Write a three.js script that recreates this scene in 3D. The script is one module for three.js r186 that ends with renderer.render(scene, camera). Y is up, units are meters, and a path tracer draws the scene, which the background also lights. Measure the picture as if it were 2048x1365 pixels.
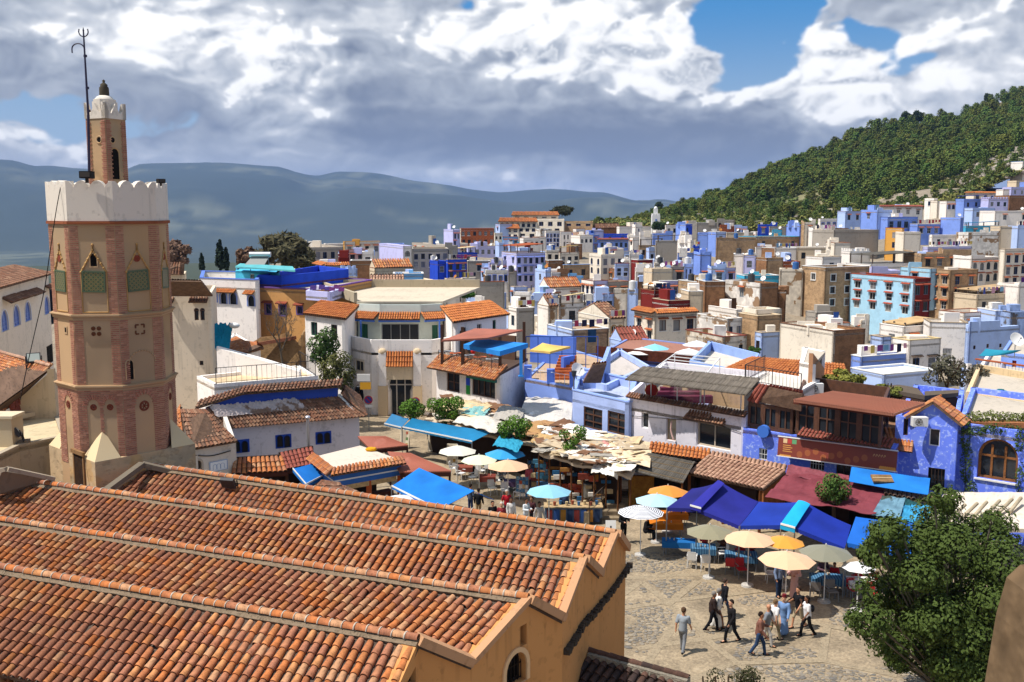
import*as THREE from 'three';
import{mergeGeometries,mergeVertices}from 'three/addons/utils/BufferGeometryUtils.js';
import{MarchingCubes}from 'three/addons/objects/MarchingCubes.js';
// ---------------------------------------------------------------- camera, sky, sun, exposure
const H=17.5,F=2000,PITCH=Math.atan(262.5 / F),SP=Math.sin(PITCH),CP=Math.cos(PITCH);
const scene=new THREE.Scene();
const camera=new THREE.PerspectiveCamera(2*Math.atan(682.5 / F)*180 / Math.PI,1.5,0.3,60000);
camera.position.set(0,H,0);
camera.rotation.set(-PITCH,0,0);
const renderer=new THREE.WebGLRenderer({antialias:true});
renderer.toneMapping=THREE.LinearToneMapping;
renderer.toneMappingExposure=1.33;
renderer.shadowMap.enabled=true;
const SUN=new THREE.Vector3(-0.5,0.95,0.13).normalize();
const sun=new THREE.DirectionalLight(new THREE.Color(1.0,0.945,0.88),4.6);
sun.name='sun';
sun.position.copy(SUN).multiplyScalar(300);sun.position.z -=60;
sun.target.position.set(0,0,-60);
sun.castShadow=true;
sun.shadow.mapSize.set(4096,4096);
Object.assign(sun.shadow.camera,{left:-120,right:120,top:120,bottom:-120,near:10,far:700});
scene.add(sun,sun.target);
// seeded noise
let SEED=12345;
const rnd=()=>{SEED=(SEED*1664525 + 1013904223)>>>0;return SEED / 4294967296;};
const rr=(a,b)=>a +(b - a)*rnd();
const pick=(a)=>a[Math.floor(rnd()*a.length)% a.length];
const seedAt=(s)=>{SEED=(s*2654435761 + 97)>>>0;};
function hash2(i,j,s){let h=Math.imul(i,374761393)^ Math.imul(j,668265263)^ Math.imul(s,2147483647 - 144665);h=Math.imul(h ^(h>>>13),1274126177);h ^=h>>>16;return(h>>>0)/ 4294967296;}
function vnoise(x,y,s=0,per=0){
const i=Math.floor(x),j=Math.floor(y);let u=x - i,v=y - j;
u=u*u*(3 - 2*u);v=v*v*(3 - 2*v);
const w=per?(k)=>((k % per)+ per)% per:(k)=>k;
const a=hash2(w(i),w(j),s),b=hash2(w(i + 1),w(j),s),c=hash2(w(i),w(j + 1),s),d=hash2(w(i + 1),w(j + 1),s);
return a +(b - a)*u +(c - a)*v +(a - b - c + d)*u*v;
}
function fbm(x,y,oct,s=0,per=0){let a=0.5,t=0,n=0;for(let k=0;k<oct;k++){t +=a*vnoise(x,y,s + k*17,per);n +=a;a*=0.5;x=x*2 +(per?0:3.7);y=y*2 +(per?0:1.9);per*=2;}return t / n;}
function billow(x,y,oct,s=0){let a=0.5,t=0,n=0;for(let k=0;k<oct;k++){t +=a*Math.pow(Math.abs(2*vnoise(x,y,s + k*31)- 1),0.8);n +=a;a*=0.52;x=x*2.03 + 5.1;y=y*2.03 + 1.3;}return t / n;}
const clamp=(x,a=0,b=1)=>Math.min(b,Math.max(a,x));
const lerp=(a,b,t)=>a +(b - a)*t;
const sstep=(a,b,x)=>{const t=clamp((x - a)/(b - a));return t*t*(3 - 2*t);};
// the sky: broken cumulus with grey flat bases, a few blue gaps; angles in degrees (az to the right of the view, el above the horizon)
// [az, el, half width, half height, strength]
const azOf=(px)=>Math.atan((px - 1024)/ F)*180 / Math.PI;
function elOf(px,py){const v=(682.5 - py)/ F,u=(px - 1024)/ F,y=-SP + v*CP,z=CP + v*SP;return Math.atan2(y,Math.hypot(u,z))*180 / Math.PI;}
const blob=(px,py,rx,ry,s)=>[azOf(px),elOf(px,py),rx / 36,ry / 36,s];
const GAPS=[blob(1430,55,70,100,1.1),blob(1500,110,70,50,0.95),blob(1575,15,75,75,1.0),blob(1720,75,70,32,0.85),blob(1790,132,80,34,0.95),blob(1690,40,40,40,0.6),blob(60,215,160,40,0.75),
blob(320,248,170,26,0.42),blob(750,90,40,40,0.25),blob(940,10,50,30,0.4),blob(120,268,90,18,0.4),blob(1250,20,30,40,-0.6),blob(1640,150,80,80,-0.9),blob(1400,120,50,30,-0.4),blob(1510,95,28,40,-0.3),blob(1960,50,120,80,-0.5)];
const BRIGHT=[blob(330,70,120,70,0.75),blob(430,30,60,40,0.4),blob(560,130,110,75,0.8),blob(620,230,80,45,0.45),blob(500,200,90,40,0.25),blob(820,60,130,70,0.45),blob(1060,70,150,80,0.85),blob(1230,110,140,80,0.8),blob(1370,150,110,70,0.7),blob(1600,140,150,90,0.9),blob(1700,200,130,80,0.5),
blob(1940,60,170,90,0.45),blob(2000,170,90,60,0.3),blob(60,60,120,60,0.35),blob(70,268,110,20,0.75),blob(200,300,120,22,0.4),blob(700,130,60,60,0.2),blob(950,355,110,24,0.45),blob(1120,375,90,16,0.4),blob(1440,345,80,30,0.4),blob(620,310,90,16,0.25),blob(1250,40,60,50,0.3),blob(860,190,60,40,0.12)];
const DARK=[blob(70,130,120,50,0.42),blob(330,180,110,40,0.25),blob(720,225,240,46,0.5),blob(1000,280,330,40,0.85),blob(1180,300,220,34,0.55),blob(480,318,300,22,0.25),blob(1320,225,160,45,0.5),blob(770,140,120,60,0.3),blob(260,265,160,30,0.25),blob(1520,290,190,60,0.6),blob(1760,20,60,30,0.1),blob(400,240,160,40,0.3)];
const sumOf=(list,a,e)=>{let t=0;for(const b of list){const x=(a - b[0])/ b[2],y=(e - b[1])/ b[3],q=x*x + y*y;if(q<9)t +=b[4]*Math.exp(-q);}return t;};
function skyColor(a,e,out){
const close=clamp(1 - Math.max(0,Math.abs(a)- 33)/ 14)*clamp(1 - Math.max(0,e - 13)/ 8);
const oct=close>0?7:4,ys=1.75;
const wx=fbm(a*0.22 + 11,e*0.5,4,3)- 0.5,wy=fbm(a*0.22 + 71,e*0.5 + 9,4,4)- 0.5;
const A=a + wx*3.2,E=e + wy*1.9;
const lobes=(x,y)=>0.42*billow(x*0.30 + 40,y*0.30*ys + 7,oct,21)+ 0.58*fbm(x*0.62 + 3,y*0.62*ys,oct - 1,33);
const n=lobes(A,E),nl=lobes(A - 0.35,E + 0.45);
const m=fbm(A*0.09 + 5,E*0.17 + 3,4,50),big=fbm(a*0.05 + 8,e*0.07 + 2,3,77);
let bright=sumOf(BRIGHT,A,E),dark=sumOf(DARK,A,E),gap=sumOf(GAPS,A,E);
// the same kind of sky goes on all round and overhead
const away=1 - close;
bright=bright*close + away*0.75*sstep(0.42,0.66,m);dark=dark*close + away*0.55*sstep(0.55,0.35,m);gap=gap*close + away*0.95*sstep(0.56,0.66,big);
const edge=clamp(gap*2.2);
const cover=sstep(0.60,0.40,gap +(0.42 - n)*1.3*edge);
const puff=0.25 + 0.75*clamp(bright*1.1);
let light=0.40 + bright*0.50 - dark*0.50 +(n - nl)*1.5*puff +(n - 0.42)*0.9*puff +(m - 0.5)*0.5;
const head=sstep(0.50,0.62,bright*0.85 +(n - 0.42)*1.8 - dark*0.45);light +=0.24*head*close;light=light>0.72?0.72 +(light - 0.72)*0.62 +((n - 0.42)*0.7 +(n - nl)*1.3 - 0.03)*close:light;
light=sstep(-0.12,1.12,light);
const h=Math.exp(-Math.max(0,e)/ 5);
// grey-blue bases to white heads
const c0=[0.118,0.15,0.222],c1=[0.41,0.445,0.50],c2=[0.92,0.915,0.905];
const t=light<0.5?light*2:(light - 0.5)*2,p=light<0.5?c0:c1,q=light<0.5?c1:c2;
const hi=sstep(3,12,e);
const blue=[lerp(0.28,0.055,hi),lerp(0.39,0.225,hi),lerp(0.52,0.49,hi)];
for(let k=0;k<3;k++){let c=lerp(p[k],q[k],t);c=lerp(c,[0.34,0.385,0.46][k],h*0.5);out[k]=lerp(blue[k],c,cover);}
}
{
const W=4096,HH=2048,data=new Float32Array(W*HH*4),c=[0,0,0];
for(let j=0;j<HH;j++){
const e=((j + 0.5)/ HH - 0.5)*180,step=e<-1?4096:e<21?1:8;
for(let i=0;i<W;i++){
let o=(j*W + i)*4;
const a0=((i + 0.5)/ W - 0.5)*360;
let a=a0 + 90;if(a>180)a -=360;
const st=Math.abs(a)<50&&e>-1&&e<22?1:8;
if(e<-1){data[o]=0.16;data[o + 1]=0.17;data[o + 2]=0.18;data[o + 3]=1;continue;}
if(st>1&&(i % st||j % st)){
data[o + 3]=-1;continue;
}
skyColor(a,Math.max(0,e),c);data[o]=c[0];data[o + 1]=c[1];data[o + 2]=c[2];data[o + 3]=1;
}
}
for(let j=0;j<HH;j++)for(let i=0;i<W;i++){
const o=(j*W + i)*4;if(data[o + 3]>0)continue;
const j0=j&~7,j1=Math.min(HH - 8,j0 + 8),i0=i&~7,i1=(i0 + 8)% W,u=(i&7)/ 8,v=(j&7)/ 8;
const get=(jj,ii,k)=>{const q=(jj*W + ii)*4;return data[q + 3]>0?data[q + k]:data[(j0*W + i0)*4 + k];};
for(let k=0;k<3;k++)data[o + k]=lerp(lerp(get(j0,i0,k),get(j0,i1,k),u),lerp(get(j1,i0,k),get(j1,i1,k),u),v);
}
for(let k=3;k<data.length;k +=4)data[k]=1;
const sky=new THREE.DataTexture(data,W,HH,THREE.RGBAFormat,THREE.FloatType);
sky.mapping=THREE.EquirectangularReflectionMapping;sky.magFilter=THREE.LinearFilter;sky.needsUpdate=true;
scene.background=sky;scene.environment=sky;scene.environmentIntensity=1;
}
scene.fog=new THREE.FogExp2(new THREE.Color(0.27,0.47,0.95),0.00006);
// ---------------------------------------------------------------- from the photograph to metres
function ray(px,py){const u=(px - 1024)/ F,v=(682.5 - py)/ F;return[u,-SP + v*CP,-(CP + v*SP)];}
const V=(x,y,z)=>new THREE.Vector3(x,y,z);
function P(px,py,d){const r=ray(px,py),t=d / -r[2];return V(r[0]*t,H + r[1]*t,-d);}
function G(px,py,h=0){const r=ray(px,py),t=(h - H)/ r[1];return V(r[0]*t,h,r[2]*t);}
function hAt(px,py,d){return P(px,py,d).y;}
function onWall(A,B,px,py){
const ux=B.x - A.x,uz=B.z - A.z,L=Math.hypot(ux,uz),nx=-uz / L,nz=ux / L,r=ray(px,py);
const t=(A.x*nx + A.z*nz)/(r[0]*nx + r[2]*nz);
return[((r[0]*t - A.x)*ux +(r[2]*t - A.z)*uz)/ L,H + r[1]*t];
}
// ---------------------------------------------------------------- names and labels
const used={};
function numbered(name){const n=used[name]=(used[name]??-1)+ 1;return n?name + '_' + String(n).padStart(3,'0'):name;}
function tag(o,label,category,group,kind){if(label)o.userData.label=label;if(category)o.userData.category=category;if(group)o.userData.group=group;if(kind)o.userData.kind=kind;return o;}
function thing(name,label,category,at=V(0,0,0),turn=0,group){
const o=new THREE.Group();o.name=numbered(name);o.position.copy(at);o.rotation.y=turn;scene.add(o);return tag(o,label,category,group);
}
function struct(name,geo,mat){const m=mesh(name,geo,mat,scene);m.name=numbered(name);m.userData.kind='structure';return m;}
function merge(list){
list=list.filter(Boolean).map((g)=>{
let q=g.index?g.toNonIndexed():g;const n=q.attributes.position.count,b=new THREE.BufferGeometry();
b.setAttribute('position',q.attributes.position);
if(!q.attributes.normal)q.computeVertexNormals();
b.setAttribute('normal',q.attributes.normal);
b.setAttribute('uv',q.attributes.uv??new THREE.BufferAttribute(new Float32Array(n*2),2));
return b;
});
return list.length===1?list[0]:mergeGeometries(list);
}
function mesh(name,geo,mat,parent,at){
if(Array.isArray(geo))geo=merge(geo);
const m=new THREE.Mesh(geo,mat);m.name=name;m.castShadow=m.receiveShadow=true;if(at)m.position.copy(at);parent?.add(m);return m;
}
function one(name,geo,mat,label,category,group,at){const m=mesh(name,geo,mat,scene,at);m.name=numbered(name);return tag(m,label,category,group);}
function inst(name,geo,mat,mats,parent,colors){
const m=new THREE.InstancedMesh(geo,mat,mats.length);m.name=name;mats.forEach((x,i)=>m.setMatrixAt(i,x));if(colors)colors.forEach((c,i)=>m.setColorAt(i,c));
m.castShadow=m.receiveShadow=true;m.userData.kind='stuff';parent?.add(m);return m;
}
// moves a thing's own origin to its base: the children were built in world metres
function rebase(g,base){for(const c of g.children)c.position.sub(base);g.position.copy(base);return g;}
// ---------------------------------------------------------------- textures and materials
function tex(W,HH,f,o={}){
const d=new Uint8Array(W*HH*4);
for(let j=0;j<HH;j++)for(let i=0;i<W;i++){const c=f((i + 0.5)/ W,(j + 0.5)/ HH),k=(j*W + i)*4;const t=typeof c==='number'?[c,c,c]:c;for(let q=0;q<3;q++)d[k + q]=clamp(t[q])*255;d[k + 3]=255;}
const t=new THREE.DataTexture(d,W,HH);t.wrapS=t.wrapT=THREE.RepeatWrapping;t.magFilter=THREE.LinearFilter;t.needsUpdate=true;
if(o.srgb)t.colorSpace=THREE.SRGBColorSpace;if(o.rep)t.repeat.set(o.rep[0],o.rep[1]);return t;
}
const pn=(u,v,k,o,s)=>fbm(u*k,v*k,o,s,k);
const T={
plaster:tex(512,512,(u,v)=>{const n=pn(u,v,6,6,1),s=pn(u,v,24,3,9);return 0.985 +(n - 0.5)*0.16 +(s - 0.5)*0.08;},{srgb:1,rep:[0.17,0.17]}),
grime:tex(512,512,(u,v)=>{
const n=pn(u,v,4,6,31),st=fbm(u*40,v*3,3,77,40),run=sstep(0.50,0.75,st)*sstep(0.42,0.62,pn(u,v,5,4,5)),sp=sstep(0.62,0.75,pn(u,v,40,3,8));
const q=clamp(1.01 +(n - 0.5)*0.26 - run*0.08 - sp*0.07);return[q,q*0.985,q*0.965];
},{srgb:1,rep:[0.12,0.12]}),
worn:tex(512,512,(u,v)=>{
const n=pn(u,v,5,6,61),k=sstep(0.56,0.62,n),m=pn(u,v,16,4,2);const q=0.9 +(m - 0.5)*0.3;
return[lerp(q,0.62,k),lerp(q,0.52,k),lerp(q,0.42,k)];
},{srgb:1,rep:[0.13,0.13]}),
patch:tex(512,512,(u,v)=>{
const n=pn(u,v,5,6,131),k=sstep(0.5,0.62,n),o=sstep(0.52,0.66,pn(u,v,7,5,135)),s=sstep(0.6,0.72,pn(u,v,34,3,138)),q=0.97 +(pn(u,v,18,4,139)- 0.5)*0.2 - s*0.08;
return[q*(1 - 0.10*k),q*(1 - 0.06*k - 0.05*o),q*(1 - 0.01*k - 0.14*o)];
},{srgb:1,rep:[0.19,0.19]}),
courses:tex(512,512,(u,v)=>{
const row=Math.floor(v*48),n=pn(u,v,8,5,3),b=hash2(row,Math.floor(u*24 +(row % 2)*0.5),5),j=(v*48)% 1<0.18?0.14:0;
return clamp(0.92 +(n - 0.5)*0.34 +(b - 0.5)*0.16 - j);
},{srgb:1,rep:[0.22,0.22]}),
speck:tex(512,512,(u,v)=>{
const a=sstep(0.60,0.72,pn(u,v,40,3,12)),b=sstep(0.60,0.8,pn(u,v,9,4,14)),m=pn(u,v,6,5,15);
const k=clamp(a*0.5 + b*0.35);return[lerp(0.42,0.80,k)+(m - 0.5)*0.12,lerp(0.52,0.86,k)+(m - 0.5)*0.12,lerp(0.93,0.99,k)];
},{srgb:1,rep:[0.2,0.2]}),
clay:tex(256,256,(u,v)=>{const n=pn(u,v,4,6,41),s=sstep(0.6,0.72,pn(u,v,14,4,44));return 0.95 +(n - 0.5)*0.34 - s*0.12;},{srgb:1,rep:[1,1]}),
cloth:tex(256,256,(u,v)=>{const n=pn(u,v,3,5,51);return 0.93 +(n - 0.5)*0.2;},{srgb:1,rep:[0.4,0.4]}),
cloud:tex(256,256,(u,v)=>pn(u,v,6,6,91)),
grain:tex(512,512,(u,v)=>{const n=pn(u,v,4,5,71),s=pn(u,v,64,3,72),w=sstep(0.6,0.8,pn(u,v,20,3,75));return 0.93 +(n - 0.5)*0.26 +(s - 0.5)*0.30 - w*0.1;},{srgb:1,rep:[0.33,0.33]}),
};
const mats=new Map();
function M(col,t,o={}){
const key=col + '|' + t + '|' + JSON.stringify(o);
if(mats.has(key))return mats.get(key);
const m=new THREE.MeshPhysicalMaterial({color:new THREE.Color(col),roughness:o.r??0.92,metalness:o.m??0,specularIntensity:(o.r??0.92)>0.74?0.3:1});
if(t){m.map=T[t];m.bumpMap=T[t];m.bumpScale=o.b??0.02;}
if(o.side)m.side=THREE.DoubleSide;
mats.set(key,m);return m;
}
const glass=new THREE.MeshPhysicalMaterial({color:new THREE.Color(0.018,0.022,0.028),roughness:0.12,metalness:0,specularIntensity:0.6});
const dark=M('#15110f',null,{r:0.95});
// ---------------------------------------------------------------- shapes
function bx(x0,y0,z0,x1,y1,z1){
const w=Math.abs(x1 - x0),h=Math.abs(y1 - y0),d=Math.abs(z1 - z0),g=new THREE.BoxGeometry(w,h,d),uv=g.attributes.uv;
const s=[[d,h],[d,h],[w,d],[w,d],[w,h],[w,h]];
for(let f=0;f<6;f++)for(let k=0;k<4;k++){const i=f*4 + k;uv.setXY(i,uv.getX(i)*s[f][0],uv.getY(i)*s[f][1]);}
return g.translate((x0 + x1)/ 2,(y0 + y1)/ 2,(z0 + z1)/ 2);
}
const UP=V(0,1,0);
function frameM(A,B){const u=V(B.x - A.x,0,B.z - A.z).normalize(),n=u.clone().cross(UP);return new THREE.Matrix4().makeBasis(u,UP,n).setPosition(A.x,0,A.z);}
function tube(pts,r,seg=6,n){const c=new THREE.CatmullRomCurve3(pts);return new THREE.TubeGeometry(c,n??Math.max(2,pts.length*4),r,seg,false);}
function rod(a,b,r0,r1=r0,seg=6){
const d=b.clone().sub(a),L=d.length(),g=new THREE.CylinderGeometry(r1,r0,L,seg,1);g.translate(0,L / 2,0);
return g.applyQuaternion(new THREE.Quaternion().setFromUnitVectors(UP,d.normalize())).translate(a.x,a.y,a.z);
}
function beam(a,b,w,h){const d=b.clone().sub(a),L=d.length(),g=bx(-w / 2,-h / 2,0,w / 2,h / 2,L),z=d.normalize(),x=V(0,1,0).cross(z).normalize(),y=z.clone().cross(x);return g.applyMatrix4(new THREE.Matrix4().makeBasis(x,y,z).setPosition(a));}
// a slab between four corners (in order round), t thick downwards; nu x nv cells, dz(u, v) lifts it
function slab(a,b,c,d,t=0.05,nu=1,nv=1,dz,s=1){
const top=[],uvs=[],idx=[],L=a.distanceTo(b),K=b.distanceTo(c);
const n=b.clone().sub(a).cross(d.clone().sub(a)).normalize();if(n.y<0)n.negate();
const at=(u,v)=>a.clone().lerp(b,u).lerp(d.clone().lerp(c,u),v);
for(const lo of[0,1])for(let j=0;j<=nv;j++)for(let i=0;i<=nu;i++){const u=i / nu,v=j / nv,p=at(u,v);if(dz)p.y +=dz(u,v);if(lo)p.addScaledVector(n,-t);top.push(p.x,p.y,p.z);uvs.push(u*L*s,v*K*s);}
const N=(nu + 1)*(nv + 1),id=(i,j,l)=>l*N + j*(nu + 1)+ i;
for(let j=0;j<nv;j++)for(let i=0;i<nu;i++){idx.push(id(i,j,0),id(i + 1,j,0),id(i + 1,j + 1,0),id(i,j,0),id(i + 1,j + 1,0),id(i,j + 1,0));idx.push(id(i,j,1),id(i + 1,j + 1,1),id(i + 1,j,1),id(i,j,1),id(i,j + 1,1),id(i + 1,j + 1,1));}
const side=(p,q,pl,ql)=>idx.push(p,pl,q,q,pl,ql);
for(let i=0;i<nu;i++){side(id(i,0,0),id(i + 1,0,0),id(i,0,1),id(i + 1,0,1));side(id(i + 1,nv,0),id(i,nv,0),id(i + 1,nv,1),id(i,nv,1));}
for(let j=0;j<nv;j++){side(id(0,j + 1,0),id(0,j,0),id(0,j + 1,1),id(0,j,1));side(id(nu,j,0),id(nu,j + 1,0),id(nu,j,1),id(nu,j + 1,1));}
const g=new THREE.BufferGeometry();g.setAttribute('position',new THREE.Float32BufferAttribute(top,3));g.setAttribute('uv',new THREE.Float32BufferAttribute(uvs,2));g.setIndex(idx);
const q=g.toNonIndexed();q.computeVertexNormals();
if(nu*nv>1){const m=mergeVertices(g);m.computeVertexNormals();}
return q;
}
// a flat roof or floor over a plan polygon
function plate(pts,y0,y1){
const s=new THREE.Shape(pts.map((p)=>new THREE.Vector2(p.x,-p.z))),g=new THREE.ExtrudeGeometry(s,{depth:y1 - y0,bevelEnabled:false});
return g.rotateX(-Math.PI / 2).translate(0,y0,0);
}
// ---------------------------------------------------------------- walls, windows, roofs
function archPath(p,u0,v0,u1,v1,kind){
const r=(u1 - u0)/ 2,cu=(u0 + u1)/ 2;
if(kind===2){
const q=r*0.82,vs=v1 - r;p.moveTo(cu - q,v0);p.lineTo(cu + q,v0);
for(let k=0;k<=12;k++){const a=lerp(-0.6,Math.PI + 0.6,k / 12);p.lineTo(cu + r*Math.cos(a),vs + r*Math.sin(a));}
}else{
p.moveTo(u0,v0);p.lineTo(u1,v0);
if(!kind){p.lineTo(u1,v1);p.lineTo(u0,v1);}
else{const vs=v1 - r;p.lineTo(u1,vs);for(let k=1;k<10;k++){const a=Math.PI*k / 10;p.lineTo(cu + r*Math.cos(a),vs + r*Math.sin(a));}p.lineTo(u0,vs);}
}
p.closePath();return p;
}
function wallGeo(A,B,yb,yt,holes=[],thick=0.25,top){
const L=Math.hypot(B.x - A.x,B.z - A.z),s=new THREE.Shape();
s.moveTo(0,yb);s.lineTo(L,yb);
if(top)for(const[u,v]of[...top].reverse())s.lineTo(u*L,v);else{s.lineTo(L,yt);s.lineTo(0,yt);}
s.closePath();
for(const h of holes)s.holes.push(archPath(new THREE.Path(),h.u0,h.v0,h.u1,h.v1,h.arch));
return new THREE.ExtrudeGeometry(s,{depth:thick,bevelEnabled:false,curveSegments:6}).translate(0,0,-thick).applyMatrix4(frameM(A,B));
}
const shapeCache=new Map();
const cached=(key,f)=>{if(!shapeCache.has(key))shapeCache.set(key,f());return shapeCache.get(key);};
const q05=(x)=>Math.max(0.1,Math.round(x / 0.05)*0.05);
function frameGeo(w,h,arch,t=0.06,mull=1,trans=0){
return cached(['f',w,h,arch,t,mull,trans].join(),()=>{
const s=archPath(new THREE.Shape(),-w / 2,0,w / 2,h,arch);s.holes.push(archPath(new THREE.Path(),-w / 2 + t,t,w / 2 - t,h - t,arch));
const list=[new THREE.ExtrudeGeometry(s,{depth:0.07,bevelEnabled:false,curveSegments:6})];
for(let k=1;k<=mull;k++){const x=-w / 2 + w*k /(mull + 1);list.push(bx(x - t*0.4,t,0.01,x + t*0.4,arch?h - w*0.2:h - t,0.06));}
for(let k=1;k<=trans;k++){const y=(arch?h - w / 2:h)*k /(trans +(arch?0:1));list.push(bx(-w / 2 + t,y - t*0.4,0.012,w / 2 - t,y + t*0.4,0.058));}
return merge(list);
});
}
function paneGeo(w,h,arch){return cached(['p',w,h,arch].join(),()=>new THREE.ExtrudeGeometry(archPath(new THREE.Shape(),-w / 2,0,w / 2,h,arch),{depth:0.02,bevelEnabled:false,curveSegments:6}));}
function ringGeo(w,h,arch,t,dep=0.04){return cached(['r',w,h,arch,t,dep].join(),()=>{const s=archPath(new THREE.Shape(),-w / 2 - t,arch?0:-t,w / 2 + t,h + t,arch===2?1:arch);s.holes.push(archPath(new THREE.Path(),-w / 2,0.001,w / 2,h,arch));return new THREE.ExtrudeGeometry(s,{depth:dep,bevelEnabled:false,curveSegments:6});});}
function barsGeo(w,h){return cached(['b',w,h].join(),()=>{const l=[];const n=Math.max(3,Math.round(w / 0.16));for(let k=0;k<=n;k++){const x=-w / 2 + w*k / n;l.push(bx(x - 0.012,0,0,x + 0.012,h,0.024));}for(const y of[0.05,h*0.5,h - 0.05])l.push(bx(-w / 2,y - 0.012,-0.002,w / 2,y + 0.012,0.026));return merge(l);});}
function hoodGeo(w,dep=0.4){
return cached(['h',q05(w),dep].join(),()=>{const l=[bx(-w / 2,0.0,0,w / 2,0.05,dep)],n=Math.max(3,Math.round(w / 0.2));for(let k=0;k<n;k++){const g=new THREE.CylinderGeometry(0.075,0.085,dep + 0.06,6,1,true,-Math.PI / 2,Math.PI);l.push(g.rotateX(Math.PI / 2).translate(-w / 2 + w*(k + 0.5)/ n,0.05,dep / 2 + 0.03));}return merge(l).rotateX(0.45).translate(0,dep*0.45,0);});
}
const TERRA=M('#b5653f','clay');
class House{
constructor(name,label,category,pts,yb,yt,mat,o={}){
this.g=o.into??thing(name,label,category);Object.assign(this,{pts,yb,yt,mat,o});
this.holes=pts.map(()=>[]);this.tops=[];this.mats=pts.map(()=>mat);this.extra=[];
}
A(i){return this.pts[i];}B(i){return this.pts[(i + 1)% this.pts.length];}
frame(i){return frameM(this.A(i),this.B(i));}
len(i){return Math.hypot(this.B(i).x - this.A(i).x,this.B(i).z - this.A(i).z);}
uv(i,px,py){return onWall(this.A(i),this.B(i),px,py);}
put(name,geo,mat,i,u,v,z=0,parent){const m=new THREE.Mesh(geo,mat);m.name=name;m.castShadow=m.receiveShadow=true;m.applyMatrix4(this.frame(i).multiply(new THREE.Matrix4().makeTranslation(u,v,z)));(parent??this.g).add(m);return m;}
// r: [px0, py0, px1, py1] in the photograph, or {u0, v0, u1, v1} in metres on the wall
win(i,r,o={}){
let h=r;
if(Array.isArray(r)){const a=this.uv(i,r[0],r[3]),b=this.uv(i,r[2],r[1]),c=this.uv(i,(r[0]+ r[2])/ 2,r[3]),d=this.uv(i,(r[0]+ r[2])/ 2,r[1]);h={u0:Math.min(a[0],b[0]),u1:Math.max(a[0],b[0]),v0:c[1],v1:d[1]};}
const w=Math.max(0.15,h.u1 - h.u0),hh=Math.max(0.15,h.v1 - h.v0),arch=o.arch??0,cu=(h.u0 + h.u1)/ 2,L=this.len(i);
if(cu - w / 2<0.02||cu + w / 2>L - 0.02){/*keep inside the wall*/}
const W=q05(w),HH=Math.max(q05(hh),arch?W*0.8:0),u=clamp(cu,W / 2 + 0.04,Math.max(W / 2 + 0.04,L - W / 2 - 0.04));
if(W + 0.08>L)return null;
this.holes[i].push({u0:u - W / 2 + 0.001,u1:u + W / 2 - 0.001,v0:h.v0,v1:h.v0 + HH - 0.001,arch});
const rec=o.rec??0.16,w0=this.put(o.name??'window',frameGeo(W,HH,arch,o.t??(W>1.2?0.08:0.05),o.mull??(W>0.5?1:0),o.trans??0),o.fm??M('#5a3a28',null,{r:0.7}),i,u,h.v0,-rec);
const pane=new THREE.Mesh(paneGeo(W,HH,arch),o.pane??glass);pane.name=o.paneName??'pane';pane.position.z=-0.03;w0.add(pane);
if(o.ring){const s=new THREE.Mesh(ringGeo(W,HH,arch,o.ringW??0.12),o.ring);s.name='surround';s.position.z=rec + 0.001;w0.add(s);}
if(o.bars){const s=new THREE.Mesh(barsGeo(W,HH),o.bars===true?M('#d8d8d8',null,{r:0.6}):o.bars);s.name='grille';s.position.z=rec - 0.05;w0.add(s);}
if(o.sill){const s=new THREE.Mesh(bx(-W / 2 - 0.1,-0.09,0,W / 2 + 0.1,-0.004,rec + 0.1),o.sill);s.name='sill';w0.add(s);}
if(o.hood){const s=new THREE.Mesh(hoodGeo(q05(W + 0.5),o.hoodD??0.4),o.hood===true?TERRA:o.hood);s.name='hood';s.position.set(0,HH + 0.14,rec);w0.add(s);}
w0.traverse((x)=>{x.castShadow=x.receiveShadow=true;});
return w0;
}
band(i,py0,py1,mat,name='cornice',dep=0.06,px){const m=px??0;const L=this.len(i);this.put(name,bx(0,0,0,L,py1 - py0,dep),mat,i,0,py0,0.002);}
coping(mat,h=0.12,over=0.06,name='coping',only){
const l=[];for(let i=0;i<this.pts.length;i++){if(only&&!only.includes(i))continue;const t=this.o.thick??0.25;l.push(bx(-over + 0.003*i,0.002 + 0.002*i,-t - over,this.len(i)+ over,h + 0.002*i,over).applyMatrix4(this.frame(i).multiply(new THREE.Matrix4().makeTranslation(0,this.yt,0))));}
return mesh(name,l,mat,this.g);
}
finish(o={}){
const t=this.o.thick??0.25,by=new Map();
for(let i=0;i<this.pts.length;i++){
if(this.o.skip?.includes(i))continue;
const g=wallGeo(this.A(i),this.B(i),this.yb,this.yt,this.holes[i],t,this.tops[i]);const m=this.mats[i];if(!by.has(m))by.set(m,[]);by.get(m).push(g);
}
for(const[m,l]of by)mesh('wall',l,m,this.g);
if(this.o.roof !==null)mesh('roof',plate(this.pts,this.yt -(this.o.par??0.5)- 0.2,this.yt -(this.o.par??0.5)),this.o.roof??M('#b9b1a4','grime'),this.g);
if(this.o.into)return this.g;
let cx=0,cz=0;for(const p of this.pts){cx +=p.x / this.pts.length;cz +=p.z / this.pts.length;}
return rebase(this.g,V(cx,this.yb,cz));
}
}
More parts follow.
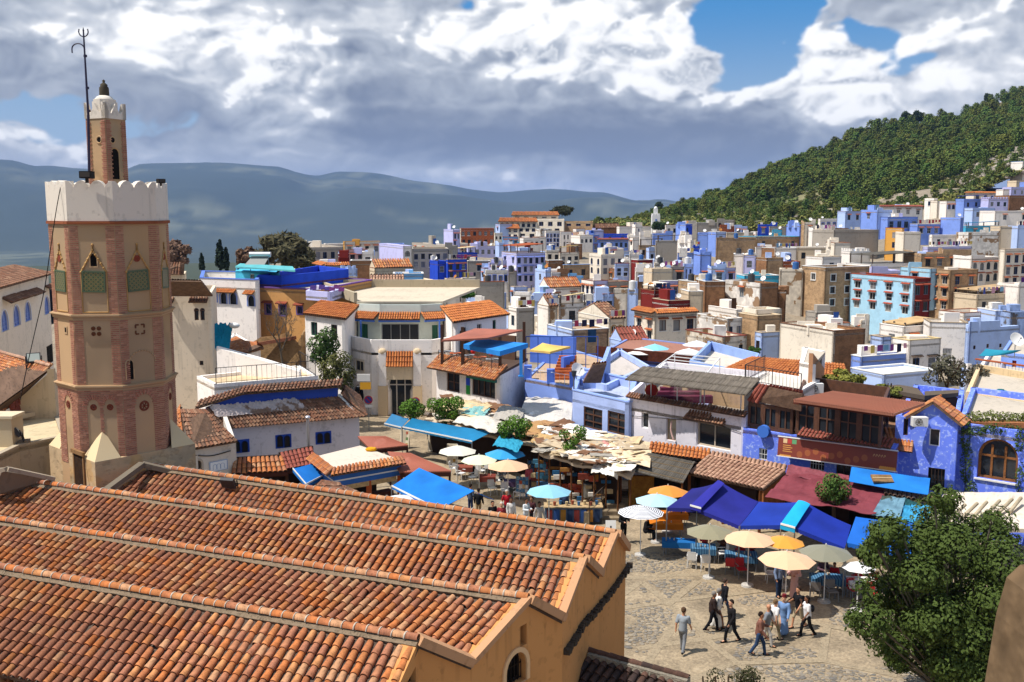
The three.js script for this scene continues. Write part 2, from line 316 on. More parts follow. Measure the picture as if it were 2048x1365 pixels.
// plan of a house from three photograph columns: left end, near corner, right end; the near corner stands d metres ahead
function boxPlan(xl,xc,xr,d,yaw=0.5,deep=9){
const k=(x)=>(x - 1024)/ F / CP,c={x:k(xc)*d,z:-d};
const ur={x:Math.cos(yaw),z:-Math.sin(yaw)},ul={x:-Math.sin(yaw),z:-Math.cos(yaw)};
const len=(u,x)=>{const q=k(x),L=(q*d - c.x)/(u.x + q*u.z);return L;};
let lr=xr>xc + 1?len(ur,xr):deep,ll=xl<xc - 1?len(ul,xl):deep;
if(!(ll>0.5&&ll<45))ll=deep;if(!(lr>0.5&&lr<45))lr=deep;
const R={x:c.x + ur.x*lr,z:c.z + ur.z*lr},Lf={x:c.x + ul.x*ll,z:c.z + ul.z*ll};
return[Lf,c,R,{x:Lf.x + ur.x*lr,z:Lf.z + ur.z*lr}];
}
// ---------------------------------------------------------------- barrel tiles
function barrel(r0,r1,L,seg=6){
const p=[],n=[],uv=[],ring=[[0,r0,0],[L,r1,0]];
const quad=(a,b,c,d,na,nb,nc,nd)=>{for(const[q,m]of[[a,na],[b,nb],[c,nc],[a,na],[c,nc],[d,nd]]){p.push(...q);n.push(...m);uv.push(q[0]*2 + 0.5,q[1]*2);}};
for(let i=0;i<seg;i++){
const a0=Math.PI*i / seg,a1=Math.PI*(i + 1)/ seg,c0=Math.cos(a0),s0=Math.sin(a0),c1=Math.cos(a1),s1=Math.sin(a1),t=r0*0.16;
quad([r0*c0,0,r0*s0],[r1*c0,L,r1*s0],[r1*c1,L,r1*s1],[r0*c1,0,r0*s1],[c0,0.1,s0],[c0,0.1,s0],[c1,0.1,s1],[c1,0.1,s1]);
quad([r0*c0,0,r0*s0],[r0*c1,0,r0*s1],[(r0 - t)*c1,0,(r0 - t)*s1],[(r0 - t)*c0,0,(r0 - t)*s0],[0,-1,0],[0,-1,0],[0,-1,0],[0,-1,0]);
quad([(r0 - t)*c0,0,(r0 - t)*s0],[(r0 - t)*c1,0,(r0 - t)*s1],[(r1 - t)*c1,L,(r1 - t)*s1],[(r1 - t)*c0,L,(r1 - t)*s0],[-c0,0,-s0],[-c1,0,-s1],[-c1,0,-s1],[-c0,0,-s0]);
}
const g=new THREE.BufferGeometry();g.setAttribute('position',new THREE.Float32BufferAttribute(p,3));g.setAttribute('normal',new THREE.Float32BufferAttribute(n,3));g.setAttribute('uv',new THREE.Float32BufferAttribute(uv,2));return g;
}
const tileGeo=barrel(0.115,0.088,0.40,6),tileGeoLow=barrel(0.115,0.09,0.42,4);
const lin=(r,g,b)=>new THREE.Color(r,g,b);
const CLAY={warm:[lin(0.54,0.205,0.075),lin(0.60,0.265,0.105),lin(0.49,0.18,0.075),lin(0.47,0.20,0.10),lin(0.57,0.30,0.155),lin(0.43,0.175,0.092),lin(0.40,0.165,0.092),lin(0.55,0.185,0.06)],old:[lin(0.23,0.12,0.075),lin(0.30,0.15,0.09),lin(0.19,0.11,0.075),lin(0.37,0.21,0.13),lin(0.27,0.125,0.075)],orange:[lin(0.56,0.19,0.06),lin(0.60,0.22,0.07),lin(0.50,0.17,0.06)],pale:[lin(0.50,0.30,0.20),lin(0.56,0.34,0.23),lin(0.44,0.25,0.17)],moss:[lin(0.075,0.045,0.035),lin(0.10,0.055,0.04),lin(0.06,0.04,0.035),lin(0.13,0.07,0.05)],red:[lin(0.30,0.09,0.065),lin(0.34,0.10,0.07)]};
const clayMat=new THREE.MeshPhysicalMaterial({color:0xffffff,roughness:0.9,specularIntensity:0.25,map:T.clay,bumpMap:T.clay,bumpScale:0.006});
// tile places on the slope a (eave left), b (eave right), c (ridge right), d (ridge left)
function tilePlaces(a,b,c,d,sp=0.26,row=0.32,o={}){
const W=Math.max(a.distanceTo(b),d.distanceTo(c)),S=(a.distanceTo(d)+ b.distanceTo(c))/ 2,nc=Math.max(2,Math.round(W / sp)),nr=Math.max(1,Math.round((S -(o.top??0))/ row)),out=[];
for(let i=0;i<nc;i++){
const u=(i + 0.5)/ nc,p0=a.clone().lerp(b,u),p1=d.clone().lerp(c,u),up=p1.clone().sub(p0),Lc=up.length();up.normalize();
const across=b.clone().sub(a).normalize(),n=across.clone().cross(up).normalize();if(n.y<0)n.negate();const x=up.clone().cross(n).normalize();
for(let j=0;j<nr;j++){
const odd=rnd()<0.03,s=j*(Lc -(o.top??0))/ nr -(odd?rr(0,0.09):0),q=p0.clone().addScaledVector(up,s - 0.03 + rr(-0.012,0.012)).addScaledVector(n,0.03 + rr(0,0.014)+(vnoise(p0.x*0.8 + 50,p0.z*0.8 + s,4)- 0.5)*0.05),yaw=odd?rr(-0.2,0.2):rr(-0.03,0.03),tilt=0.045;
const xx=x.clone().applyAxisAngle(n,yaw),uu=up.clone().applyAxisAngle(n,yaw).applyAxisAngle(xx,-tilt),nn=xx.clone().cross(uu).normalize(),k=(o.k??sp / 0.26)*rr(0.96,1.04);
out.push(new THREE.Matrix4().makeBasis(xx.multiplyScalar(k),uu.multiplyScalar((row*1.22)/ 0.40),nn.multiplyScalar(k)).setPosition(q));
}
}
return out;
}
function tileRoof(parent,a,b,c,d,o={}){
const base=mesh('roof',slab(a,b,c,d,o.t??0.1),o.base??M('#6e5747','clay'),parent);
const m=tilePlaces(a,b,c,d,o.sp??0.25,o.row??0.34,o),pal=CLAY[o.pal??'warm'];
const inv=(x)=>x;
inst('roof_tiles',o.low?tileGeoLow:tileGeo,clayMat,m.map(inv),parent,m.map(()=>pick(pal)));
return base;
}
function ridgeRow(parent,a,b,o={}){
const d=b.clone().sub(a),L=d.length();d.normalize();const n=Math.max(1,Math.round(L / 0.36)),x=d.clone().cross(UP).normalize(),z=x.clone().cross(d).normalize(),out=[];
for(let k=0;k<n;k++){const p=a.clone().addScaledVector(d,L*k / n);out.push(new THREE.Matrix4().makeBasis(x,d.clone(),z).setPosition(p.add(V(0,0.02 + rr(0,0.012),0))));}
inst(o.name??'ridge_tiles',tileGeoLow,clayMat,out,parent,out.map(()=>pick(CLAY[o.pal??'warm'])));
}
// ---------------------------------------------------------------- the mosque: four tiled naves with gables along the square
const ochre=M('#c8915a','grime',{b:0.03}),mortar=M('#7f6e5a','grain',{b:0.05}),pansM=M('#5d4f45','clay',{b:0.03}),whiteMortar=M('#c9bcaa','grain');
{
seedAt(7);
const ext=(l,r,px)=>{const t=(px - l[0])/(r[0]- l[0]);return[px,l[1]+(r[1]- l[1])*t];};
const HR=6.7,HV=5.8;
const E=[[1232,1072],[1169,1123],[1058,1204],[838,1287]].map((p)=>G(p[0],p[1],HR));
const L=[G(281,934,HR),G(-40,955,HR),G(...ext([0,1046],[1058,1204],-60),HR),G(...ext([0,1142],[838,1287],-90),HR)];
const Vv=[G(1199,1152,HV),G(1125,1240,HV),G(944,1331,HV),null];
const dirA=E[2].clone().sub(L[2]).setY(0).normalize(),perp=V(-dirA.z,0,dirA.x);if(perp.z<0)perp.negate();
const C0=E[0].clone().addScaledVector(perp,-1.35).setY(5.75);
const mosque=thing('mosque','large ochre mosque with four orange barrel tiled naves in the foreground','mosque');
const near=[];
for(let i=0;i<4;i++){
const w=i===3?3.0:1.75,dr=i===3?1.42:0.9;
const eL=L[i].clone().addScaledVector(perp,w).add(V(0,-dr,0)),eR=i===3?E[3].clone().addScaledVector(perp,2.9).add(V(0.15,-dr,0)):Vv[i].clone();
near.push([eL,eR,E[i].clone(),L[i].clone()]);
}
const roofBase=[],far=[];
near.forEach((q,i)=>roofBase.push(slab(q[0],q[1],q[2],q[3],0.12)));
for(let i=0;i<4;i++){
const eR=i===0?C0.clone():Vv[i - 1].clone(),eL=i===0?L[0].clone().addScaledVector(perp,-1.5).setY(5.7):near[i - 1][0].clone();
if(i===1)eL.copy(L[1].clone().addScaledVector(perp,-1.75).add(V(0,-0.9,0)));
far.push([E[i].clone(),L[i].clone(),eL,eR]);roofBase.push(slab(eL,eR,E[i],L[i],0.12));
}
mesh('roof',roofBase,pansM,mosque);
// tiles: the largest in view are parts of their own, the rest are one part
const places=[];
near.forEach((q,i)=>places.push(...tilePlaces(q[0],q[1],q[2],q[3],0.283,i===3?0.315:0.30,{top:0.26,k:1.0})));
far.forEach((q,i)=>places.push(...tilePlaces(q[3].clone(),q[2].clone(),q[1].clone(),q[0].clone(),0.283,0.5,{top:0.26,k:1.0})));
const eye=V(0,H,0),inView=(p)=>{const y=p.y - H,d=-p.z,zc=d*CP - y*SP,v=(y*CP + d*SP)/ zc;const px=1024 + F*p.x / zc,py=682.5 - F*v;return px>-10&&px<2050&&py<1375;};
const rec=places.map((m)=>{const p=V(0,0,0).setFromMatrixPosition(m);return{m,d:p.distanceTo(eye),see:inView(p)&&p.y<20,p};});
const big=rec.filter((r)=>r.see).sort((a,b)=>a.d - b.d).slice(0,298),set=new Set(big);
const clays=CLAY.warm.map((c,k)=>{const m=clayMat.clone();m.color.copy(c);m.map=T.clay.clone();m.map.offset.set(k*0.13,k*0.37);m.bumpMap=m.map;m.map.needsUpdate=true;return m;});
// weathering differs over the roof: greyer to the left, fresher to the right
const clayAt=(p)=>{const n=fbm(p.x*0.25 + 30,p.z*0.25,3,5),k=rnd();const i=Math.floor(k*8);if(p.x<-6&&rnd()<0.5&&n>0.42)return 5 + Math.floor(rnd()*2);return i;};
for(const r of big){const m=new THREE.Mesh(tileGeo,clays[clayAt(r.p)]);m.name='roof_tile';m.castShadow=m.receiveShadow=true;m.applyMatrix4(r.m);mosque.add(m);}
const rest=rec.filter((r)=>!set.has(r));
inst('roof_tiles',tileGeo,clayMat,rest.map((r)=>r.m),mosque,rest.map((r)=>{const c=CLAY.warm[clayAt(r.p)].clone();const old=sstep(-4,-14,r.p.x)*0.28 + fbm(r.p.x*0.6,r.p.z*0.6,3,9)*0.2;return c.multiplyScalar(1 - old*(0.5 + 0.5*rnd()));}));
// ridges: a mortar bed, cap tiles, and white joints
const bed=[],caps=[],joints=[],capG=barrel(0.125,0.115,0.35,6),jg=new THREE.TorusGeometry(0.128,0.017,5,8,Math.PI);
for(let i=0;i<4;i++){
const a=L[i],b=E[i],d=b.clone().sub(a),len=d.length();d.normalize();const n=Math.round(len / 0.36),x=d.clone().cross(UP).normalize(),z=x.clone().cross(d).normalize();
const nn=near[i][3].clone().sub(near[i][0]).normalize();
for(const s of[0,1]){const q=s?far[i]:near[i],r0=s?q[0]:q[2],r1=s?q[1]:q[3],e0=s?q[3]:q[1],e1=s?q[2]:q[0];const t0=0.24 / r0.distanceTo(e0),t1=0.24 / r1.distanceTo(e1);const up=V(0,0.10,0);bed.push(slab(r1.clone().lerp(e1,t1).add(up),r0.clone().lerp(e0,t0).add(up),r0.clone().add(V(0,0.13,0)),r1.clone().add(V(0,0.13,0)),0.12,40,2,(u,v)=>(hash2(Math.floor(u*40),Math.floor(v*2 + i*5 + s),3)- 0.5)*0.035));}
for(let k=0;k<n;k++){
const p=a.clone().addScaledVector(d,len*k / n).add(V(0,0.115 + rr(-0.008,0.01),0)),m=new THREE.Mesh(capG,clays[Math.floor(rnd()*8)]);m.name='ridge_tile';m.applyMatrix4(new THREE.Matrix4().makeBasis(x.clone(),d.clone(),z.clone()).setPosition(p));m.castShadow=m.receiveShadow=true;mosque.add(m);
joints.push(new THREE.Matrix4().makeBasis(x.clone().multiplyScalar(rr(0.95,1.08)),z.clone().multiplyScalar(rr(0.95,1.08)),d.clone().multiplyScalar(rr(0.8,1.6))).setPosition(p));
}
}
mesh('ridge_mortar',bed,mortar,mosque);inst('mortar_joints',jg,whiteMortar,joints,mosque);
// the wall towards the square, its top following the gables, with small deep windows
const line=[near[3][1].clone().add(V(0.02,0,0)),E[3],Vv[2],E[2],Vv[1],E[1],Vv[0],E[0],C0,C0.clone().add(V(-3,0,-3))];
const wins={2:[[1041,1252,1053,1292,0],[1010,1306,1052,1372,1]],4:[[1156,1184,1169,1232,1]],6:[[1220,1112,1231,1146,0]],0:[[795,1352,832,1385,0]]};
const wall=[],wl=[];
for(let i=0;i<line.length - 1;i++){
const A=line[i],B=line[i + 1],holes=[];
for(const w of wins[i]??[]){
const a=onWall(A,B,w[0],w[3]),b=onWall(A,B,w[2],w[1]),c=onWall(A,B,(w[0]+ w[2])/ 2,w[3])[1],dd=onWall(A,B,(w[0]+ w[2])/ 2,w[1])[1],len=Math.hypot(B.x - A.x,B.z - A.z),u=(a[0]+ b[0])/ 2,W=Math.min(q05(Math.abs(b[0]- a[0])),len*0.6),hh=q05(dd - c);
if(u - W / 2<0.05||u + W / 2>len - 0.05)continue;
holes.push({u0:u - W / 2,u1:u + W / 2,v0:c,v1:c + hh,arch:w[4]});wl.push([A,B,u,c,W,hh,w[4]]);
}
wall.push(wallGeo(A,B,-0.5,0,holes,0.4,[[0,A.y + 0.08],[1,B.y + 0.08]]));
}
mesh('wall',wall,ochre,mosque);
for(const[A,B,u,v,W,hh,arch]of wl){
const m=mesh('window',frameGeo(q05(W),q05(hh),arch,0.05,0,0),M('#3b2c20',null),mosque);m.applyMatrix4(frameM(A,B).multiply(new THREE.Matrix4().makeTranslation(u,v,-0.3)));
mesh('pane',paneGeo(q05(W),q05(hh),arch),dark,m).position.z=-0.03;if(W>0.5)mesh('grille',barsGeo(q05(W),q05(hh)),M('#2a211a',null),m).position.z=0.12;
if(arch&&W>0.5){const s=mesh('surround',ringGeo(q05(W),q05(hh),arch,0.14,0.05),M('#d8b48a','grime'),m);s.position.z=0.302;}
}
// thick plaster copings along the gables
const cop=[];for(let i=1;i<line.length - 2;i++){const up=V(0,0.10,0),a=line[i].clone().add(up),b=line[i + 1].clone().add(up),o2=b.clone().sub(a).setY(0).normalize().cross(UP).multiplyScalar(-0.02);cop.push(beam(a.add(o2),b.clone().add(o2),i % 2?0.40:0.24,i % 2?0.24:0.16));}
mesh('coping',cop,M('#b98f6c','grime',{b:0.06}),mosque);
// the dark stone ledge across the wall
const ledge=[],at=(i,px,py)=>{const A=line[i],B=line[i + 1],[u,h]=onWall(A,B,px,py),len=Math.hypot(B.x - A.x,B.z - A.z),t=u / len,n=V(B.x - A.x,0,B.z - A.z).normalize().cross(UP);return A.clone().lerp(B,t).setY(h).addScaledVector(n,0.05);};
const lp=[at(4,1127,1306),at(4,1163,1250),at(5,1196,1212),at(6,1230,1168),at(7,1258,1128)];
for(let k=0;k<lp.length - 1;k++)for(let j=0;j<14;j++){const a=lp[k].clone().lerp(lp[k + 1],j / 14),b=lp[k].clone().lerp(lp[k + 1],(j + 0.9)/ 14);ledge.push(beam(a.add(V(0,rr(-0.03,0.03),0)),b.add(V(0,rr(-0.03,0.03),0)),rr(0.16,0.30),rr(0.10,0.2)));}
mesh('ledge',ledge,M('#4a4036','grain',{b:0.08}),mosque);
rebase(mosque,V(-6,0,-31));
// lower roofs beside the wall
const low=thing('lean_to_roof','low dark mossy tiled roof at the foot of the ochre mosque wall','roof');
const r0=G(1178,1308,3.5),r1=G(1376,1362,3.5),e0=G(1118,1392,2.75),e1=G(1330,1440,2.75);
tileRoof(low,e0,e1,r1,r0,{pal:'moss',sp:0.27,row:0.33,base:M('#2b231d','clay')});
ridgeRow(low,r0.clone().add(V(0,0.08,0)),r1.clone().add(V(0,0.08,0)),{pal:'moss'});
mesh('mortar_cap',beam(r0.clone().add(V(0,0.02,0.1)),r1.clone().add(V(0,0.02,0.1)),0.3,0.16),M('#8d8576','grain',{b:0.06}),low);
mesh('wall',[wallGeo(e0.clone().add(V(0.3,0,-0.3)),e1.clone().add(V(-0.1,0,-0.3)),-0.4,2.7),wallGeo(e1.clone().add(V(-0.1,0,-0.3)),r1.clone().add(V(-0.1,0,0.1)),-0.4,0,[],0.25,[[0,2.65],[1,3.4]])],ochre,low);
rebase(low,V(r0.x,0,r0.z));
const low2=thing('side_aisle_roof','lower tiled roof under the eaves at the near left corner of the mosque','roof');
tileRoof(low2,G(-60,1480,3.4),G(330,1560,3.4),G(330,1385,4.5),G(-90,1306,4.5),{pal:'warm',sp:0.27,row:0.32});
mesh('wall',bx(-18,-0.3,-24.5,-6,3.2,-24),ochre,low2);
rebase(low2,V(-12,0,-24));
}
// ---------------------------------------------------------------- the minaret
{
seedAt(11);
const facet=(q)=>{q=q.toNonIndexed();q.computeVertexNormals();return q;},D=42.5,CX=-17.0,R=2.36,Y0=-19*Math.PI / 180,cream=M('#bd9c76','patch',{b:0.03}),white=M('#d8d2c8','grime',{b:0.02}),brickM=new THREE.MeshPhysicalMaterial({color:0xffffff,roughness:0.9,specularIntensity:0.25,map:T.clay,bumpMap:T.clay,bumpScale:0.005});
const tower=thing('minaret','tall octagonal brick and plaster minaret with white battlements and a small lantern tower','minaret');
const vtx=(k,r=R,cx=CX,d=D,y0=Y0,n=8)=>{const a=y0 + k*2*Math.PI / n;return{x:cx + r*Math.sin(a),z:-d + r*Math.cos(a)};};
const yOf=(py)=>hAt(221,py,40.3);
const yTop=yOf(362),y1=yOf(446),y2=yOf(630),y3=yOf(772),yB=yOf(905);
const oct=(r,a,b,ph=Y0,n=8,cx=CX,d=D)=>facet(new THREE.CylinderGeometry(r,r,b - a,n,1)).rotateY(ph).translate(cx,(a + b)/ 2,-d);
// niches recessed in the third stage are left open in the brick skin
mesh('shaft',oct(R,3.5,y1 + 0.05),cream,tower);
const par=[];for(let k=0;k<8;k++){
const A=vtx(k,R + 0.03),B=vtx(k + 1,R + 0.03),n=3,top=[],lo=yTop - 0.26,hi=yTop;top.push([0,hi]);
for(let j=0;j<n;j++){const c=(j + 0.5)/ n,w=1 / n;top.push([c - w*0.28,hi - 0.02],[c - w*0.10,lo + 0.12],[c,lo],[c + w*0.10,lo + 0.12],[c + w*0.28,hi - 0.02]);if(j<n - 1)top.push([c + w*0.5,hi + 0.03]);}top.push([1,hi]);
par.push(wallGeo(A,B,y1 + 0.02,0,[],0.34,top));
}
mesh('battlement',par,white,tower);mesh('terrace',oct(R - 0.1,y1,y1 + 0.9),M('#b8a88f','grime'),tower);
mesh('cornice',[oct(R + 0.08,y1 - 0.05,y1 + 0.07)],M('#9a5a3c','clay'),tower);
for(const y of[y2,y3])mesh('cornice',[oct(R + 0.10,y - 0.10,y + 0.02),oct(R + 0.15,y - 0.05,y),oct(R + 0.05,y - 0.2,y - 0.1)],cream,tower);
const bricks=[],cols=[],bg=bx(-0.5,-0.5,0,0.5,0.5,1),brickCols=[lin(0.46,0.205,0.135),lin(0.50,0.235,0.155),lin(0.42,0.19,0.135),lin(0.54,0.27,0.185)];
const fw=2*R*Math.sin(Math.PI / 8),apo=R*Math.cos(Math.PI / 8);
for(let k=0;k<8;k++){
if(![7,0,1,2].includes(k))continue;
const f=frameM(vtx(k),vtx(k + 1)),put=(u,y,w,h,dep=0.024)=>{bricks.push(f.clone().multiply(new THREE.Matrix4().makeTranslation(u,y,-0.012)).multiply(new THREE.Matrix4().makeScale(w,h,dep + rr(0,0.006))));cols.push(pick(brickCols).clone().multiplyScalar(rr(0.85,1.12)));};
const pitch=0.083;
const pil=0.36;
for(let y=y3 + 0.07,j=0;y<y1 - 0.08;y +=pitch,j++){
if(y>y2 - 0.24&&y<y2 + 0.05)continue;
if(j % 2){put(0.14,y,0.25,0.05);put(0.32,y,0.09,0.05);put(fw - 0.14,y,0.25,0.05);put(fw - 0.32,y,0.09,0.05);}
else{put(0.075,y,0.12,0.05);put(0.25,y,0.21,0.05);put(fw - 0.075,y,0.12,0.05);put(fw - 0.25,y,0.21,0.05);}
}
// third stage: brick all over but for the niches
const niche=k===1?[[fw / 2,0.36,y3 - 0.5]]:k===0?[[fw*0.33,0.20,y3 - 0.58],[fw*0.70,0.20,y3 - 0.58]]:[[fw / 2,0.26,y3 - 0.5]];
const bottom=k===1?yB - 0.5:yB - 0.6;
for(let y=bottom,j=0;y<y3 - 0.22;y +=pitch,j++)for(let u=(j % 2)*0.13;u<0;u +=0.26){
const c=u + 0.125;let w=0.245;if(c - w / 2<0||c + w / 2>fw)w=0.12;if(c>fw - 0.03)continue;
if(niche.some(([nu,r,ty])=>Math.abs(c - nu)<r + 0.05&&(y<ty - r||Math.hypot(c - nu,y - ty + r)<r + 0.06)))continue;
put(Math.min(Math.max(c,w / 2),fw - w / 2),y,w,0.055,0.04);
}
for(let y=bottom,j=0;y<y3 - 0.22;y +=pitch,j++){
const cut=niche.map(([nu,r,ty])=>{const R2=r + 0.05,up=y -(ty - r);return[nu,up<0?R2:R2*R2>up*up?Math.sqrt(R2*R2 - up*up):0];}).filter((c)=>c[1]>0);let a=0;const spans=[];for(const[nu,w]of cut){spans.push([a,nu - w]);a=nu + w;}spans.push([a,fw]);
for(const[s0,s1]of spans)for(let u=s0 -(j % 2)*0.13;u<s1 - 0.02;u +=0.26){const l0=Math.max(u,s0)+ 0.008,l1=Math.min(u + 0.26,s1)- 0.008;if(l1 - l0>0.03)put((l0 + l1)/ 2,y,l1 - l0,0.052,0.03);}
}
for(const[nu,r,ty]of niche){
const A0=new THREE.Vector3();const ring=[];
for(let j=0;j<=10;j++){const a=Math.PI*j / 10,m=f.clone().multiply(new THREE.Matrix4().makeTranslation(nu +(r + 0.11)*Math.cos(a),ty - r +(r + 0.11)*Math.sin(a),-0.012)).multiply(new THREE.Matrix4().makeRotationZ(a)).multiply(new THREE.Matrix4().makeScale(0.2,0.05,0.05));bricks.push(m);cols.push(pick(brickCols));}
const ro=mesh('rosette',[new THREE.TorusGeometry(r*0.55,0.025,5,16),new THREE.TorusGeometry(r*0.42,0.014,5,16),...[0,1,2].map((q)=>bx(-r*0.5,-0.016,-0.01,r*0.5,0.016,0.02).rotateZ(q*Math.PI / 3))],M('#8a4a38','clay'),tower);ro.applyMatrix4(f.clone().multiply(new THREE.Matrix4().makeTranslation(nu,ty - r - 0.12,0.012)));
}
// stepped, lobed blind arch with a tile panel
const cy=(py)=>py,la=[],arcTop=yOf(494),arcBot=yOf(545),hw=fw / 2 - 0.40,steps=5;
const pts=[];for(let j=0;j<=steps;j++){const t=j / steps;pts.push([-hw*(1 - t),lerp(arcBot,arcTop,t*0.86)]);}const full=[...pts,[0,arcTop + 0.08],...pts.slice(0).reverse().map(([u,y])=>[-u,y])];
for(let j=0;j<full.length - 1;j++){const a=full[j],b=full[j + 1];la.push(rod(V(fw / 2 + a[0],a[1],0.01),V(fw / 2 + b[0],b[1],0.01),0.04,0.04,5));la.push(new THREE.SphereGeometry(0.055,6,5).translate(fw / 2 + a[0],a[1],0.02));}
for(const s of[-1,1])la.push(rod(V(fw / 2 + s*hw,arcBot,0.01),V(fw / 2 + s*hw,arcBot - 1.6,0.01),0.025,0.025,5));
la.push(rod(V(fw / 2 - hw,arcBot - 1.62,0.01),V(fw / 2 + hw,arcBot - 1.62,0.01),0.025,0.025,5));
mesh('blind_arch',la,M('#c29a63','clay'),tower).applyMatrix4(f);
const zl=mesh('tile_panel',bx(-0.42,-0.40,0,0.42,0.40,0.03),zellige(),tower);zl.applyMatrix4(f.clone().multiply(new THREE.Matrix4().makeTranslation(fw / 2 - 0.02,yOf(564),0.012)).multiply(new THREE.Matrix4().makeRotationZ(k===1?0.05:-0.03)));
mesh('border',[bx(-0.46,0.37,0,0.46,0.43,0.04),bx(-0.46,-0.43,0,0.46,-0.37,0.04),bx(-0.46,-0.37,0,-0.40,0.37,0.04),bx(0.40,-0.37,0,0.46,0.37,0.04)],M('#4a5c40',null,{r:0.6}),zl);
const disc=(u,y,r,m)=>{mesh('roundel',new THREE.CylinderGeometry(r,r,0.04,16).rotateX(Math.PI / 2),m,tower).applyMatrix4(f.clone().multiply(new THREE.Matrix4().makeTranslation(u,y,0.01)));};
const slot=(u,y,w,h,arch=0)=>{const m=mesh('window',ringGeo(q05(w),q05(h),arch,0.05,0.03),cream,tower);m.applyMatrix4(f.clone().multiply(new THREE.Matrix4().makeTranslation(u,y,0)));mesh('opening',paneGeo(q05(w),q05(h),arch),dark,m).position.z=-0.013;};
if(k===0)slot(fw / 2 + 0.02,yOf(533),0.25,0.5);else disc(fw / 2 - 0.02,yOf(519),0.14,M('#8f4634','clay'));
if(k===1){slot(fw*0.19,yOf(762),0.32,0.8,1);const sc=[];for(let j=0;j<=14;j++){const a=Math.PI*j / 14;sc.push(new THREE.SphereGeometry(0.045,5,4).translate(fw / 2 + 0.58*Math.cos(a),yOf(730)+ 0.5*Math.sin(a),0));}mesh('scalloped_arch',sc,cream,tower).applyMatrix4(f);}
if(k===7)slot(fw*0.6,yOf(668),0.15,0.2);
// pierced star
if(k<2){const st=[];if(k===1)for(const[a,b]of[[-1,-1],[1,-1],[-1,1],[1,1]]){st.push(bx(a*0.19 - 0.03,b*0.12 - 0.07,0,a*0.19 + 0.03,b*0.12 + 0.07,0.02),bx(a*0.12 - 0.07,b*0.19 - 0.03,-0.002,a*0.12 + 0.07,b*0.19 + 0.03,0.022));}else for(const[a,b]of[[-1,-1],[1,-1],[-1,1],[1,1]])st.push(new THREE.CylinderGeometry(0.09,0.09,0.03,8).rotateX(Math.PI / 2).translate(a*0.11,b*0.11,0.01));for(const q of st)mesh('ornament',q,M('#6f4630','clay'),tower).applyMatrix4(f.clone().multiply(new THREE.Matrix4().makeTranslation(fw / 2 - 0.03,yOf(663),0.0)));}
}
inst('bricks',bg,brickM,bricks,tower,cols);
// square base with corner pyramids and a door
const bs=(px,py)=>{const q=P(px,py,40.6);return q;};
const bc={x:CX + 0.05,z:-D},ang=0.82,bw=2.22,corner=(sx,sz)=>({x:bc.x + bw*(sx*Math.cos(ang)+ sz*Math.sin(ang)),z:bc.z + bw*(-sx*Math.sin(ang)+ sz*Math.cos(ang))});
const Q=[corner(-1,1),corner(1,1),corner(1,-1),corner(-1,-1)],yBase=yOf(914);
mesh('base',plate([Q[0],Q[1],Q[2],Q[3]].map((p)=>({x:p.x,z:p.z})),3,yBase),M('#c2a884','patch',{b:0.04}),tower);
for(const p of Q){
const d={x:bc.x - p.x,z:bc.z - p.z},l=Math.hypot(d.x,d.z),i=Q.indexOf(p),n0=Q[(i + 3)% 4],n1=Q[(i + 1)% 4],on=(q,s)=>{const L=Math.hypot(q.x - p.x,q.z - p.z);return[p.x +(q.x - p.x)/ L*s,yBase,p.z +(q.z - p.z)/ L*s];},ap=[bc.x - d.x / l*2.1,yBase + 1.15,bc.z - d.z / l*2.1],P0=[p.x,yBase,p.z],a0=on(n0,1.1),a1=on(n1,1.1),pyr=new THREE.BufferGeometry();
pyr.setAttribute('position',new THREE.Float32BufferAttribute([...a0,...P0,...ap,...P0,...a1,...ap,...a1,...a0,...ap,...a0,...a1,...P0],3));pyr.computeVertexNormals();mesh('corner_pyramid',pyr,M('#d2bf9a','grime',{b:0.02}),tower);
}
{const f=frameM(Q[3],Q[0]),len=Math.hypot(Q[0].x - Q[3].x,Q[0].z - Q[3].z),[u,v]=onWall(Q[3],Q[0],162,979);const m=mesh('door',[bx(-0.4,0,0.002,0.4,1.5,0.05)],M('#3c2a1c','clay'),tower);m.applyMatrix4(f.clone().multiply(new THREE.Matrix4().makeTranslation(clamp(u,0.6,len - 0.6),v,0)));mesh('frame',[bx(-0.5,0,0,-0.4,1.6,0.07),bx(0.4,0,0,0.5,1.6,0.07),bx(-0.56,1.5,0.001,0.56,1.66,0.12)],M('#8a6a48','grime'),m);}
// lantern
const LX=-16.98,LD=42.6,LR=0.77,l0=y1 + 0.5,l1=hAt(205,236,LD),ly=0.36 + Math.PI / 4*0,lv=(k)=>vtx(k,LR,LX,LD,ly,4);
const lt=(py)=>hAt(207,py,LD - LR);
mesh('lantern',oct(LR,l0,lt(236),ly,4,LX,LD),cream,tower);
const lb=[],lc=[];for(let k=3;k<=4;k++){const A=lv(k),B=lv(k + 1),f=frameM(A,B),w=Math.hypot(B.x - A.x,B.z - A.z);for(let y=l0,j=0;y<lt(240);y +=0.083,j++)for(const u of[0.12 +(j % 2)*0.03,w - 0.12 -(j % 2)*0.03]){lb.push(f.clone().multiply(new THREE.Matrix4().makeTranslation(u,y,-0.01)).multiply(new THREE.Matrix4().makeScale(0.2 +(j % 2)*0.06,0.055,0.04)));lc.push(pick(brickCols));}
const rnd0=mesh('round_window',new THREE.TorusGeometry(0.14,0.04,6,14),cream,tower);rnd0.applyMatrix4(f.clone().multiply(new THREE.Matrix4().makeTranslation(w / 2 +(k===3?0.16:-0.22),lt(279),0)));mesh('opening',new THREE.CylinderGeometry(0.13,0.13,0.03,12).rotateX(Math.PI / 2),dark,rnd0);
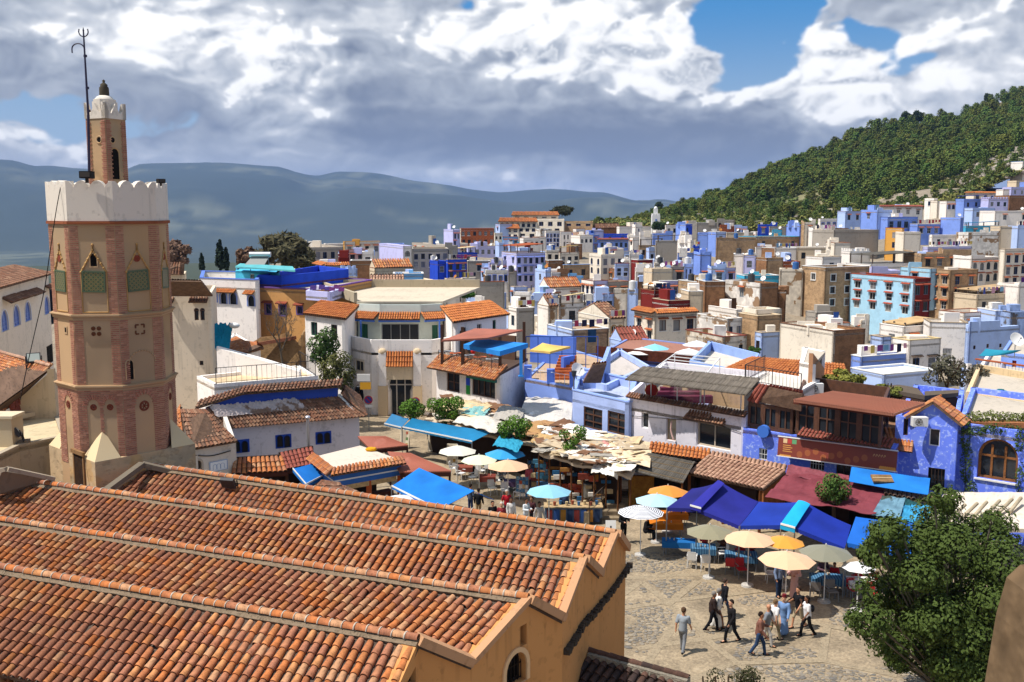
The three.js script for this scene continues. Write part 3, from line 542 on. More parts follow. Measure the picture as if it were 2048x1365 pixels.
if(k===4){const m=mesh('doorway',ringGeo(0.4,1.25,1,0.05,0.03),cream,tower);m.applyMatrix4(f.clone().multiply(new THREE.Matrix4().makeTranslation(w / 2 - 0.14,lt(358),0)));mesh('opening',paneGeo(0.4,1.25,1),dark,m).position.z=-0.01;}}
inst('lantern_bricks',bg,brickM,lb,tower,lc);
const cr=[];for(let k=0;k<4;k++){const A=vtx(k,LR + 0.04,LX,LD,ly,4),B=vtx(k + 1,LR + 0.04,LX,LD,ly,4),y=lt(236);cr.push(wallGeo(A,B,y,0,[],0.2,[[0,y + 0.66],[0.08,y + 0.62],[0.16,y + 0.34],[0.30,y + 0.22],[0.5,y + 0.62],[0.70,y + 0.22],[0.84,y + 0.34],[0.92,y + 0.62],[1,y + 0.66]]));}
cr.push(oct(LR - 0.28,lt(236),lt(200),ly,4,LX,LD),oct(LR*0.62,lt(236),lt(196),ly + 0.4,8,LX,LD),new THREE.SphereGeometry(0.42,12,8).scale(1,0.7,1).translate(LX,lt(200),-LD));
mesh('crown',cr,white,tower);
mesh('finial',new THREE.LatheGeometry([[0.001,0],[0.18,0],[0.14,0.08],[0.17,0.15],[0.2,0.2],[0.19,0.5],[0.14,0.56],[0.15,0.62],[0.08,0.68],[0.04,0.72],[0.07,0.78],[0.001,0.84]].map((p)=>new THREE.Vector2(...p)),12).translate(LX,lt(196),-LD),M('#4a4438',null),tower);
rebase(tower,V(CX,0,-D));
// mast with a hook and a trident
const a=P(178,352,41.6),b=P(176,230,41.6),c=P(166,60,41.6),mast=thing('mast','dark purple iron mast with crescent hook and trident beside the lantern tower','flagpole');
const pm=M('#221b3a',null,{r:0.5});
mesh('pole',[rod(a,b,0.055),rod(b,c,0.05,0.03)],pm,mast);const hk=[];for(let k=0;k<=10;k++){const t=Math.PI*k / 10;hk.push(c.clone().add(V(-0.25 + 0.25*Math.cos(t),-0.75 + 0.22*Math.sin(t),0)));}hk.push(c.clone().add(V(-0.5,-0.9,0)));hk.unshift(c.clone().add(V(0,-0.95,0)));
mesh('hook',tube(hk,0.026,6),pm,mast);
const tr=[];for(let k=0;k<=10;k++){const t=Math.PI + Math.PI*k / 10;tr.push(c.clone().add(V(0.19*Math.cos(t),-0.06 + 0.2*Math.sin(t),0)));}tr.unshift(tr[0].clone().add(V(0.02,0.1,0)));tr.push(tr[tr.length - 1].clone().add(V(-0.02,0.1,0)));
mesh('trident',[tube(tr,0.024,6),new THREE.ConeGeometry(0.04,0.16,6).translate(c.x,c.y + 0.05,c.z)],pm,mast);
const rg=[];for(const py of[112,176,222]){const q=P(168 +(py - 60)*0.065,py,41.6);rg.push(new THREE.CylinderGeometry(0.075,0.075,0.09,8).translate(q.x - 0.03,q.y,q.z));}mesh('collar',rg,pm,mast);
rebase(mast,a);
// loudspeakers on the battlements
const horn=thing('loudspeaker','dark grey loudspeaker box standing on the left battlements of the minaret','loudspeaker',P(173,356,40.0));
mesh('case',bx(-0.22,-0.02,-0.2,0.24,0.26,0.2),M('#2b2826',null),horn);mesh('grille',bx(-0.18,0.03,0.2,0.2,0.22,0.215),M('#45403c',null),horn);mesh('bracket',bx(-0.05,-0.2,-0.05,0.05,-0.02,0.05),M('#3a3633',null),horn);
const sp=horn.clone();sp.name=numbered('loudspeaker');sp.position.copy(P(321,366,41.4));sp.scale.setScalar(0.62);sp.rotation.y=0.8;scene.add(sp);tag(sp,'small loudspeaker on the right corner of the minaret battlements','loudspeaker');
one('cable',tube([P(122,366,40.6),P(112,420,40.3),P(100,500,40),P(88,580,40),P(70,660,40),P(52,740,39.5),P(40,800,39)],0.018,5,30),M('#1c1a18',null),'black cable hanging from the minaret battlements down to the left roof','cable');
}
function zellige(){
return new THREE.MeshStandardMaterial({roughness:0.4,map:tex(128,128,(u,v)=>{const g=9,x=(u*g)% 1 - 0.5,y=(v*g)% 1 - 0.5,r=Math.hypot(x,y),s=Math.max(Math.abs(x),Math.abs(y)),c=Math.abs(x)+ Math.abs(y);if(s>0.42)return[0.22,0.33,0.22];if(r<0.2)return[0.12,0.11,0.10];if(c>0.55)return[0.55,0.48,0.26];return(Math.floor(u*g)+ Math.floor(v*g))% 2?[0.56,0.46,0.26]:[0.24,0.35,0.22];},{srgb:1,rep:[1.19,1.25]})});
}
// ---------------------------------------------------------------- far mountains and valley
const prof=(list,x)=>{if(x<=list[0][0])return list[0][1];for(let k=1;k<list.length;k++)if(x<=list[k][0]){const[a,b]=list[k - 1],[c,d]=list[k],t=(x - a)/(c - a),s=t*t*(3 - 2*t);return b +(d - b)*lerp(t,s,0.5);}return list[list.length - 1][1];};
const CREST=[[-500,335],[0,328],[40,330],[90,345],[250,352],[290,340],[450,338],[560,346],[640,356],[680,347],[740,350],[850,370],[1000,385],[1100,378],[1200,385],[1290,410],[1400,425],[2600,428]];
{
const NA=420,NR=150,pos=[],col=[],idx=[];
for(let j=0;j<=NR;j++){
const t=j / NR,r=330*Math.pow(14000 / 330,t);
for(let i=0;i<=NA;i++){
const az=lerp(-58,58,i / NA)*Math.PI / 180,px=1024 + F*Math.tan(clamp(az,-0.9,0.9)),x=Math.sin(az)*r,z=-Math.cos(az)*r,dd=-z;
const top=hAt(px,prof(CREST,px),9000*Math.cos(az)),k=sstep(4600,9000,r);
let y=lerp(-6,-150,sstep(330,2400,r));
const ridge=1 - Math.abs(2*fbm(x / 2600 + 9,z / 2600,5,3)- 1),sp=fbm(x / 700,z / 700,5,8);
y=lerp(y,top,k)+(sp - 0.5)*(30*sstep(1500,3000,r))+(ridge - 0.6)*800*k*(1 - k)*2.2;
if(r>9000)y=top -(r - 9000)*0.05 +(sp - 0.5)*30;else y=Math.min(y,top*k + lerp(H,H - r*0.012,1 - k)+ 600*(k>0?0:0)+(k>0.98?0:60));
pos.push(x,y,z);
const n=fbm(x / 900,z / 900,6,21),f=fbm(x / 260,z / 260,4,25),field=sstep(0.46,0.66,n)*sstep(0.35,0.7,fbm(x / 120,z / 120,3,29))*0.8;
const c=[lerp(0.028,0.13,field*f*1.6),lerp(0.042,0.14,field*f*1.6),lerp(0.026,0.085,field*f*1.6)];col.push(...c);
}
}
for(let j=0;j<NR;j++)for(let i=0;i<NA;i++){const a=j*(NA + 1)+ i,b=a + 1,c=a + NA + 1,d=c + 1;idx.push(a,b,d,a,d,c);}
const g=new THREE.BufferGeometry();g.setAttribute('position',new THREE.Float32BufferAttribute(pos,3));g.setAttribute('color',new THREE.Float32BufferAttribute(col,3));g.setIndex(idx);g.computeVertexNormals();
const m=new THREE.MeshStandardMaterial({vertexColors:true,roughness:1});struct('mountains',g,m);
}
// ---------------------------------------------------------------- the wooded hill on the right
const HB=[[1100,458],[1240,456],[1500,462],[1650,452],[1750,440],[1900,408],[2048,345],[2300,280],[2700,240]],HC=[[1100,462],[1180,462],[1240,458],[1310,434],[1380,412],[1440,394],[1500,370],[1560,344],[1640,312],[1700,282],[1760,260],[1830,252],[1900,238],[1980,209],[2048,194],[2300,120],[2700,60]];
function hillPoint(px,t){
const d0=350,d1=prof([[1100,430],[1300,520],[1700,680],[2100,760],[2700,800]],px),d=lerp(d0,d1,t),py=lerp(prof(HB,px),prof(HC,px),t<1?t:1),p=P(px,py,d);
if(t>1)p.y -=(t - 1)*90;p.y +=(fbm(p.x / 40,p.z / 40,4,61)- 0.5)*7*Math.min(1,t*4)*(t>0.93?0.4:1);return p;
}
{
const NI=150,NJ=60,pos=[],col=[],idx=[];
for(let j=0;j<=NJ;j++)for(let i=0;i<=NI;i++){
const p=hillPoint(lerp(1100,2700,i / NI),j / NJ*1.35);pos.push(p.x,p.y,p.z);
const n=fbm(p.x / 30,p.z / 30,5,71),k=sstep(0.42,0.62,n);const c=[lerp(0.10,0.24,k),lerp(0.115,0.20,k),lerp(0.035,0.11,k)];col.push(...c);
}
for(let j=0;j<NJ;j++)for(let i=0;i<NI;i++){const a=j*(NI + 1)+ i,b=a + 1,c=a + NI + 1,d=c + 1;idx.push(a,b,d,a,d,c);}
const g=new THREE.BufferGeometry();g.setAttribute('position',new THREE.Float32BufferAttribute(pos,3));g.setAttribute('color',new THREE.Float32BufferAttribute(col,3));g.setIndex(idx);g.computeVertexNormals();
struct('hillside',g,new THREE.MeshStandardMaterial({vertexColors:true,roughness:1}));
}
// ---------------------------------------------------------------- foliage
// leaves scattered through lobes: each lobe [x, y, z, rx, ry, rz, count], leaves are small folded faces turned mostly outwards
function leaves(lobes,size,o={}){
const pos=[],nor=[],add=(p,n,s)=>{
const t=V(rr(-1,1),rr(-1,1),rr(-1,1)).cross(n).normalize(),b=n.clone().cross(t),L=s*rr(0.7,1.3),w=L*(o.w??0.55);
const q=[p.clone().addScaledVector(t,-L / 2),p.clone().addScaledVector(b,w / 2).addScaledVector(n,0.12*L),p.clone().addScaledVector(t,L / 2),p.clone().addScaledVector(b,-w / 2).addScaledVector(n,0.12*L)];
for(const k of[0,2,1,0,3,2]){pos.push(q[k].x,q[k].y,q[k].z);nor.push(n.x,n.y,n.z);}
};
for(const[x,y,z,rx,ry,rz,n]of lobes)for(let k=0;k<n;k++){
const d=V(rr(-1,1),rr(-1,1),rr(-1,1));if(d.lengthSq()>1){k--;continue;}const l=d.length()||1,r=Math.pow(l,o.shell??0.45);d.multiplyScalar(r / l);
const lump=1 -(o.lump??0.36)/ 2 +(o.lump??0.36)*vnoise(d.x*3 + x*5 + 20,d.y*3 + d.z*2.3 + y*3 + 20,5),p=V(x + d.x*rx*lump,y + d.y*ry*lump,z + d.z*rz*lump),nn=V(d.x / rx,d.y / ry,d.z / rz).normalize().add(V(rr(-1,1),rr(-0.4,1.1),rr(-1,1)).multiplyScalar(o.jit??0.8)).normalize();
add(p,nn,size);
}
const g=new THREE.BufferGeometry();g.setAttribute('position',new THREE.Float32BufferAttribute(pos,3));g.setAttribute('normal',new THREE.Float32BufferAttribute(nor,3));g.setAttribute('uv',new THREE.BufferAttribute(new Float32Array(pos.length / 3*2),2));return g;
}
const leafM=(r,g,b)=>{const k='leaf' +[r,g,b];return cached(k,()=>new THREE.MeshPhysicalMaterial({color:lin(r,g,b),roughness:0.75,side:THREE.DoubleSide,specularIntensity:0.3}));};
const bark=M('#5b4a3a','clay',{b:0.04}),barkGrey=M('#6f6659','clay',{b:0.04});
function limbs(p,dir,len,r,depth,out,tips,spread=0.7){
const e=p.clone().addScaledVector(dir,len),mid=p.clone().lerp(e,0.5).add(V(rr(-1,1),rr(-0.4,0.4),rr(-1,1)).multiplyScalar(len*0.07));
out.push(rod(p,mid,r,r*0.82,6),rod(mid,e,r*0.82,r*0.62,6));
if(depth<=0){tips.push(e);return;}
const n=depth>2?3:2 +(rnd()<0.5?1:0);
for(let k=0;k<n;k++){const d2=dir.clone().add(V(rr(-1,1),rr(-0.25,0.7),rr(-1,1)).multiplyScalar(spread)).normalize();limbs(k?p.clone().lerp(e,rr(0.6,1)):e,d2,len*rr(0.6,0.85),r*0.6,depth - 1,out,tips,spread);}
}
function tree(name,label,at,h,o={}){
const t=thing(name,label,o.cat??'tree',at,0,o.group),w=o.w??h*0.4,y0=o.y0??h*0.35,out=[],tips=[];
limbs(V(0,-0.3,0),V(rr(-0.08,0.08),1,rr(-0.08,0.08)).normalize(),y0 + 0.3 + h*0.1,o.r??h*0.03,o.depth??2,out,tips,o.spread??0.6);
mesh('trunk',out,o.bark??bark,t);
const lob=[],n=o.n??9;const cnt=Math.round((o.leaves??1500)/(n + 1));
lob.push([0,(y0 + h)/ 2,0,w*0.62,(h - y0)*0.42,w*0.62,cnt]);
for(let k=0;k<n;k++){const a=k*2.4 + rr(0,1),q=rr(0.35,0.72)*w,y=lerp(y0 +(h - y0)*0.2,h*0.9,(k + 0.5)/ n),taper=o.cone?1.15 -(y - y0)/(h - y0):1;lob.push([Math.cos(a)*q*taper,y,Math.sin(a)*q*taper,w*rr(0.3,0.45)*taper,(h - y0)*rr(0.14,0.22),w*rr(0.3,0.45)*taper,cnt]);}
mesh('crown',leaves(lob,o.size??0.4,o),o.mat??leafM(0.05,0.085,0.025),t);return t;
}
{
seedAt(21);
// one pine, many times over: a far-off wood
const lob=[];for(let k=0;k<7;k++){const y=1.4 + k*0.85,w=2.7*Math.pow(Math.sin(0.35 + 2.5*(k + 0.5)/ 7),0.8);for(let q=0;q<3;q++){const a=k*1.1 + q*2.1;lob.push([Math.cos(a)*w*0.5,y,Math.sin(a)*w*0.5,w*0.66,0.72,w*0.66,26]);}}
const crown=leaves(lob,0.72,{w:0.9,shell:0.5,jit:0.3}),pine=merge([crown,rod(V(0,-0.5,0),V(0,5,0),0.18,0.06,5)]);
const m4=[],cols=[],bushes=[],bc=[],rocks=[],rc=[];
for(let k=0;k<7600;k++){
const px=lerp(1180,2330,rnd()),t=rnd(),p=hillPoint(px,t),n=fbm(p.x / 26 + 4,p.z / 26,4,81),low=t<0.50 +(n - 0.5)*0.5 - 0.28*sstep(1560,1800,px);
const s=rr(0.6,1.25)*(low?0.6:1)*lerp(0.5,1,sstep(1230,1650,px));
if(low?rnd()<0.84:(n>0.60&&rnd()<0.7))continue;
m4.push(new THREE.Matrix4().makeRotationY(rr(0,6)).scale(V(s*rr(0.85,1.2),s*rr(0.9,1.2),s*rr(0.85,1.2))).setPosition(p.x,p.y - 0.3,p.z));const q=rr(0.75,1.4);cols.push(lin(0.088*q*rr(0.8,1.3),0.122*q,0.027*q));
}
const mat=new THREE.MeshPhysicalMaterial({color:0xffffff,roughness:0.9,specularIntensity:0.2,side:THREE.DoubleSide});
const wood=inst('pine_forest',pine,mat,m4,scene,cols);tag(wood,'dark green pine wood covering the hillside on the right','forest',null,'stuff');
const bl=[];for(let k=0;k<5;k++)bl.push([rr(-0.6,0.6),rr(0.3,0.9),rr(-0.6,0.6),0.7,0.5,0.7,22]);const bush=leaves(bl,0.5,{w:0.8,jit:0.4});
for(let k=0;k<4200;k++){const px=lerp(1180,2250,rnd()),t=Math.pow(rnd(),1.6),p=hillPoint(px,t),s=rr(0.5,2.2);bushes.push(new THREE.Matrix4().makeRotationY(rr(0,6)).scale(V(s,s*rr(0.6,1),s)).setPosition(p.x,p.y - 0.15,p.z));const q=rr(0.7,1.5);bc.push(rnd()<0.5?lin(0.16*q,0.16*q,0.045*q):lin(0.09*q,0.12*q,0.036*q));}
tag(inst('scrub',bush,mat,bushes,scene,bc),'yellow green scrub and low bushes below the pine wood','bushes',null,'stuff');
const rock=new THREE.IcosahedronGeometry(1,1);{const p=rock.attributes.position;for(let i=0;i<p.count;i++){const k=0.75 + 0.5*vnoise(p.getX(i)*2 + 9,p.getY(i)*2 + p.getZ(i)*3 + 9,4);p.setXYZ(i,p.getX(i)*k,p.getY(i)*k*0.7,p.getZ(i)*k);}rock.computeVertexNormals();}
for(let k=0;k<1500;k++){const out=rnd()<0.42,px=out?lerp(1930,2140,rnd()):lerp(1330,2100,rnd()),t=out?rr(0.1,0.45)*0.9:Math.pow(rnd(),1.8),p=hillPoint(px,t),s=out?rr(0.8,3.0):rr(0.4,1.5);rocks.push(new THREE.Matrix4().makeRotationFromEuler(new THREE.Euler(rr(-0.4,0.4),rr(0,6),rr(-0.4,0.4))).scale(V(s,s*rr(0.6,1),s)).setPosition(p.x,p.y + 0.1,p.z));const q=rr(0.75,1.15);rc.push(lin(0.34*q,0.29*q,0.245*q));}
tag(inst('boulders',rock,new THREE.MeshStandardMaterial({color:0xffffff,roughness:0.95,flatShading:true,map:T.clay}),rocks,scene,rc),'pale grey rock outcrops among the pines and scrub','rocks',null,'stuff');
// trees that stand out against the sky
const sky=[[1812,246,11,'tall dark pine on the hill crest, left of a pair'],[1834,244,11.5,'tall dark pine on the hill crest, right of a pair'],[1975,212,9,'dark pine alone on the hill skyline near the right edge'],[1705,280,9,'rounded pine on the skyline where the crest flattens'],[1316,424,8,'small dark tree on the low left foot of the hill skyline']];
for(const[px,py,h,lab]of sky){const t=tree('pine_tree',lab,hillPoint(px,0.985),h,{leaves:900,size:0.7,w:h*0.32,n:8,mat:leafM(0.032,0.05,0.02),r:0.2,group:null});}
}
// ---------------------------------------------------------------- the blue town
const PAL={w:['#f2eee9','grime'],k:['#eae2d3','grime'],b1:['#b4c9f2','plaster'],b2:['#7f9be2','plaster'],b3:['#2c50cc','plaster'],lv:['#c3c3ec','plaster'],g:['#a8a299','grime'],be:['#dccbb0','grime'],br:['#9c7250','courses'],ye:['#d39c4a','plaster'],rd:['#7a2822','plaster'],tq:['#4db4d6','plaster'],sk:['#79b1e2','plaster'],tn:['#bd9c77','courses'],pk:['#cda59f','plaster'],wp:['#eee8df','worn'],kw:['#e2d6c2','worn'],sb:['#a9d2e8','plaster'],bw:['#9fb6e2','worn'],or:['#b0623c','clay']};
const paint=(c)=>M(PAL[c][0],PAL[c][1],{b:0.02});
const CR={A:[820,400,3.412],B:[1280,300,4.265],C:[1648,300,4.265],D:[1280,560,4.265],E:[1648,560,4.265],F:[400,440,3.412],P:[0,0,1]};
const DEP=[[300,420],[340,395],[380,375],[420,352],[440,335],[460,312],[480,285],[500,258],[520,238],[560,203],[600,176],[640,152],[680,132],[700,122],[740,108]];
const GROUND=[];
const windowMats=['#3d2e26','#d8d4cc','#2d4a86','#5a3a28','#6d7f8f'].map((c)=>M(c,null,{r:0.7})),shutters=M('#1f6b5d',null);
const roofMats=[M('#dcd5c9','grime'),M('#cfc2ad','grime'),M('#b8afa3','grime'),M('#e9e6e2','grime'),M('#ab9680','grime'),M('#e4e0da','grime')];
const steelM=M('#8b8f93',null,{r:0.5,m:0.6}),whiteM=M('#dddcd8',null,{r:0.6});
const shelf={},curtain=M('#8d8a86','cloth',{r:0.7});
function buildHouse(crop,xl,xc,xr,yt,yb,color,label,o={}){
const[ox,oy,s]=CR[crop],X=(x)=>ox + x / s,Y=(y)=>oy + y / s;
xl=X(xl);xc=X(xc);xr=X(xr);yt=Y(yt);yb=Y(yb);
const d=o.d??prof(DEP,yb),yaw=o.yaw??(xc - xl<2?0.12:xr - xc<2?1.35:0.42),pts=boxPlan(xl,xc,xr,d,yaw,o.deep??clamp((xr - xl)*d / F*0.7,4,11));
const top=hAt(xc,yt,d),bot=hAt(xc,yb,d),[c1,c2]=color.split('/'),yb0=Math.min(bot - 1,top - 2.5)- 3.5;
const h=new House(o.name??'town_house',label,o.cat??'house',pts,yb0,top,paint(c1),{par:o.par??rr(0.25,0.6),roof:o.roofM??pick(roofMats),thick:0.22});
if(c2){h.mats[1]=paint(c2);h.mats[2]=paint(c2);}
GROUND.push([pts[1].x,pts[1].z,bot - 2]);
const big=(xr - xl)*0.5>14;
for(const spec of(o.w??'').split(' ').filter(Boolean)){
const[,f,nc,nr,k]=/([LR])(\d)x(\d)(\w?)/.exec(spec),i=f==='L'?0:1,L=h.len(i),hh=top - bot,n=+nc,m=+nr,arch=k==='a'?1:0,ww=Math.min(o.ww??0.95,L / n*0.55),wh=Math.min(o.wh??1.3,hh / m*0.55),fm=pick(windowMats),hood=o.hood??(rnd()<0.4);
for(let a=0;a<n;a++)for(let b=0;b<m;b++){
const u=L*(a + 0.5)/ n + rr(-0.12,0.12),v=top - 0.9 - wh -(hh - 1.0)*b / m - rr(0,0.15)-(o.drop??0);
if(u - ww / 2<0.15||u + ww / 2>L - 0.15)continue;
h.win(i,{u0:u - ww / 2,u1:u + ww / 2,v0:v,v1:v + wh},{arch,fm,hood:hood?(o.hoodM??TERRA):null,hoodD:0.3,rec:0.12,ring:o.ring??null,bars:rnd()<0.15,pane:rnd()<0.22?curtain:undefined,sill:rnd()<0.3?whiteM:null,mull:rnd()<0.25?0:1,trans:rnd()<0.3?1:0});
}
}
if(!o.tile&&!o.rim&&!o.canopy&&!o.cren&&o.cop===undefined&&rnd()<0.3){const s=rr(0.3,0.7),q=rr(0.3,0.8),up=rnd()<0.5;h.tops[1]=up?[[0,top],[s,top],[s + 0.005,top + q],[1,top + q]]:[[0,top + q],[s,top + q*0.9],[s + 0.005,top],[1,top]];if(rnd()<0.5)h.tops[0]=[[0,top + q*0.6],[0.4,top + q*0.5],[0.6,top],[1,up?top:top + q]];}
else if(o.cop !==0)h.coping(o.cop??pick([whiteM,paint(c1),M('#9a6248','clay'),M('#b5a58f','grime'),paint(c1)]),0.08,0.04);
if(o.tile){
const e=0.35,p=pts.map((q)=>V(q.x,top + 0.05,q.z)),up=V(0,o.tile,0);
const out=(a,b)=>{const n=V(b.x - a.x,0,b.z - a.z).normalize().cross(UP);return n.multiplyScalar(e);};
const cm=p[0].clone().lerp(p[2],0.5).add(up),r1=p[0].clone().lerp(p[1],0.5).add(up),r2=p[3].clone().lerp(p[2],0.5).add(up);
const pal=o.pal??'warm',opt={pal,sp:0.4,row:0.8,k:1.5,low:true};
if(o.hip){tileRoof(h.g,p[0].clone().add(V(-e,0,e)),p[1].clone().add(V(0,0,e)),cm,cm.clone().add(V(-0.3,0,0)),opt);tileRoof(h.g,p[1].clone().add(V(0,0,e)),p[2].clone().add(V(e,0,0)),cm.clone().add(V(0.3,0,0)),cm,opt);}
else{tileRoof(h.g,p[1].clone().add(out(p[1],p[2])),p[2].clone().add(out(p[1],p[2])),r2.clone(),r1.clone(),opt);tileRoof(h.g,p[3].clone(),p[0].clone(),r1.clone().add(V(0,0.01,0)),r2.clone().add(V(0,0.01,0)),opt);h.tops[0]=[[0,top],[0.5,top + o.tile],[1,top]];h.tops[2]=[[0,top],[0.5,top + o.tile],[1,top]];}
}
if(o.rim){const p=pts.map((q)=>V(q.x,top + 0.08,q.z));for(const i of[0,1]){const a=p[i],b=p[i + 1],n=V(b.x - a.x,0,b.z - a.z).normalize().cross(UP);tileRoof(h.g,a.clone().addScaledVector(n,0.5).add(V(0,-0.15,0)),b.clone().addScaledVector(n,0.5).add(V(0,-0.15,0)),b.clone().addScaledVector(n,-0.35).add(V(0,0.22,0)),a.clone().addScaledVector(n,-0.35).add(V(0,0.22,0)),{pal:o.pal??'orange',sp:0.32,row:0.5,low:true,k:1.2});}}
if(o.cren){const l=[];for(const i of[0,1]){const n=Math.max(2,Math.round(h.len(i)/ 0.9));for(let k=0;k<n;k++)l.push(bx(0,0,-0.2,h.len(i)/ n*0.55,0.45,0).translate(h.len(i)*(k + 0.2)/ n,top + 0.09,0).applyMatrix4(h.frame(i)));}mesh('battlements',l,paint(c1),h.g);}
if(o.canopy){
const hh=o.ch??2.3,p=pts.map((q)=>V(q.x,top + hh,q.z)),mid=p[0].clone().add(p[2]).multiplyScalar(0.5),k=(q)=>q.clone().lerp(mid,0.08);
mesh('terrace_roof',slab(k(p[0]),k(p[1]),k(p[2]),k(p[3]),0.12,1,1,(u,v)=>(v - 0.5)*0.4),M(o.canopy,'cloth'),h.g);
for(const q of[...pts,{x:(pts[1].x + pts[2].x)/ 2,z:(pts[1].z + pts[2].z)/ 2},{x:(pts[1].x + pts[0].x)/ 2,z:(pts[1].z + pts[0].z)/ 2}]){const c=V(q.x,top - 0.3,q.z).lerp(V(mid.x,top - 0.3,mid.z),0.12);mesh('post',bx(c.x - 0.09,c.y,c.z - 0.09,c.x + 0.09,top + hh - 0.02,c.z + 0.09),o.postM??M('#5d5148',null),h.g);}
}
if(o.hut){const mid={x:lerp(pts[1].x,pts[3].x,0.5),z:lerp(pts[1].z,pts[3].z,0.5)},L=h.len(1)*0.35,u=V(pts[2].x - pts[1].x,0,pts[2].z - pts[1].z).normalize(),f=frameM({x:mid.x - u.x*L / 2,z:mid.z - u.z*L / 2},{x:mid.x + u.x*L / 2,z:mid.z + u.z*L / 2});const m=mesh('stair_house',[bx(0,-0.8,-2.2,L,o.hut===true?1.9:o.hut,0)],paint(o.hutC??c1),h.g);m.applyMatrix4(f.premultiply(new THREE.Matrix4().makeTranslation(0,top,0)));mesh('door',bx(L*0.35,-0.4,0.003,L*0.35 + 0.8,1.3,0.05),M(pick(['#4a3626','#2f4f8f','#6d8a99']),null),m);}
if(!o.tile&&!o.canopy&&d<300&&rnd()<0.6){const C=pts[1],n=1 + Math.floor(rnd()*3);for(let k=0;k<n;k++){const u=rr(0.15,0.75),v=rr(0.25,0.75),x=C.x +(pts[2].x - C.x)*u +(pts[0].x - C.x)*v,z=C.z +(pts[2].z - C.z)*u +(pts[0].z - C.z)*v,w=rr(0.3,1.0),q=rnd();mesh(q<0.6?'roof_box':'roof_wall',bx(x - w,top - 0.8,z -(q<0.6?w*0.8:0.12),x + w,top + rr(0.2,1.1),z +(q<0.6?w*0.8:0.12)),rnd()<0.5?paint(c1):paint(pick(['w','b1','k','lv','wp'])),h.g);}}
h.top=top;h.short=label;h.d=d;
if(o.after)o.after(h);
if(o.nofin !==1)h.finish();
shelf[label]=h;return h;
}
// satellite dishes, tanks, laundry: things that stand on the roofs
function dishAt(p,r,label,turn,color,group){
const t=thing('satellite_dish',label,'satellite dish',p,turn,group);
mesh('reflector',cached('dish' + r,()=>{const l=[];for(let k=0;k<=5;k++){const q=k / 5;l.push(new THREE.Vector2(r*q + 0.001,r*0.28*q*q));}for(let k=5;k>=0;k--){const q=k / 5;l.push(new THREE.Vector2(r*q*0.99 + 0.001,r*0.28*q*q - 0.03));}return new THREE.LatheGeometry(l,16).rotateX(Math.PI / 2 - 0.55).translate(0,r + 0.45,0.06);}),color??whiteM,t);
mesh('mast',rod(V(0,-0.4,0),V(0,r + 0.45,0),0.035),steelM,t);mesh('feed_arm',cached('arm' + r,()=>merge([rod(V(0,0.45 + r*0.2,0.1),V(0,0.45 + r*1.35,r*1.0),0.018,0.018,5),bx(-0.05,0.4 + r*1.35,r*0.98,0.05,0.5 + r*1.35,r*1.1)])),steelM,t);return t;
}
const dishCount={};
function addDish(h,u,v,label,r=0.5,color){const a=h.pts[1],b=h.pts[2],c=h.pts[0],x=a.x +(b.x - a.x)*u +(c.x - a.x)*v,z=a.z +(b.z - a.z)*u +(c.z - a.z)*v;return dishAt(V(x,h.top + 0.1 -(h.o.par??0.5)*0.8,z),r,label,rr(-0.9,0.3),color);}
function laundry(h,label,wall,v,cols){
const A=h.pts[wall],B=h.pts[(wall + 1)% 4],t=thing('washing_line',label,'laundry'),y=h.top + v;const a=V(A.x,y,A.z),b=V(B.x,y,B.z),n=Math.max(4,Math.floor(a.distanceTo(b)/ 0.8));
mesh('line',rod(a,b,0.012),M('#cccccc',null),t);for(const q of[a,b])mesh('post',rod(q.clone().setY(h.top - 0.4),q,0.03),steelM,t);
const u=b.clone().sub(a).normalize();
for(let k=0;k<n;k++){const p=a.clone().lerp(b,(k + 0.3)/ n),w=rr(0.35,0.7),L=rr(0.5,1.0);mesh('cloth',slab(p.clone().add(V(0,-L,0.04)),p.clone().addScaledVector(u,w).add(V(0,-L*rr(0.9,1),0.03)),p.clone().addScaledVector(u,w),p,0.02,3,2),M(pick(cols??['#e8e4e0','#c2455c','#4a58a8','#d9a3b5','#2d2d45','#e0c36a','#7aa7c9','#8d4a8f']),'cloth'),t);}
return rebase(t,V(a.x,h.top,a.z));
}
const W=whiteM;
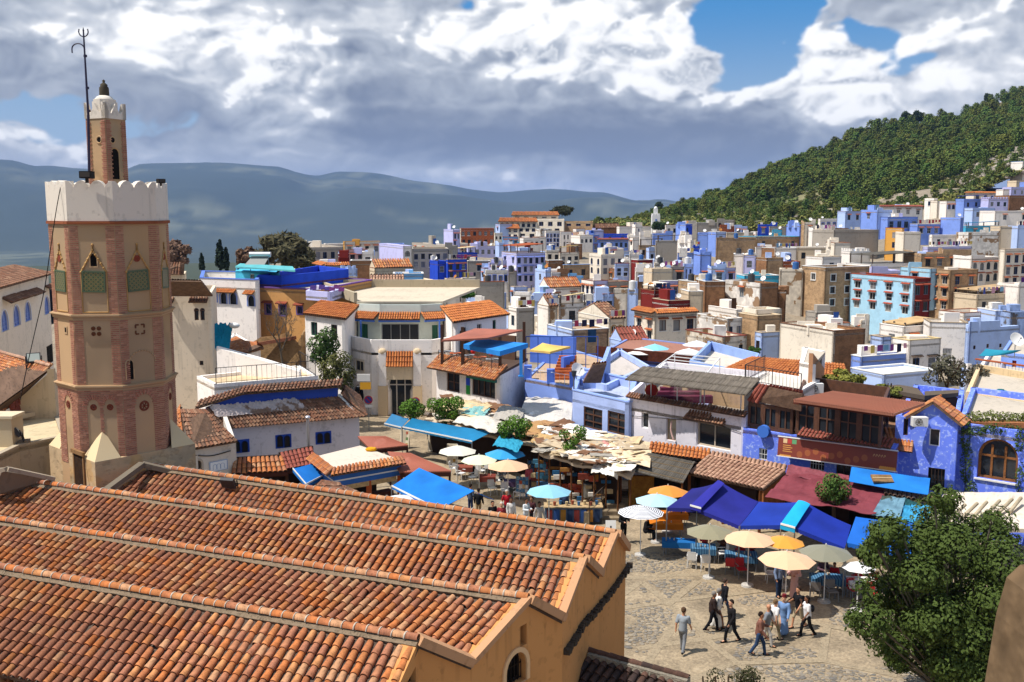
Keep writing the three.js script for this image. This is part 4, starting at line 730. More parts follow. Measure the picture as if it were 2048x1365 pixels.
{
seedAt(31);
const b=buildHouse;
// --- back of the town, centre
b('A',345,350,575,195,330,'k/or','cream block with a brick red arcade storey, left of the big hotel on the hill',{w:'R6x2',roofM:paint('pk'),d:318,cop:M('#c98a80','clay')});
b('A',235,300,346,205,330,'lv','lavender house with white parapet at the far left end of the hill town',{w:'R2x2',hut:1.5});
b('A',575,580,632,228,345,'k','narrow cream house with dark windows beside the sky blue wall',{w:'R2x3',d:302});
b('A',630,634,738,252,340,'sk','plain sky blue wall house below the big hotel',{w:'R3x1',d:298,cop:M('#b5653f','clay')});
b('A',735,740,905,285,345,'tq','teal house with a purple striped roof below the hotel',{w:'R4x1',d:292,roofM:M('#5b5a9a','cloth')});
b('A',915,925,1018,212,330,'w','white house with three rows of blue trimmed windows beside the hotel',{w:'R4x3',d:305,ring:M('#5d7fd0',null),wh:1.5});
b('A',1018,1022,1100,218,335,'w','white house with brown windows, right of the blue trimmed one',{w:'R4x2',d:303});
b('A',1095,1110,1188,262,360,'b3/k','cream gabled house with one blue side below the hilltop',{tile:1.6,pal:'pale',d:292});
b('A',1180,1188,1285,238,360,'b2','strong blue house with a pale door, centre of the back row',{w:'R2x2',d:290,hut:1.2});
b('A',1280,1286,1480,270,365,'b2','wide blue house with a row of small eaves windows in the back row',{w:'R6x1',d:286,rim:1,pal:'red'});
b('A',1230,1236,1480,232,290,'b3','long dark blue terrace wall behind the wide blue house',{d:318,w:'R3x1'});
b('A',1478,1484,1556,252,390,'w','tall white house with a sloping left shoulder beside the brown block',{w:'R1x2',d:288});
b('A',1240,1250,1420,192,236,'br','brown brick house with slanting roofs, right of the hotel',{d:334,tile:1.2,pal:'old'});
b('A',1400,1420,1660,182,236,'w','low white wall house beside the small white minaret',{d:330,hut:1.3,hutC:'k'});
// hotel-like block
b('A',20,245,330,312,430,'g','grey concrete apartment house with long balconies',{w:'L4x3 R2x2',hut:2,ww:1.1});
b('A',260,300,400,300,372,'k','cream flats with a stair tower behind the cobalt house',{w:'R4x2',d:300});
b('A',390,400,600,318,400,'lv','lilac house with red awning below the brick arcade block',{w:'R5x1',d:286,hut:1.2});
b('A',45,195,255,422,540,'b3','cobalt blue cube house without windows',{w:'R1x1'});
b('A',250,262,392,408,545,'b3','cobalt blue house with white window boxes beside the cube',{w:'R3x2',hood:true});
b('A',262,300,462,366,420,'b3','cobalt blue upper house with a cream awning on its roof',{w:'R4x1',d:250,canopy:'#cbb58e',ch:1.4});
b('A',195,200,332,472,556,'br','small orange brick house in front of the cobalt houses',{w:'R2x1',d:216});
b('A',392,396,548,418,545,'g','bare grey concrete side wall house, right of the cobalt houses',{w:'R1x1',d:222});
b('A',515,520,672,482,590,'w','white house with blue framed windows below the lavender block',{w:'R4x1',d:196,ring:M('#4f6fc8',null)});
b('A',535,545,660,428,492,'lv','lavender upper storey with red window hoods behind the white house',{w:'R3x1',hood:true,d:206});
b('A',668,672,728,488,650,'g','tall narrow grey house with mould streaks beside the lavender block',{d:192});
b('A',625,728,922,365,580,'lv','large lavender block with a red tiled terrace roof',{w:'R5x3 L2x1',canopy:'#a0522f',ch:1.8,d:218,hood:true,hoodM:M('#7d8fd6',null)});
b('A',720,730,838,332,380,'rd','dull purple roof terrace house behind the lavender block',{d:246});
b('A',922,928,1016,345,465,'k','cream house with water tanks, right of the lavender block',{w:'R2x2',d:236,hut:1.4});
b('A',1012,1020,1150,360,460,'k','cream house with a yellow awning on its roof in mid town',{w:'R3x2',canopy:'#d3b77a',ch:1.5,d:234});
b('A',922,945,1042,415,500,'br','square brown brick house with a chimney in mid town',{w:'L1x1',d:216});
b('A',1040,1048,1222,445,530,'tn','brown house with a sky blue roof railing',{d:212,cop:M('#8fb4e6',null),w:'R2x1'});
b('A',1215,1300,1452,372,530,'k','large cream house with arched brown windows in mid town',{w:'L2x2a R3x2',d:216,hut:1.2,wh:1.5});
b('A',1390,1396,1490,435,525,'b1','pale blue house with red ledge beside the large cream one',{w:'R2x2',d:212,cop:M('#9a4a3c','clay')});
b('A',1440,1446,1500,352,440,'b1','pale lilac house behind the crenellated white block',{w:'R1x2',d:244});
b('A',1488,1492,1572,372,500,'w','white house with a crenellated parapet',{cren:1,d:226});
b('A',1550,1556,1720,312,420,'tn','long brown concrete block house with a dark roof terrace',{d:246,canopy:'#4f463e',ch:1.6,w:'R3x1'});
b('A',1500,1550,1656,412,520,'rd','dark red brick house with satellite dishes on its roof',{d:210,w:'R1x1'});
b('A',1528,1534,1602,465,560,'w','small white house below the dark red brick one',{d:198,w:'R1x1'});
b('A',1648,1654,1720,410,530,'b1/w','pale blue and white house with a barred window',{d:204,w:'R2x2'});
b('A',1545,1550,1602,528,620,'br','small brick house with a white roof edge',{d:180,cop:W});
b('A',1600,1606,1656,475,620,'wp','tall white tower house with flaking paint',{d:178});
b('A',850,925,960,478,600,'b1','pale blue stepped house, right of the lavender block',{w:'L1x1',d:196,hut:0.8});
b('A',920,926,1085,492,570,'br','row of brick walls under grey roofs in mid town',{d:200});
b('A',1075,1080,1180,520,560,'sk','low pale blue roof house above the long tiled roof',{d:198});
b('A',880,940,1165,600,670,'w','white house under a long orange tiled roof in mid town',{tile:1.5,d:172,w:'R2x1'});
b('A',1165,1250,1345,555,680,'w/lv','white house with three small windows and a lavender side',{w:'L3x1 R1x1',d:170,cop:M('#7d4a36','clay')});
b('A',1335,1342,1492,562,640,'g','plain grey house with vents behind the pale blue steps',{d:178,w:'R2x1'});
b('A',445,450,645,562,660,'g','long grey wall house with dark mould streaks behind the hotel with orange roofs',{d:168});
b('A',240,246,362,545,640,'w','white house with a red roof hatch behind the hotel',{d:172,w:'R2x1'});
b('A',0,145,240,566,650,'be','tan house with a sloping sheet roof, far left of mid town',{d:166});
b('A',355,362,452,535,630,'k','cream house with a half open shutter behind the hotel',{d:176,w:'R1x1'});
b('A',705,822,828,630,770,'w','white stepped wall house lit on its left side',{d:150,cop:0});
b('A',824,828,1012,655,770,'b1','pale blue house with one small square window and a white ledge',{w:'R1x1',d:148,cop:W,hut:1.3,hutC:'b1'});
b('A',868,945,1004,728,900,'w/kw','white gable house under a short brown tiled roof',{tile:1.3,pal:'old',d:128});
b('A',1000,1016,1200,712,850,'wp','weathered grey white house with red washing under a cream awning',{d:132,canopy:'#d9c08e',ch:1.2,w:'R1x1'});
b('A',1198,1204,1252,690,790,'b2','small blue house with red trimmed window in mid town',{d:140,w:'R1x1',hood:true});
b('A',1250,1316,1388,645,800,'b1','pale blue house with a turquoise window and potted roof',{d:136,w:'L1x1 R1x2',ww:1.3});
b('A',1385,1480,1486,610,830,'kw','tall beige concrete house seen side on',{d:140,cop:0});
b('A',1480,1548,1552,610,900,'b1','tall pale blue wall house beside the beige one',{d:130,cop:0});
b('A',670,730,848,742,880,'w/g','white and grey low house behind the hotel right wing',{d:124,w:'L1x1',hut:1.2});
b('A',1145,1360,1462,812,910,'k','low cream chapel like house with a brown tiled gable roof',{tile:1.5,pal:'old',d:122,w:'R2x1a',ring:M('#a98a5c','grime')});
b('A',936,1108,1356,893,1000,'b1/tn','pale blue house with a brown front and a hanging carpet',{d:106,cop:W});
b('A',1362,1440,1620,965,1020,'b1','pale blue roof house under a red sheet roof',{d:104,tile:1.2,pal:'red',w:'L1x1'});
// --- right of centre
b('B',195,205,300,642,730,'w','white house with blue roof fence beside the small white minaret',{w:'R2x1',d:300});
b('B',285,372,425,636,760,'b2/b3','bright blue cube house right of the small white minaret',{w:'R2x1',d:284});
b('B',360,372,458,606,700,'k','narrow cream house behind the bright blue cube',{d:306});
b('B',455,462,632,622,730,'g','grey concrete house with a slanting roof line',{d:296});
b('B',630,636,780,596,680,'g','grey blue house with a row of blind arches on the skyline',{d:306,w:'R3x1a'});
b('B',655,662,780,652,700,'or','orange brick roof terrace below the blind arches',{d:284});
b('B',780,786,890,652,705,'b1','pale blue terrace house below the scrubby slope',{d:282,w:'R2x1'});
b('B',90,98,262,712,780,'b2','long blue wall house left of mid hill',{d:266});
b('B',-20,-12,92,718,790,'w','white wall house at the left of the blue wall',{d:262});
b('B',470,560,566,714,790,'b2','blue lean house with a sloping top',{d:252});
b('B',555,628,710,702,850,'b2/b1','blue house with a satellite dish on its lit corner',{w:'R1x1',d:240});
b('B',710,716,940,706,790,'be','tan concrete house with a blank front',{d:252});
b('B',628,634,962,752,870,'tn','long brown concrete wall house across the middle of the slope',{d:230});
b('B',118,124,425,775,840,'g','grey terrace house with a dark awning and parapet',{d:240,canopy:'#54443c',ch:1.3});
b('B',300,414,438,768,900,'w','bright white cube house in full sun',{d:222,cop:0});
b('B',430,438,490,822,930,'b3','deep blue narrow house beside the bright white cube',{d:216});
b('B',305,312,440,880,960,'b2','blue house with a striped roof edge below the white cube',{d:204,w:'R2x1'});
b('B',975,982,1140,636,720,'b3','deep blue house with white side on the hill',{d:276,w:'R2x1'});
b('B',1070,1078,1216,655,730,'g','grey brown house between two blue ones on the hill',{d:268});
b('B',1214,1330,1345,638,770,'b2','large plain periwinkle house on the hill',{d:258,cop:0});
b('B',1095,1102,1182,684,745,'tq','small sky blue roof box in front of the periwinkle house',{d:246});
b('B',958,968,1332,745,850,'tn','brown house with a turquoise painted roof parapet',{d:234,cop:M('#3fa7c9',null),w:'R3x1'});
b('B',1338,1368,1462,618,850,'tn/k','tan house with a pale front and a stone side',{d:236,w:'R1x2'});
b('B',1455,1462,1626,680,830,'w','white house with hanging laundry and a dish on the hill',{d:232,w:'R3x2'});
b('B',1622,1628,1740,672,800,'br','house of bare red brown brick with concrete columns',{d:240,w:'R1x1'});
b('B',1640,1648,1716,522,650,'b1','small pale blue tower house at the edge of the pines',{d:300,w:'R1x1'});
b('B',1480,1500,1640,590,690,'w','white house with blue doors below the pines',{d:284,w:'R3x1',ring:M('#3e62c8',null)});
b('B',958,966,1132,826,930,'w','white house with a slit window on mid slope',{d:212,w:'R1x1'});
b('B',1010,1130,1312,840,930,'br/w','brick house with a white roof rim on mid slope',{d:208,cop:W});
b('B',1308,1316,1640,836,940,'be','wide tan house with a white roof and small vents',{d:210,w:'R3x1',roofM:M('#dedad2','grime')});
b('B',865,968,974,902,1060,'lv','pale lavender house with one green shuttered window',{d:186,w:'L1x1'});
b('B',780,866,872,892,1010,'k','beige side wall house, left of the green shutter',{d:190});
b('B',968,1060,1200,925,1090,'br/tn','two toned brick house on mid slope',{d:182,cop:M('#a89277','grime')});
b('B',1196,1204,1345,955,1050,'or','red brick house with a blue roof box',{d:186,hut:1.6,hutC:'b1'});
b('B',360,366,500,972,1140,'b1','pale blue house with four tall windows in mid town',{w:'R4x1',d:172,wh:1.7,ww:0.6});
b('B',494,500,592,884,1120,'b2','tall blue tower house with one window',{w:'R1x2',d:168,drop:2.2});
b('B',590,596,722,1000,1120,'b1','low pale blue house with one square window right of the blue tower',{w:'R1x1',d:166});
b('B',585,640,800,1010,1110,'lv','pale lilac roof house under heaps of bedding',{d:172,w:'R2x1'});
b('B',180,188,362,1000,1130,'g','grey white house with a white awning in mid town',{d:170,w:'R2x1'});
b('B',108,116,202,968,1130,'k','narrow cream house with two balcony windows',{d:174,w:'R2x2'});
b('B',20,96,112,1015,1180,'be','pale tan tower house',{d:166,cop:0});
b('B',150,158,322,1120,1225,'lv','lavender grey house with dark blue windows',{d:152,w:'R3x1'});
b('B',315,475,545,1130,1320,'tn/br','brown two toned brick house with a cream doorway',{d:146,w:'L1x2'});
b('B',540,546,716,1125,1310,'br','red brown brick house with a white roof corner',{d:142,cop:W});
b('B',708,1014,1166,1140,1390,'wp/br','big weathered white house with a brown brick side',{d:138,w:'L1x1',cop:0});
b('B',870,878,1172,1075,1150,'tq','turquoise roof terrace house above the big weathered one',{d:160,w:'R3x1'});
b('B',1166,1234,1242,1195,1390,'br','dark brown brick house in the narrow lane',{d:140});
b('B',1178,1372,1380,1020,1320,'kw','tan and white patched house beside the tall unplastered one',{d:154,cop:0});
b('B',1360,1560,1930,1005,1390,'tn','tall unplastered tan house with white painted window surrounds',{d:150,w:'L1x1 R3x3',ring:W,ww:0.9,wh:1.0,cop:W});
b('B',1385,1532,1690,915,1010,'w','bright white roof house on top of the tall unplastered one',{d:166,w:'R1x1'});
b('B',0,118,240,1205,1330,'rd','dark red house with a white awning and blue washing',{d:140,canopy:'#ddd3c4',ch:0.9,w:'R2x1'});
b('B',100,240,420,1290,1400,'rd','dark red lower house behind the cream tiled house',{d:134,hut:1.3});
b('B',400,408,530,1210,1400,'be','tan house with white roof behind the cream tiled house',{d:136});
// --- the right slope
b('C',1590,1600,1760,98,270,'w','white house highest on the right, at the edge of the rocks',{d:352,w:'R2x2',cop:M('#6d9fe0',null)});
b('C',1480,1560,1652,262,340,'be','beige flat house below the highest white one',{d:340});
b('C',1638,1646,1780,275,400,'b2','blue house with purple washing at the right edge of the hill',{d:330,w:'R1x1'});
b('C',1440,1520,1640,318,420,'lv','lavender grey house under the blue one on the hill',{d:326,w:'R2x1'});
b('C',1135,1210,1452,365,425,'k','cream house with a red tiled rim and blue trim high on the right',{d:326,rim:1,w:'R4x1a',ring:M('#4a5fd0',null)});
b('C',1446,1452,1502,335,440,'w','narrow white house with blue corner posts',{d:322,cop:M('#4a5fd0',null)});
b('C',1055,1130,1332,420,520,'b2','blue house with deep blue awnings high on the right',{d:308,canopy:'#16307f',ch:1.2,w:'R3x1'});
b('C',1328,1336,1500,418,520,'lv','lilac house with a white balustrade balcony',{d:304,cren:1,w:'R3x1'});
b('C',1500,1510,1720,390,470,'br','dark brown roof wall house at the right edge',{d:312});
b('C',795,880,908,412,520,'w','white cube with one blue window near the pines',{d:306,w:'L1x1',cop:0});
b('C',900,906,988,435,510,'k','cream house with a slanted roof near the pines',{d:302});
b('C',978,984,1060,438,540,'w','white house with two arched blue windows',{d:296,w:'R2x1a',ring:M('#7f8fe0',null)});
b('C',530,540,786,482,590,'w','white house with a red rim and three red hooded windows',{d:286,w:'R3x1',hood:true,rim:1,pal:'red',ww:1.3});
b('C',490,500,748,575,680,'b2','blue colonnade terrace above the yellow house',{d:248,w:'R4x1',ww:1.9,wh:2.0,cop:M('#1e3a9c',null)});
b('C',480,625,640,668,880,'ye','ochre yellow house with one grey shuttered window',{d:224,w:'L1x2',cop:M('#a3582f','clay')});
b('C',634,640,782,700,870,'k','pale green cream wall house right of the yellow one',{d:222,cop:0});
b('C',745,752,942,635,740,'b2','periwinkle house with red towels on its roof',{d:246,w:'R3x1'});
b('C',938,1112,1134,578,740,'b2','large periwinkle house with a sloping parapet',{d:242,cop:0});
b('C',265,408,532,512,720,'b2/b1','large blue house with one dark window below the pines',{w:'L1x1',d:250,hut:1.2});
b('C',70,140,270,525,640,'b1','cluster of small pale blue roof rooms below the pines',{w:'R2x1',d:270,hut:1.0});
b('C',40,50,425,684,810,'g','long grey stone wall house with an orange brick door',{d:226,cop:0});
b('C',1200,1208,1392,498,640,'b1','pale blue house with a small arched window on the right slope',{d:276,w:'R2x1'});
b('C',1388,1396,1720,522,670,'w','wide white house with one green plant in its window',{d:264,w:'R2x1'});
b('C',1128,1160,1450,650,720,'tq','turquoise terrace house with a dark awning',{d:248,canopy:'#1d8fc0',ch:1.0,w:'R2x1'});
b('C',850,880,1178,725,880,'w','dazzling white roof wall house on the right slope',{d:222,w:'R3x1',cop:0});
b('C',1174,1182,1445,705,890,'wp','weathered white house with orange dishes',{d:220});
b('C',1440,1448,1595,655,820,'be','beige house with a terrace corner on the right slope',{d:228});
b('C',1590,1598,1740,650,820,'b1','pale blue house with a washing line at the right edge',{d:226,w:'R1x1'});
b('C',50,58,196,795,980,'k','cream house with a curved shoulder left of the white crenellated one',{d:198});
b('C',186,194,362,868,1020,'w','white crenellated house on the right slope',{d:186,cren:1});
b('C',360,372,790,980,1050,'w','terrace house with white balusters and a dark pergola',{d:178,canopy:'#5c574e',ch:1.9,w:'R5x1',cop:W});
b('C',375,382,632,1030,1110,'lv','lavender house with two dark red windows',{d:168,w:'R2x1'});
b('C',788,796,1216,885,1040,'tn','broad tan house with a brown hooded balcony',{d:180,w:'R4x1',hood:true});
b('C',800,850,1215,830,900,'lv','lilac roof house with a row of washing',{d:204,w:'R3x1',cop:W});
b('C',1212,1222,1458,915,1160,'w','grey white house with a red ledge and small arched windows',{d:172,w:'R4x2a'});
b('C',1450,1500,1760,850,1200,'k','large cream house with hooded windows at the right edge',{d:170,w:'R4x3',hood:true});
b('C',218,225,352,1010,1220,'g','grey concrete house squeezed left of the light blue one',{d:166});
b('C',205,748,885,1100,1440,'sb/rd','light blue house with dark red side wall and rows of hooded windows',{d:140,w:'L4x3 R2x2',hood:true,hoodM:M('#b0563f','clay'),ww:1.15,cop:M('#b0563f','clay')});
b('C',622,880,932,1015,1120,'sb','light blue penthouse with a solar panel',{d:152,w:'L1x1'});
b('C',880,1050,1282,1030,1400,'tn','tan house with wooden shutters and a balcony',{d:150,w:'L2x3 R2x3'});
b('C',1278,1290,1640,1240,1400,'be','beige house under a tan awning with rugs on its roof',{d:146,canopy:'#b79a74',ch:0.9,w:'R3x1'});
b('C',1630,1640,1790,1150,1400,'w','white house with purple bedding at the right edge',{d:146,w:'R1x3'});
b('D',-52,125,480,282,540,'k','cream house with an orange tiled rim and three barred windows',{d:118,rim:1,pal:'orange',w:'L2x2 R3x1',hood:true,ww:0.95,cop:0});
b('D',480,745,868,335,480,'wp','white house with peeling paint and a low roof wall',{d:126,w:'R2x1'});
b('D',570,820,1002,258,400,'w','white house with two little dome roofs',{d:136,hut:1.0});
b('D',862,990,1004,255,660,'k','tall cream tower house with a row of pigeon holes',{d:128,cop:0,w:'L3x1',ww:0.3,wh:0.4});
b('D',388,712,912,490,680,'kw','cream wall house with a turquoise roof railing',{d:106,cop:M('#8a4b3c','clay'),w:'R2x1',ww:0.5});
b('D',980,1040,1192,455,620,'b1','pale blue washed house with a tall dark door',{d:114,w:'L1x1',wh:2.2});
b('D',985,1000,1200,310,470,'tn','tan house of rough stone courses',{d:126,cop:M('#d9c7a8','grime')});
b('D',1192,1652,1920,440,730,'k/br','big plain white wall house with a brown side',{d:104,cop:M('#7d5a44','clay'),par:0.3,roofM:M('#e0dcd4','grime')});
b('D',1405,1500,1640,282,380,'g','grey house with a flat roof behind the plain white wall',{d:128,w:'R2x1'});
b('D',1515,1600,1790,380,450,'w','white roof room with blue box on the plain white wall house',{d:116,hut:0.8});
b('E',470,680,1000,405,520,'w','white roof storey with a tan canopy and washing',{d:112,canopy:'#c2a173',ch:0.5,w:'L1x1 R2x1'});
b('E',578,735,1000,520,800,'w','white house with two barred windows behind the bare tree',{d:100,w:'R2x1',hood:true,hoodM:M('#54463c',null),cop:M('#cdb98a','grime'),drop:0.9});
b('E',240,330,722,660,790,'b2','blue alcove house with a door and laundry',{d:98,w:'R3x1',wh:1.9,cop:W});
b('E',398,500,580,490,640,'b1','pale blue back wall house above the alcove',{d:108});
b('E',900,1228,1236,372,720,'w','white house with one barred window left of the pale blue wall',{d:108,w:'L1x1',cop:M('#9a8a74','grime'),drop:1.8});
b('E',1205,1240,1668,418,740,'b1','large pale blue wall house with tiny windows',{d:102,w:'R4x1',ww:0.35,wh:0.4,drop:0.8});
b('E',1165,1185,1450,285,420,'w','white and pale blue house with garage shutters',{d:124,w:'R2x1',ww:2.0});
b('E',1448,1456,1580,268,420,'b1','pale blue wall house below the beige awning',{d:122});
b('E',1575,1582,1760,280,430,'bw','blue white house with flaking paint at the right edge',{d:120});
b('E',520,530,990,812,930,'b1','low blue house with a dazzling white roof',{d:84,roofM:M('#e6e4e0','grime'),par:0.15,cop:W});
b('E',1180,1240,1320,760,900,'b1/w','small pale blue house behind the bare tree',{d:88,w:'R1x1'});
// left side, far
b('F',600,745,992,188,370,'w/g','white apartment house with balconies beside the tree clump',{d:200,w:'L2x3 R5x1',cop:0});
b('F',860,870,995,165,230,'w','white roof rooms on the skyline left of the tan block',{d:226,w:'R2x1'});
b('F',990,1000,1240,150,240,'ye/k','tan and yellow flat block on the skyline',{d:222,w:'R4x1'});
b('F',1012,1020,1190,205,300,'pk','pink house with a red door, below the yellow block',{d:200,w:'R3x1'});
b('F',955,962,1030,232,310,'rd','dark red cube house',{d:196});
b('F',1110,1116,1196,218,330,'w','small white house with turquoise shade',{d:188,w:'R1x1'});
b('F',1030,1036,1180,280,350,'br','brown brick wall house beside the blue tiled one',{d:180});
b('F',1232,1396,1455,180,320,'lv/w','pale house with two arched windows in its tall side',{d:196,w:'R1x2a',ww:1.4});
b('F',1250,1256,1400,165,210,'b2','blue roof house on the skyline with purple shades',{d:224});
b('F',1450,1456,1700,200,340,'g','dark grey flats with long balcony slabs',{d:208,w:'R5x2'});
b('F',800,862,1030,310,420,'b1','pale blue house with an orange tiled roof behind the blue terrace',{d:148,rim:1,pal:'orange',w:'R2x1'});
b('F',968,975,1082,340,420,'b1','small pale blue roof house with white balustrade',{d:142,cren:1,w:'R1x1'});
b('F',1165,1200,1455,330,430,'be','beige house with orange roofs and chimneys left of the cobalt cube',{d:156,tile:1.1,w:'R4x1'});
b('F',1320,1326,1530,370,430,'sk','pale blue low roof house in front of the cobalt cube',{d:150});
b('F',1160,1166,1400,432,500,'k','cream house with sheet roofs and chimneys',{d:134,tile:0.9,pal:'pale'});
b('F',1380,1500,1672,440,520,'be','beige house with a white sheet roof',{d:132,w:'L1x1'});
b('F',1160,1170,1320,478,540,'lv','lavender roof house behind the hotel terrace',{d:122,w:'R2x1'});
b('F',995,1010,1170,415,530,'be','beige wall house with a blue tarpaulin',{d:118,w:'R1x1a'});
// small houses in the gaps, too alike and too hidden to tell apart
seedAt(37);const kinds=[['w','small white house wedged low among bigger houses of the crowded town','small white houses'],['b1','small pale blue house wedged low among bigger houses of the crowded town','small pale blue houses'],['k','small cream house wedged low among bigger houses of the crowded town','small cream houses'],['lv','small lilac house wedged low among bigger houses of the crowded town','small lilac houses'],['wp','small stained house with flaking paint wedged low in the crowded town','small stained houses'],['br','small bare brick house wedged low among bigger houses of the crowded town','small brick houses']];
for(let k=0;k<105;k++){const x=rr(940,2030),y=lerp(470,x>1500?690:700,Math.pow(rnd(),1.25))-(x>1750?(x - 1750)*0.16*(rnd()):0),q=rnd(),c=kinds[q<0.38?0:q<0.62?1:q<0.76?2:q<0.86?3:q<0.93?4:5],s=110 / prof(DEP,y),w=rr(22,46)*(0.5 + s),hgt=rr(14,26)*(0.5 + s);if(x>1660&&x<1880&&y>560&&y<650)continue;const h=b('P',x - w*rr(0.2,0.5),x,x + w*rr(0.5,0.8),y - hgt,y,c[0],c[1],{d:prof(DEP,y)*rr(1.0,1.07),w:rnd()<0.7?'R' +(1 + Math.floor(rnd()*3))+ 'x1':'L1x1',ww:0.8,wh:1.0});h.g.userData.group=c[2];}
}
// ---------------------------------------------------------------- ground
const pd=(px,d)=>({x:(px - 1024)/ F / CP*d,z:-d});
const quadPx=(l)=>l.map(([px,py,h])=>G(px,py,h));
{
const S=9,x0=-330,x1=340,z0=-86,z1=-430,nx=Math.round((x1 - x0)/ S),nz=Math.round((z0 - z1)/ S),pos=[],idx=[],uv=[];
const ctl=[...GROUND];for(let x=-60;x<70;x +=14)for(const z of[-86,-92])ctl.push([x,z,-0.6]);
for(const[x,z,y]of[[-70,-110,-4],[-90,-140,-16],[-130,-180,-40],[-110,-240,-45],[-160,-330,-60],[-60,-380,-30],[0,-420,-12],[60,-425,-4],[-330,-100,-20],[-330,-400,-80],[180,-400,26],[300,-400,60],[300,-250,30],[300,-120,6],[120,-100,0]])ctl.push([x,z,y]);
const hgt=(x,z)=>{let s=0,w=0;for(const c of ctl){const d2=(c[0]- x)**2 +(c[1]- z)**2 + 4,k=1 /(d2*d2);s +=k*c[2];w +=k;}return s / w;};
for(let j=0;j<=nz;j++)for(let i=0;i<=nx;i++){const x=x0 + i*S,z=z0 - j*S;pos.push(x,hgt(x,z),z);uv.push(x*0.2,z*0.2);}
for(let j=0;j<nz;j++)for(let i=0;i<nx;i++){const a=j*(nx + 1)+ i,b=a + 1,c=a + nx + 1,d=c + 1;idx.push(a,b,d,a,d,c);}
const g=new THREE.BufferGeometry();g.setAttribute('position',new THREE.Float32BufferAttribute(pos,3));g.setAttribute('uv',new THREE.Float32BufferAttribute(uv,2));g.setIndex(idx);g.computeVertexNormals();
struct('ground',g,M('#8f8371','grain'));
}
// the square: pale setts in fields between straight bands, some fields of dark cobbles
{
seedAt(41);
const g=new THREE.PlaneGeometry(190,110,1,1).rotateX(-Math.PI / 2).translate(-20,0,-40);const uv=g.attributes.uv,p=g.attributes.position;for(let i=0;i<4;i++)uv.setXY(i,p.getX(i),p.getZ(i));
const paving=tex(1024,1024,(u,v)=>{const n=pn(u,v,5,6,111),s=pn(u,v,90,3,113),row=Math.floor(v*60),c=hash2(row,Math.floor(u*48 +(row % 2)*0.5),7),m=pn(u,v,14,4,119),k=0.86 +(n - 0.5)*0.34 +(s - 0.5)*0.3 +(c - 0.5)*0.10 +(m - 0.5)*0.16;return[k,k*0.985,k*0.96];},{srgb:1,rep:[0.16,0.16]});
const sq=struct('plaza',g,new THREE.MeshStandardMaterial({color:new THREE.Color('#a5957c'),map:paving,bumpMap:paving,bumpScale:0.03,roughness:0.95}));
const X=(x,y)=>G(1220 + x / 3.657,1000 + y / 3.657,0),bands=[];
const lines=[[120,575,690,545],[230,600,480,800],[60,720,230,600],[60,800,560,730],[560,730,860,690],[420,775,640,600],[690,550,860,705],[860,700,1230,655],[240,1240,560,800],[200,1090,700,1020],[700,1020,1060,950],[700,1020,920,1190],[560,800,700,1020],[1590,920,1550,1180],[1420,890,2000,1010],[900,1200,1560,1180],[560,1330,920,1190],[1060,950,1420,890],[860,705,1060,950],[1560,1180,2100,1290],[920,1190,1300,1420],[-300,640,120,575],[700,545,1000,520]];
const bm=M('#998a72','grain',{b:0.03});
lines.forEach(([a,b,c,d],i)=>{const p0=X(a,b),p1=X(c,d),u=p1.clone().sub(p0).normalize(),n=V(-u.z,0,u.x).multiplyScalar(0.17),y=0.006 +(i % 8)*0.0022,f=(q,s)=>q.clone().addScaledVector(n,s).setY(y);mesh('paving_band',slab(f(p0,-1),f(p1,-1),f(p1,1),f(p0,1),0.004,1,1,null,1),bm,sq);});
const near=(p,r)=>lines.some(([a,b,c,d])=>{const p0=X(a,b),p1=X(c,d),u=p1.clone().sub(p0),L=u.length();u.normalize();const q=p.clone().sub(p0),t=clamp(q.dot(u),0,L);return q.addScaledVector(u,-t).length()<r;});
// cobbled fields in photograph pixels of the crop: centre and reach
const fields=[[330,460,300,75,1],[480,640,300,55,0.9],[480,700,110,40,0.8],[330,860,130,130,1],[230,1010,130,110,1],[1090,740,150,40,0.9],[1720,860,120,80,0.5],[1040,1120,120,110,0.9],[1380,1130,150,50,0.5],[1400,1260,600,60,0.9],[620,980,40,30,0.7],[180,800,100,50,0.8],[2000,1300,300,70,0.8],[800,1000,80,60,0.5],[1150,1010,60,40,0.6],[1300,1330,400,60,0.8],[60,470,300,60,0.9]];
const stones=[],tint=[];
const sg=new THREE.IcosahedronGeometry(1,1).scale(1,0.35,1);
for(const[cx,cy,rx,ry,k]of fields){const n=Math.round(rx*ry*0.042*k);for(let q=0;q<n;q++){const a=rr(0,6.283),r=Math.sqrt(rnd()),p=X(cx + rx*r*Math.cos(a),cy + ry*r*Math.sin(a));if(near(p,0.3)||p.z>-26)continue;const s=rr(0.04,0.135);stones.push([p,s]);}}
const cm=[['#857d71'],['#958a7a'],['#76716a'],['#a39682'],['#968875']].map(([c])=>M(c,'clay',{b:0.01}));
const mat4=(p,s)=>new THREE.Matrix4().makeRotationY(rr(0,6)).scale(V(s*rr(0.8,1.5),s*0.45,s)).setPosition(p.x,0.012,p.z);
const kept=[];for(const st of stones)if(!kept.some((o)=>(o[0].x - st[0].x)**2 +(o[0].z - st[0].z)**2<(o[1]+ st[1])**2*0.8))kept.push(st);
kept.sort((a,b)=>b[1]/ -b[0].z - a[1]/ -a[0].z);
kept.slice(0,295).forEach(([p,s])=>{const m=new THREE.Mesh(sg,pick(cm));m.name='cobble';m.applyMatrix4(mat4(p,s));m.castShadow=m.receiveShadow=true;sq.add(m);});
inst('cobbles',sg,M('#ffffff','clay',{b:0.01}),kept.slice(295).map(([p,s])=>mat4(p,s)),sq,kept.slice(295).map(()=>pick([lin(0.24,0.215,0.18),lin(0.28,0.245,0.195),lin(0.18,0.17,0.15),lin(0.34,0.29,0.22)])));
}
